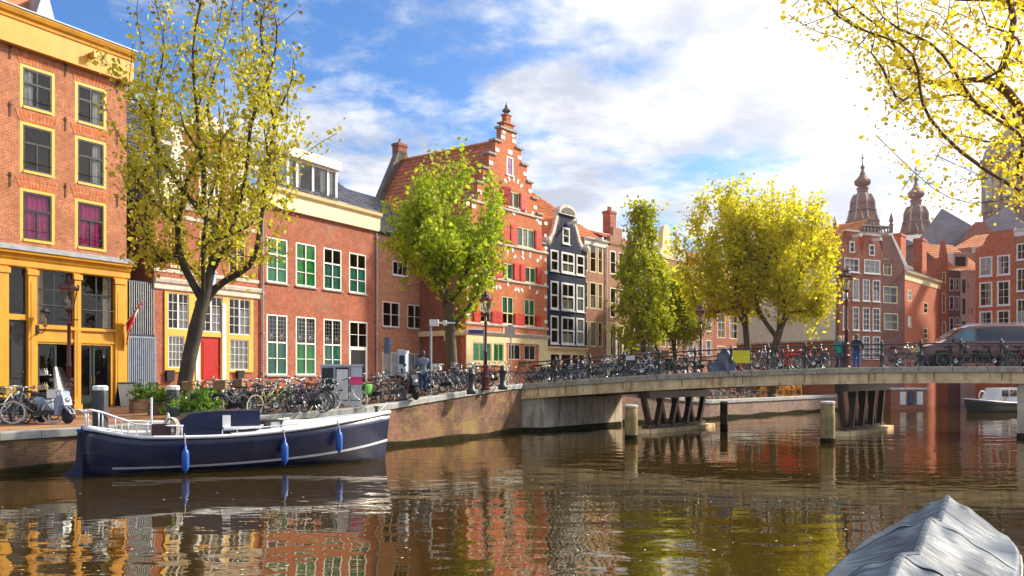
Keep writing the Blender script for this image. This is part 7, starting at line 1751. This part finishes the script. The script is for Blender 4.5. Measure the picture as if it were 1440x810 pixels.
def traffic_bits():
    p = ground_at(606, 556); o = empty('sign_pole', p, 0, 'slim white traffic arm on a pole at the salmon house corner', 'sign'); h = CAMZ+(HZ-454)*p.y/FPX-p.z
    m = MB(); m.tube([(0, 0, -.1), (0, 0, h+.1)], .045, 8); m.build('pole', M_ZINC, o)
    m = MB(); m.box(0.0, .95, -.05, .05, h-.03, h+.03); m.build('arm', M_WHITE, o)
    m = MB(); m.box(-.05, .30, -.12, .12, h-.13, h+.13); m.build('camera_box', M_WHITE, o); m = MB(); m.box(.48, .62, -.1, .1, h-.1, h+.1); m.build('bracket', M_WHITE, o)
    s = s_of(726, .9); p = BL+BP(s, .5, zd(s)-.05); o = empty('round_sign', p, -.72, 'round traffic sign seen from behind at the foot of the bridge', 'sign'); h = CAMZ+(HZ-466)*p.y/FPX-p.z
    m = MB(); m.tube([(0, 0, -.1), (0, 0, h+.32)], .035, 8); m.build('pole', M_ZINC, o)
    m = MB(); m.lathe([(.0, -.012), (.31, -.012), (.32, 0), (.31, .012), (.0, .012)], 24); d = m.build('disc', M_CAB, o); d.location = (0, -.06, h); d.rotation_euler = (R(90), 0, 0)
    p = ground_at(669, 547); p.z = gz(p.x, p.y); o = empty('street_name_sign', p, .55, 'small navy street name sign on a pole before the stepped gable', 'sign'); h = CAMZ+(HZ-465.5)*p.y/FPX-p.z
    m = MB(); m.tube([(.42, .03, -.1), (.42, .03, h+.2)], .03, 8); m.build('pole', M_ZINC, o)
    m = MB(); m.box(-.36, .36, -.02, .0, h-.12, h+.10); m.build('plate', plain('navy enamel', (.02, .03, .13), .3, .1, 4), o)
    m = MB(); m.box(-.36, .36, -.022, -.0205, h+.05, h+.10); m.build('white_edge', M_WHITE, o)
    for i, (x, y) in enumerate(((707, 545), (663, 551))):
        p = ground_at(x, y); o = empty('iron_bollard', p, 0, ('black iron bollard at the end of the bridge railing', 'black iron bollard among the bicycles on the quay ramp')[i], 'bollard')
        m = MB(); m.lathe([(.2, -.1), (.2, .08), (.13, .12), (.12, .65), (.17, .68), (.17, .74), (.11, .78), (.13, .88), (.0, .98)], 10); m.build('body', M_IRON, o, True)
traffic_bits()
def flag():
    F = FY; u = F.u(172); zb, zt = F.z(176, 468), F.z(184, 424)
    o = empty('flag', F.p0+F.d*u, F.rz, 'red flag with white cross bands on a slanting staff beside the shopfront', 'flag')
    n = Vector((0, -1, 0)); a = Vector((0.0, -.1, zb+.25)); b = Vector((.25, -1.0, zt+.05))
    m = MB(); m.tube([a, b], .022, 6); m.lathe([(0, 0), (.04, .04), (0, .08)], 8, tuple(b)); m.build('staff', M_WHITE, o)
    rows = []; N = 14
    for i in range(N+1):
        t = i/N; top = a.lerp(b, .12+.86*t); row = []
        for j in range(9):
            v = j/8; drop = v*(1.15-.2*t); row.append(Vector((top.x-.30*v*t+.05*math.sin(9*t+3*v), top.y+.35*v*t+.05*math.sin(11*t+2*v), top.z-drop)))
        rows.append(row)
    c = loft(rows); k = 8
    for i in range(len(c.f)): c.m[i] = 1 if (i % k in (3, 4)) or (i//k in (6, 7)) else 0
    c.build('cloth', [plain('flag red', (.6, .015, .02), .8, .15, 3), M_CURT], o, True)
    f = Fac(*LA, -75); p = F.p0; uu = F.u(50); z0 = F.z(50, 470)
    o = empty('wall_lantern', F.p0+F.d*uu+Vector((0, 0, 0)), F.rz, 'small black wall lantern on a bracket beside the shop window', 'lantern')
    m = MB(); m.box(-.05, .05, -.16, -.12, z0-.02, z0+.35); m.tube([(0, -.14, z0+.1), (0, -.38, z0+.02), (.05, -.52, z0+.16), (.05, -.52, z0+.3)], .02, 6); m.build('bracket', M_BLACKP, o)
    m = MB(); m.lathe([(.05, .28), (.10, .31), (.10, .33)], 6, (.05, -.52, z0)); m.lathe([(.2, .82), (.21, .84), (.1, .95), (.03, .99), (.04, 1.03), (0, 1.08)], 6, (.05, -.52, z0)); m.build('frame', M_BLACKP, o)
    g = MB(); g.lathe([(.10, .33), (.19, .82)], 6, (.05, -.52, z0)); g.build('glass', M_LGLASS, o); g = MB(); g.lathe([(.02, .34), (.05, .4), (.05, .55), (.02, .62)], 8, (.05, -.52, z0)); g.build('bulb', M_BEIGE, o)
    p = F.P(161)-Vector((-F.d.y, F.d.x, 0))*.75; p.z = gz(p.x, p.y); o = empty('chalkboard', p, F.rz+.1, 'dark blank chalkboard sign standing before the shopfront pilaster', 'sign')
    for s in (-1, 1):
        m = MB(); M = Matrix.Translation((0, s*.18, 0)) @ Matrix.Rotation(s*R(11), 4, 'X'); m.box(-.4, .4, -.015, .015, .02, 1.0, M=M); m.build('board', M_BLACKP, o)
        m = MB(); m.box(-.43, -.4, -.02, .02, 0, 1.02, M=M); m.box(.4, .43, -.02, .02, 0, 1.02, M=M); m.box(-.4, .4, -.02, .02, 1.0, 1.03, M=M); m.build('frame', M_DGREY, o)
flag()
# ------------------------------------------------------------------ scooters, van
def wheel(parent, name, loc, r, w, rz=0.0, tyre=None, rim=None):
    o = link(name, None, parent, loc); o.rotation_euler = (R(90), 0, rz)
    m = MB(); m.lathe([(r*.62, -w/2), (r*.93, -w/2), (r, -w*.3), (r, w*.3), (r*.93, w/2), (r*.62, w/2)], 24); m.build('tyre', tyre or M_TYRE, o, True)
    m = MB(); m.lathe([(.03, -w*.42), (r*.2, -w*.44), (r*.64, -w*.3), (r*.64, w*.3), (r*.2, w*.44), (.03, w*.42)], 20)
    for i in range(5):
        a = 2*math.pi*i/5; m.beam((0, 0, w*.4), (r*.6*math.cos(a), r*.6*math.sin(a), w*.4), r*.22, w*.15, up=(0, 0, 1)); m.beam((0, 0, -w*.4), (r*.6*math.cos(a), r*.6*math.sin(a), -w*.4), r*.22, w*.15, up=(0, 0, 1))
    m.build('rim', rim or M_CHROME, o)
    return o
def scooter(p, rz, body, label, screen=True):
    o = empty('motor_scooter', p, rz, label, 'scooter')
    wheel(o, 'rear_wheel', (0, 0, .25), .25, .12); wheel(o, 'front_wheel', (1.25, 0, .25), .25, .11)
    secs = []
    for x, hw, z0, z1 in ((-.35, .05, .62, .76), (-.2, .15, .50, .80), (.05, .20, .38, .80), (.35, .18, .28, .76), (.5, .14, .24, .5), (.75, .15, .22, .30), (.95, .17, .22, .36)):
        secs.append([Vector((x, -hw*.7, z0)), Vector((x, -hw, z0+(z1-z0)*.4)), Vector((x, -hw*.85, z1)), Vector((x, hw*.85, z1)), Vector((x, hw, z0+(z1-z0)*.4)), Vector((x, hw*.7, z0))])
    m = loft(secs, True); m.f += [tuple(range(6))[::-1], tuple(range(36, 42))]; m.m += [0, 0]; m.build('body', body, o, True)
    m = MB(); m.prism([(.92, .25), (1.02, .25), (1.1, .55), (1.05, .95), (.95, 1.0), (.88, .6)], -.2, .2); m.prism([(1.0, .5), (1.28, .55), (1.2, .8), (1.05, .95)], -.13, .13); m.build('front_shield', body, o)
    m = MB(); m.prism([(1.02, .45), (1.2, .53), (1.42, .42), (1.5, .3), (1.44, .33), (1.2, .48)], -.08, .08); m.build('front_mudguard', body, o)
    m = MB(); m.prism([(-.32, .80), (.45, .77), (.5, .83), (.2, .88), (-.3, .92)], -.15, .15); m.build('seat', M_SADDLE, o)
    m = MB(); m.tube([(.88, -.34, 1.05), (.98, -.12, 1.03), (.98, .12, 1.03), (.88, .34, 1.05)], .018, 6); m.tube([(1.25, 0, .25), (1.0, 0, 1.02)], .03, 6); m.build('handlebar', M_BLACKP, o)
    for s in (-1, 1): m = MB(); m.tube([(.93, s*.25, 1.05), (.97, s*.33, 1.28)], .008, 4); m.box(.95, .98, s*.33-.06, s*.33+.06, 1.26, 1.36); m.build('mirror', M_BLACKP, o)
    m = MB(); m.lathe([(.0, -.03), (.08, -.02), (.09, .02), (.0, .05)], 10); l = m.build('headlamp', M_CHROME, o, True); l.location = (1.22, 0, .7); l.rotation_euler = (0, R(80), 0)
    m = MB(); m.box(-.4, -.36, -.08, .08, .55, .63); m.build('tail_lamp', M_REDP, o)
    if screen:
        g = loft([[Vector((1.08-.30*t-.05*math.cos(u*1.4), u*.27*(1-.45*t*t), .98+.72*t)) for u in (-1, -.6, -.2, .2, .6, 1)] for t in (0, .25, .5, .75, 1)]); g.build('windscreen', glassmat('scooter screen', (.72, .78, .84), 1.3, .25), o, True)
    m = MB(); m.tube([(.1, .12, .25), (.05, .24, .0)], .015, 5); m.build('stand', M_CHROME, o)
M_SCOOT = plain('pale blue grey scooter paint', (.30, .38, .50), .25, .1, 3, coat=.5)
p = ground_at(84, 594); scooter(p-Vector((.5, .1, 0)), R(-28), M_SCOOT, 'pale blue grey motor scooter with clear windscreen beside the street lamp')
p = ground_at(571, 562); scooter(p-Vector((.2, -.6, 0)), R(-60), plain('dark scooter paint', (.03, .03, .035), .25, .1, 3, coat=.5), 'dark motor scooter parked next to the parking meter', True)
def covered_scooter():
    s = s_of(1017, .6); p = BL+BP(s, .55, zd(s)-.02); o = empty('covered_scooter', p, math.atan2(BB.y, BB.x), 'scooter wrapped in a grey cloth cover against the bridge railing', 'scooter')
    rows = []; n = 28
    for i in range(n+1):
        t = i/n; x = -.66+1.25*t; H = .50+.62*math.exp(-((t-.60)/.24)**2)-.18*math.exp(-((t-.18)/.12)**2)+.18*math.exp(-((t-.12)/.1)**2)
        if t < .04 or t > .96: H *= .8
        row = []
        for j in range(25):
            a = math.pi*j/24; w = .36*(1+.12*math.sin(7*a+9*t))*(.8+.35*(1-math.sin(a))); row.append(Vector((x+.05*math.sin(5*a+3*t)*(1-math.sin(a)), -w*math.cos(a), max(.02, H*math.sin(a)**.75+.03*math.sin(13*t+6*a)))))
        rows.append(row)
    m = loft(rows); k = 25; m.f += [tuple(range(k))[::-1], tuple(range(n*k, n*k+k))]; m.m += [0, 0]; mt = plain('grey cover cloth', (.11, .12, .16), .7, .3, 3, bump=.5, bscale=5); m.build('cover', mt, o, True)
    rows = []
    for i in range(9):
        t = i/8; x = .0+.5*t; rows.append([Vector((x+.12*v*(1-t), -.36-.22*v-.05*math.sin(8*t), .46-.78*v*(.5+.5*t)+.03*math.sin(9*t))) for v in (0, .25, .5, .75, 1)])
    loft(rows).build('hanging_flap', mt, o, True)
    for x in (-.45, .45): m = MB(); m.lathe([(.05, -.05), (.22, -.05), (.24, 0), (.22, .05), (.05, .05)], 18); w = m.build('wheel', M_TYRE, o); w.location = (x, 0, .24); w.rotation_euler = (R(90), 0, 0)
covered_scooter()
def van():
    t = 2.1; s = s_of(1283, t); p = BL+BP(s, t, zd(s+2.5)-.06); o = empty('parked_van', p, math.atan2(BB.y, BB.x)+.0, 'maroon brown passenger van with dark windows parked on the bridge', 'van')
    paint = plain('maroon brown car paint', (.13, .045, .04), .28, .08, 1.0, metal=.3, coat=1.0); L = 5.05
    top = [(0.0, .62), (.06, .80), (.18, .92), (.5, 1.02), (.95, 1.12), (1.15, 1.22), (1.5, 1.50), (1.85, 1.75), (2.1, 1.84), (2.6, 1.89), (3.4, 1.90), (4.2, 1.88), (4.7, 1.83), (4.9, 1.72), (5.0, 1.3), (5.05, .9), (5.05, .6)]
    def hw(x, z):
        b = .94*(1-.22*max(0, (.5-x)/.5)**2)*(1-.05*max(0, (x-4.5)/.55)**2); return b-(max(0, z-1.02)**1.25)*.22-max(0, .55-z)*.12
    secs = []
    for x, zt in top:
        zb = .30 if 0.1 < x < 4.95 else .42; row = []
        for f in (0, .12, .3, .5, .68, .84, .94): z = zb+(zt-zb)*f; row.append(Vector((x, -hw(x, z), z)))
        row.append(Vector((x, -hw(x, zt)*.86, zt-.005))); row.append(Vector((x, -hw(x, zt)*.4, zt+.02)))
        secs.append(row+[Vector((q.x, -q.y, q.z)) for q in row[::-1]])
    m = loft(secs, True); k = 18; m.f += [tuple(range(k)), tuple(range(16*k, 17*k))[::-1]]; m.m += [0, 0]; body = m.build('body', paint, o, True)
    ztop = lambda x: float(np.interp(x, [q[0] for q in top], [q[1] for q in top]))
    gm = plain('tinted car glass', (.015, .018, .022), .05, .1, 1, coat=1.0); gl = plain('light car glass', (.10, .20, .22), .06, .4, .8, coat=1.0)
    for sgn in (-1, 1):
        for a, b, mt in ((1.42, 2.28, gl), (2.38, 3.48, gm), (3.54, 4.72, gm)):
            rows = []
            for i in range(7):
                x = a+(b-a)*i/6; zt = min(ztop(x)-.13, 1.70); zl = 1.16+.02*(x-1.4)/3; zt = max(zt, zl+.02); rows.append([Vector((x, sgn*(hw(x, zl+(zt-zl)*f)+.008), zl+(zt-zl)*f)) for f in (0, .33, .66, 1)])
            loft(rows).build('side_window', mt, o)
        for x in (2.33, 3.51): m = MB(); m.box(x-.004, x+.004, sgn*hw(x, .8)-.004, sgn*hw(x, .8)+.004, .42, 1.12); m.build('door_seam', M_BLACKP, o)
        m = MB(); m.box(2.45, 2.62, sgn*hw(2.5, 1.0)-.02, sgn*hw(2.5, 1.0)+.03, .98, 1.02); m.build('door_handle', paint, o)
        m = MB(); m.box(1.42, 1.6, sgn*(hw(1.5, 1.15)+.02)-.06, sgn*(hw(1.5, 1.15)+.16), 1.12, 1.28); m.build('wing_mirror', paint, o)
        m = MB(); m.tube([(2.0, sgn*.62, 1.93), (4.6, sgn*.62, 1.93)], .02, 6); m.build('roof_rail', M_CHROME, o)
        m = MB(); m.box(4.93, 5.03, sgn*.80-.08, sgn*.80+.08, .95, 1.55); m.build('tail_lamp', M_REDP, o)
        m = MB(); m.box(.06, .32, sgn*.66-.14, sgn*.66+.14, .70, .86); m.build('headlight', M_CHROME, o)
        for x in (.92, 4.05):
            q = MB(); q.lathe([(.30, -.02), (.41, -.02), (.41, .02), (.30, .02)], 24); w = q.build('wheel_arch', M_BLACKP, o); w.location = (x, sgn*(hw(x, .5)+.0), .36); w.rotation_euler = (R(90), 0, 0)
            wheel(o, 'wheel', (x, sgn*(hw(x, .5)-.09), .345), .335, .22)
    rows = []
    for f in (0, .25, .5, .75, 1):
        x = 1.2+.68*f; z = ztop(x)+.025; rows.append([Vector((x-.02, u*hw(x, z-.03)*.84, z+.0)) for u in (-1, -.5, 0, .5, 1)])
    loft(rows).build('windscreen', gm, o)
    m = MB(); m.box(-.03, .08, -.8, .8, .36, .58); m.build('bumper', paint, o); m = MB(); m.box(-.035, -.028, -.3, .3, .42, .54); m.build('number_plate', FCOL['yellow'], o)
    m = MB(); m.box(.3, 4.8, -.9, .9, .22, .31); m.build('sill', M_BLACKP, o)
van()
# ------------------------------------------------------------------ people
M_SKIN = plain('skin', (.52, .30, .21), .55, .08, 8)
def skin_mesh(parent, name, V, E, mat, sub=2):
    me = bpy.data.meshes.new(name); me.from_pydata([v[:3] for v in V], E, []); me.materials.append(mat); o = link(name, me, parent)
    md = o.modifiers.new('Skin', 'SKIN'); md.use_smooth_shade = True
    sv = me.skin_vertices[0].data
    for i, v in enumerate(V): r = v[3]; sv[i].radius = r if isinstance(r, tuple) else (r, r); sv[i].use_root = (i == 0)
    s = o.modifiers.new('Subdivision', 'SUBSURF'); s.levels = sub; s.render_levels = sub
    return o
def person(p, rz, label, H, coat, trs, hair, long_coat=False, bag=False, long_hair=False, shoes=None):
    o = empty('person', p, rz, label, 'person'); o.scale = (H/1.72,)*3
    V = [(0, 0, .95, (.13, .10)), (0, .01, 1.15, (.12, .09)), (0, .02, 1.36, (.15, .10)), (0, .02, 1.47, .055), (0, .03, 1.55, (.06, .075)), (0, .045, 1.63, (.075, .09)), (0, .035, 1.70, (.055, .065)), (0, .135, 1.60, .012)]
    E = [(0, 1), (1, 2), (2, 3), (3, 4), (4, 5), (5, 6), (5, 7)]
    for s in (-1, 1):
        i = len(V); V += [(s*.17, .02, 1.41, .055), (s*.25, .10, 1.16, .04), (s*.19, .31, 1.06, .028), (s*.175, .37, 1.04, (.034, .018))]; E += [(2, i), (i, i+1), (i+1, i+2), (i+2, i+3)]
        for k in range(4): V += [(s*(.205-.018*k), .415+.004*(k % 2), 1.035, .0085), (s*(.20-.016*k), .445-.006*abs(k-1), 1.015, .008)]; j = len(V)-2; E += [(i+3, j), (j, j+1)]
        V += [(s*.145, .385, 1.03, .01), (s*.135, .41, 1.02, .009)]; E += [(i+3, len(V)-2), (len(V)-2, len(V)-1)]
        i = len(V); V += [(s*.09, 0, .88, .085), (s*.10, .02, .50, .055), (s*.10, -.01, .12, .04), (s*.105, .0, .05, .04), (s*.11, .12, .03, (.04, .025))]; E += [(0, i), (i, i+1), (i+1, i+2), (i+2, i+3), (i+3, i+4)]
    skin_mesh(o, 'body', V, E, M_SKIN, 2)
    zl = .72 if long_coat else .86
    V = [(0, 0, 1.0, (.165, .125)), (0, .0, .9, (.19, .15)), (0, 0, zl, (.215 if long_coat else .185, .16)), (0, .01, 1.16, (.16, .12)), (0, .01, 1.34, (.20, .135)), (0, .015, 1.45, (.10, .085)), (0, .02, 1.50, .075)]
    E = [(0, 1), (1, 2), (0, 3), (3, 4), (4, 5), (5, 6)]
    for s in (-1, 1): i = len(V); V += [(s*.19, .015, 1.40, .085), (s*.265, .09, 1.16, .068), (s*.20, .29, 1.07, .052)]; E += [(4, i), (i, i+1), (i+1, i+2)]
    skin_mesh(o, 'coat', V, E, coat)
    V = [(0, 0, .95, (.16, .12))]; E = []
    for s in (-1, 1): i = len(V); V += [(s*.09, 0, .86, .105), (s*.105, .02, .50, .078), (s*.105, -.01, .13, .062)]; E += [(0, i), (i, i+1), (i+1, i+2)]
    skin_mesh(o, 'trousers', V, E, trs)
    for s in (-1, 1):
        m = MB(); m.lathe([(.05, 0), (.062, .02), (.05, .09), (.04, .12)], 10, (s*.107, .04, -.01), sx=.85, sy=1.9); m.build('shoe', shoes or M_BLACKP, o, True)
    m = MB(); m.lathe([(.02, 1.52 if not long_hair else 1.44), (.085, 1.53 if not long_hair else 1.46), (.102, 1.60), (.104, 1.66), (.085, 1.725), (.045, 1.755), (.0, 1.762)], 14, (0, .018, 0), sy=1.02); m.build('hair', hair, o, True)
    if bag:
        m = MB(); m.box(.16, .27, -.16, .06, .82, 1.05); m.tube([(.2, -.1, 1.05), (.1, -.13, 1.3), (-.1, -.1, 1.45), (-.16, .02, 1.45)], .013, 5); m.build('shoulder_bag', plain('tan leather bag', (.26, .10, .03), .5, .2, 6), o)
TEAL = plain('teal coat', (.0, .34, .27), .75, .15, 6); NAVYJ = plain('navy jacket', (.012, .025, .085), .75, .2, 6); JEANS = plain('blue jeans', (.04, .15, .36), .85, .25, 8); DJEANS = plain('dark jeans', (.03, .06, .16), .85, .25, 8)
BLOND = plain('blond hair', (.62, .47, .25), .7, .25, 25); BRH = plain('brown hair', (.22, .11, .05), .7, .25, 25); GREYJ = plain('grey blue jacket', (.10, .14, .19), .75, .2, 6)
tq = BWID-.72; rzp = math.atan2(BW.y, BW.x)-math.pi/2
for x, args in ((1180.5, ('person in a teal coat with shoulder bag leaning on the far bridge railing', 1.70, TEAL, DJEANS, BLOND, True, True, True)), (1204.5, ('person in navy jacket and blue jeans leaning on the far bridge railing', 1.76, NAVYJ, JEANS, BRH, False, False, False))):
    s = s_of(x, tq); person(BL+BP(s, tq, zd(s)-.055), rzp+(.15 if x < 1190 else -.1), *args)
p = ground_at(590, 561); person(Vector((p.x, p.y+1.2, gz(p.x, p.y+1.2))), .4, 'person in a grey blue jacket standing among the bicycles by the salmon house', 1.76, GREYJ, DJEANS, M_SADDLE)
p = Vector((px(1066, 0, 60).x, 60, 1.14)); person(p, 1.2, 'person in a blue jacket on the low terrace seen beneath the bridge', 1.7, plain('bright blue jacket', (.04, .16, .42), .7, .2, 6), DJEANS, BRH)
# ------------------------------------------------------------------ terrace on the low quay beyond the bridge
M_CHAIR = plain('honey cane', (.72, .38, .05), .6, .2, 10)
def terrace():
    q0, q1 = Vector(EDGE[9]), Vector(EDGE[10]); n = Vector((-.73, .68)); proto = None; rnd = random.Random(5)
    for i in range(10):
        p = q0.lerp(q1, .50+i*.045)+n*(1.0+.9*(i % 2)); rz = rnd.uniform(0, 6.28)
        if proto is None:
            o = empty('terrace_chair', (p.x, p.y, gz(*p)), rz)
            m = MB(); m.box(-.22, .22, -.22, .22, .43, .47); m.build('seat', M_CHAIR, o)
            m = MB(); m.box(-.22, .22, .19, .23, .52, .9); m.build('backrest', M_CHAIR, o)
            for a in (-1, 1):
                for b in (-1, 1): m = MB(); m.tube([(a*.19, b*.19, 0), (a*.19, b*.19, .43 if b < 0 else .88)], .02, 5); m.build('leg', M_CHAIR, o)
            proto = o
        else: o = copy_tree(proto); o.location = (p.x, p.y, gz(*p)); o.rotation_euler = (0, 0, rz)
        tag(o, 'honey coloured cane chair on the low terrace beneath the bridge', 'chair', 'terrace chairs beyond the bridge')
    for i in range(3):
        p = q0.lerp(q1, .55+i*.14)+n*1.5; o = empty('terrace_table', (p.x, p.y, gz(*p)), 0, 'small round terrace table between the honey cane chairs', 'table', 'terrace tables beyond the bridge')
        m = MB(); m.lathe([(.34, .70), (.35, .72), (.34, .74)], 16); m.build('top', M_CAB, o); m = MB(); m.lathe([(.22, 0), (.2, .03), (.03, .06), (.03, .70)], 10); m.build('stem', M_IRON, o)
    F = Fac(-.575, -61.04, 1036); o = F.root('red_awning', 'bright red awning on the brick plinth below the blank white wall', 'awning'); u0, u1 = F.u(1090), F.u(1135)
    m = MB(); m.add([(u0, -.02, 4.6), (u1, -.02, 4.6), (u1, -1.5, 3.7), (u0, -1.5, 3.7), (u0, -1.5, 3.45), (u1, -1.5, 3.45)], [(0, 1, 2, 3), (3, 2, 5, 4)]); m.add([(u0, -.02, 4.6), (u0, -1.5, 3.7), (u0, -.02, 3.7)], [(0, 1, 2)]); m.build('canvas', plain('red canvas', (.7, .03, .015), .8, .1, 3), o)
    m = MB(); m.tube([(u0, -.02, 3.7), (u0, -1.5, 3.62)], .02, 5); m.tube([(u1, -.02, 3.7), (u1, -1.5, 3.62)], .02, 5); m.build('frame', M_DGREY, o)
terrace()

# ------------------------------------------------------------------ pale specks drifting on the water, standing for bubbles
def specks():
    rnd = random.Random(9); m = MB()
    for _ in range(260):
        Y = rnd.uniform(7, 26); X = rnd.uniform(-.62, .45)*Y; r = rnd.uniform(.008, .03); n = 6; a0 = rnd.random()*6
        if Y > 19 and X < -3: continue
        m.add([(X+r*math.cos(a0+i*6.283/n)*rnd.uniform(.6, 1.2), Y+r*math.sin(a0+i*6.283/n)*rnd.uniform(.6, 1.2), .005) for i in range(n)], [tuple(range(n))])
    tag(m.build('floating_flecks', plain('pale petals', (.70, .66, .50), .8, .2, 3)), 'pale petals and specks drifting on the canal water', 'flecks', kind='stuff')
specks()
# ------------------------------------------------------------------ thin haze added to veil the distance with glow towards the sun
def haze():
    m = MB(); m.box(-300, 300, -200, 300, -4, 48); o = m.mesh('haze'); mt = bpy.data.materials.new('glow haze'); mt.use_nodes = True; nt = mt.node_tree; nt.nodes.clear()
    out = nt.nodes.new('ShaderNodeOutputMaterial'); v = nt.nodes.new('ShaderNodeVolumePrincipled'); v.inputs['Color'].default_value = (1.0, .97, .94, 1); v.inputs['Density'].default_value = HAZE; v.inputs['Anisotropy'].default_value = .75
    nt.links.new(v.outputs[0], out.inputs['Volume']); o.materials.append(mt); ob = link('haze', o); tag(ob, kind='stuff')
HAZE = .0002
haze()
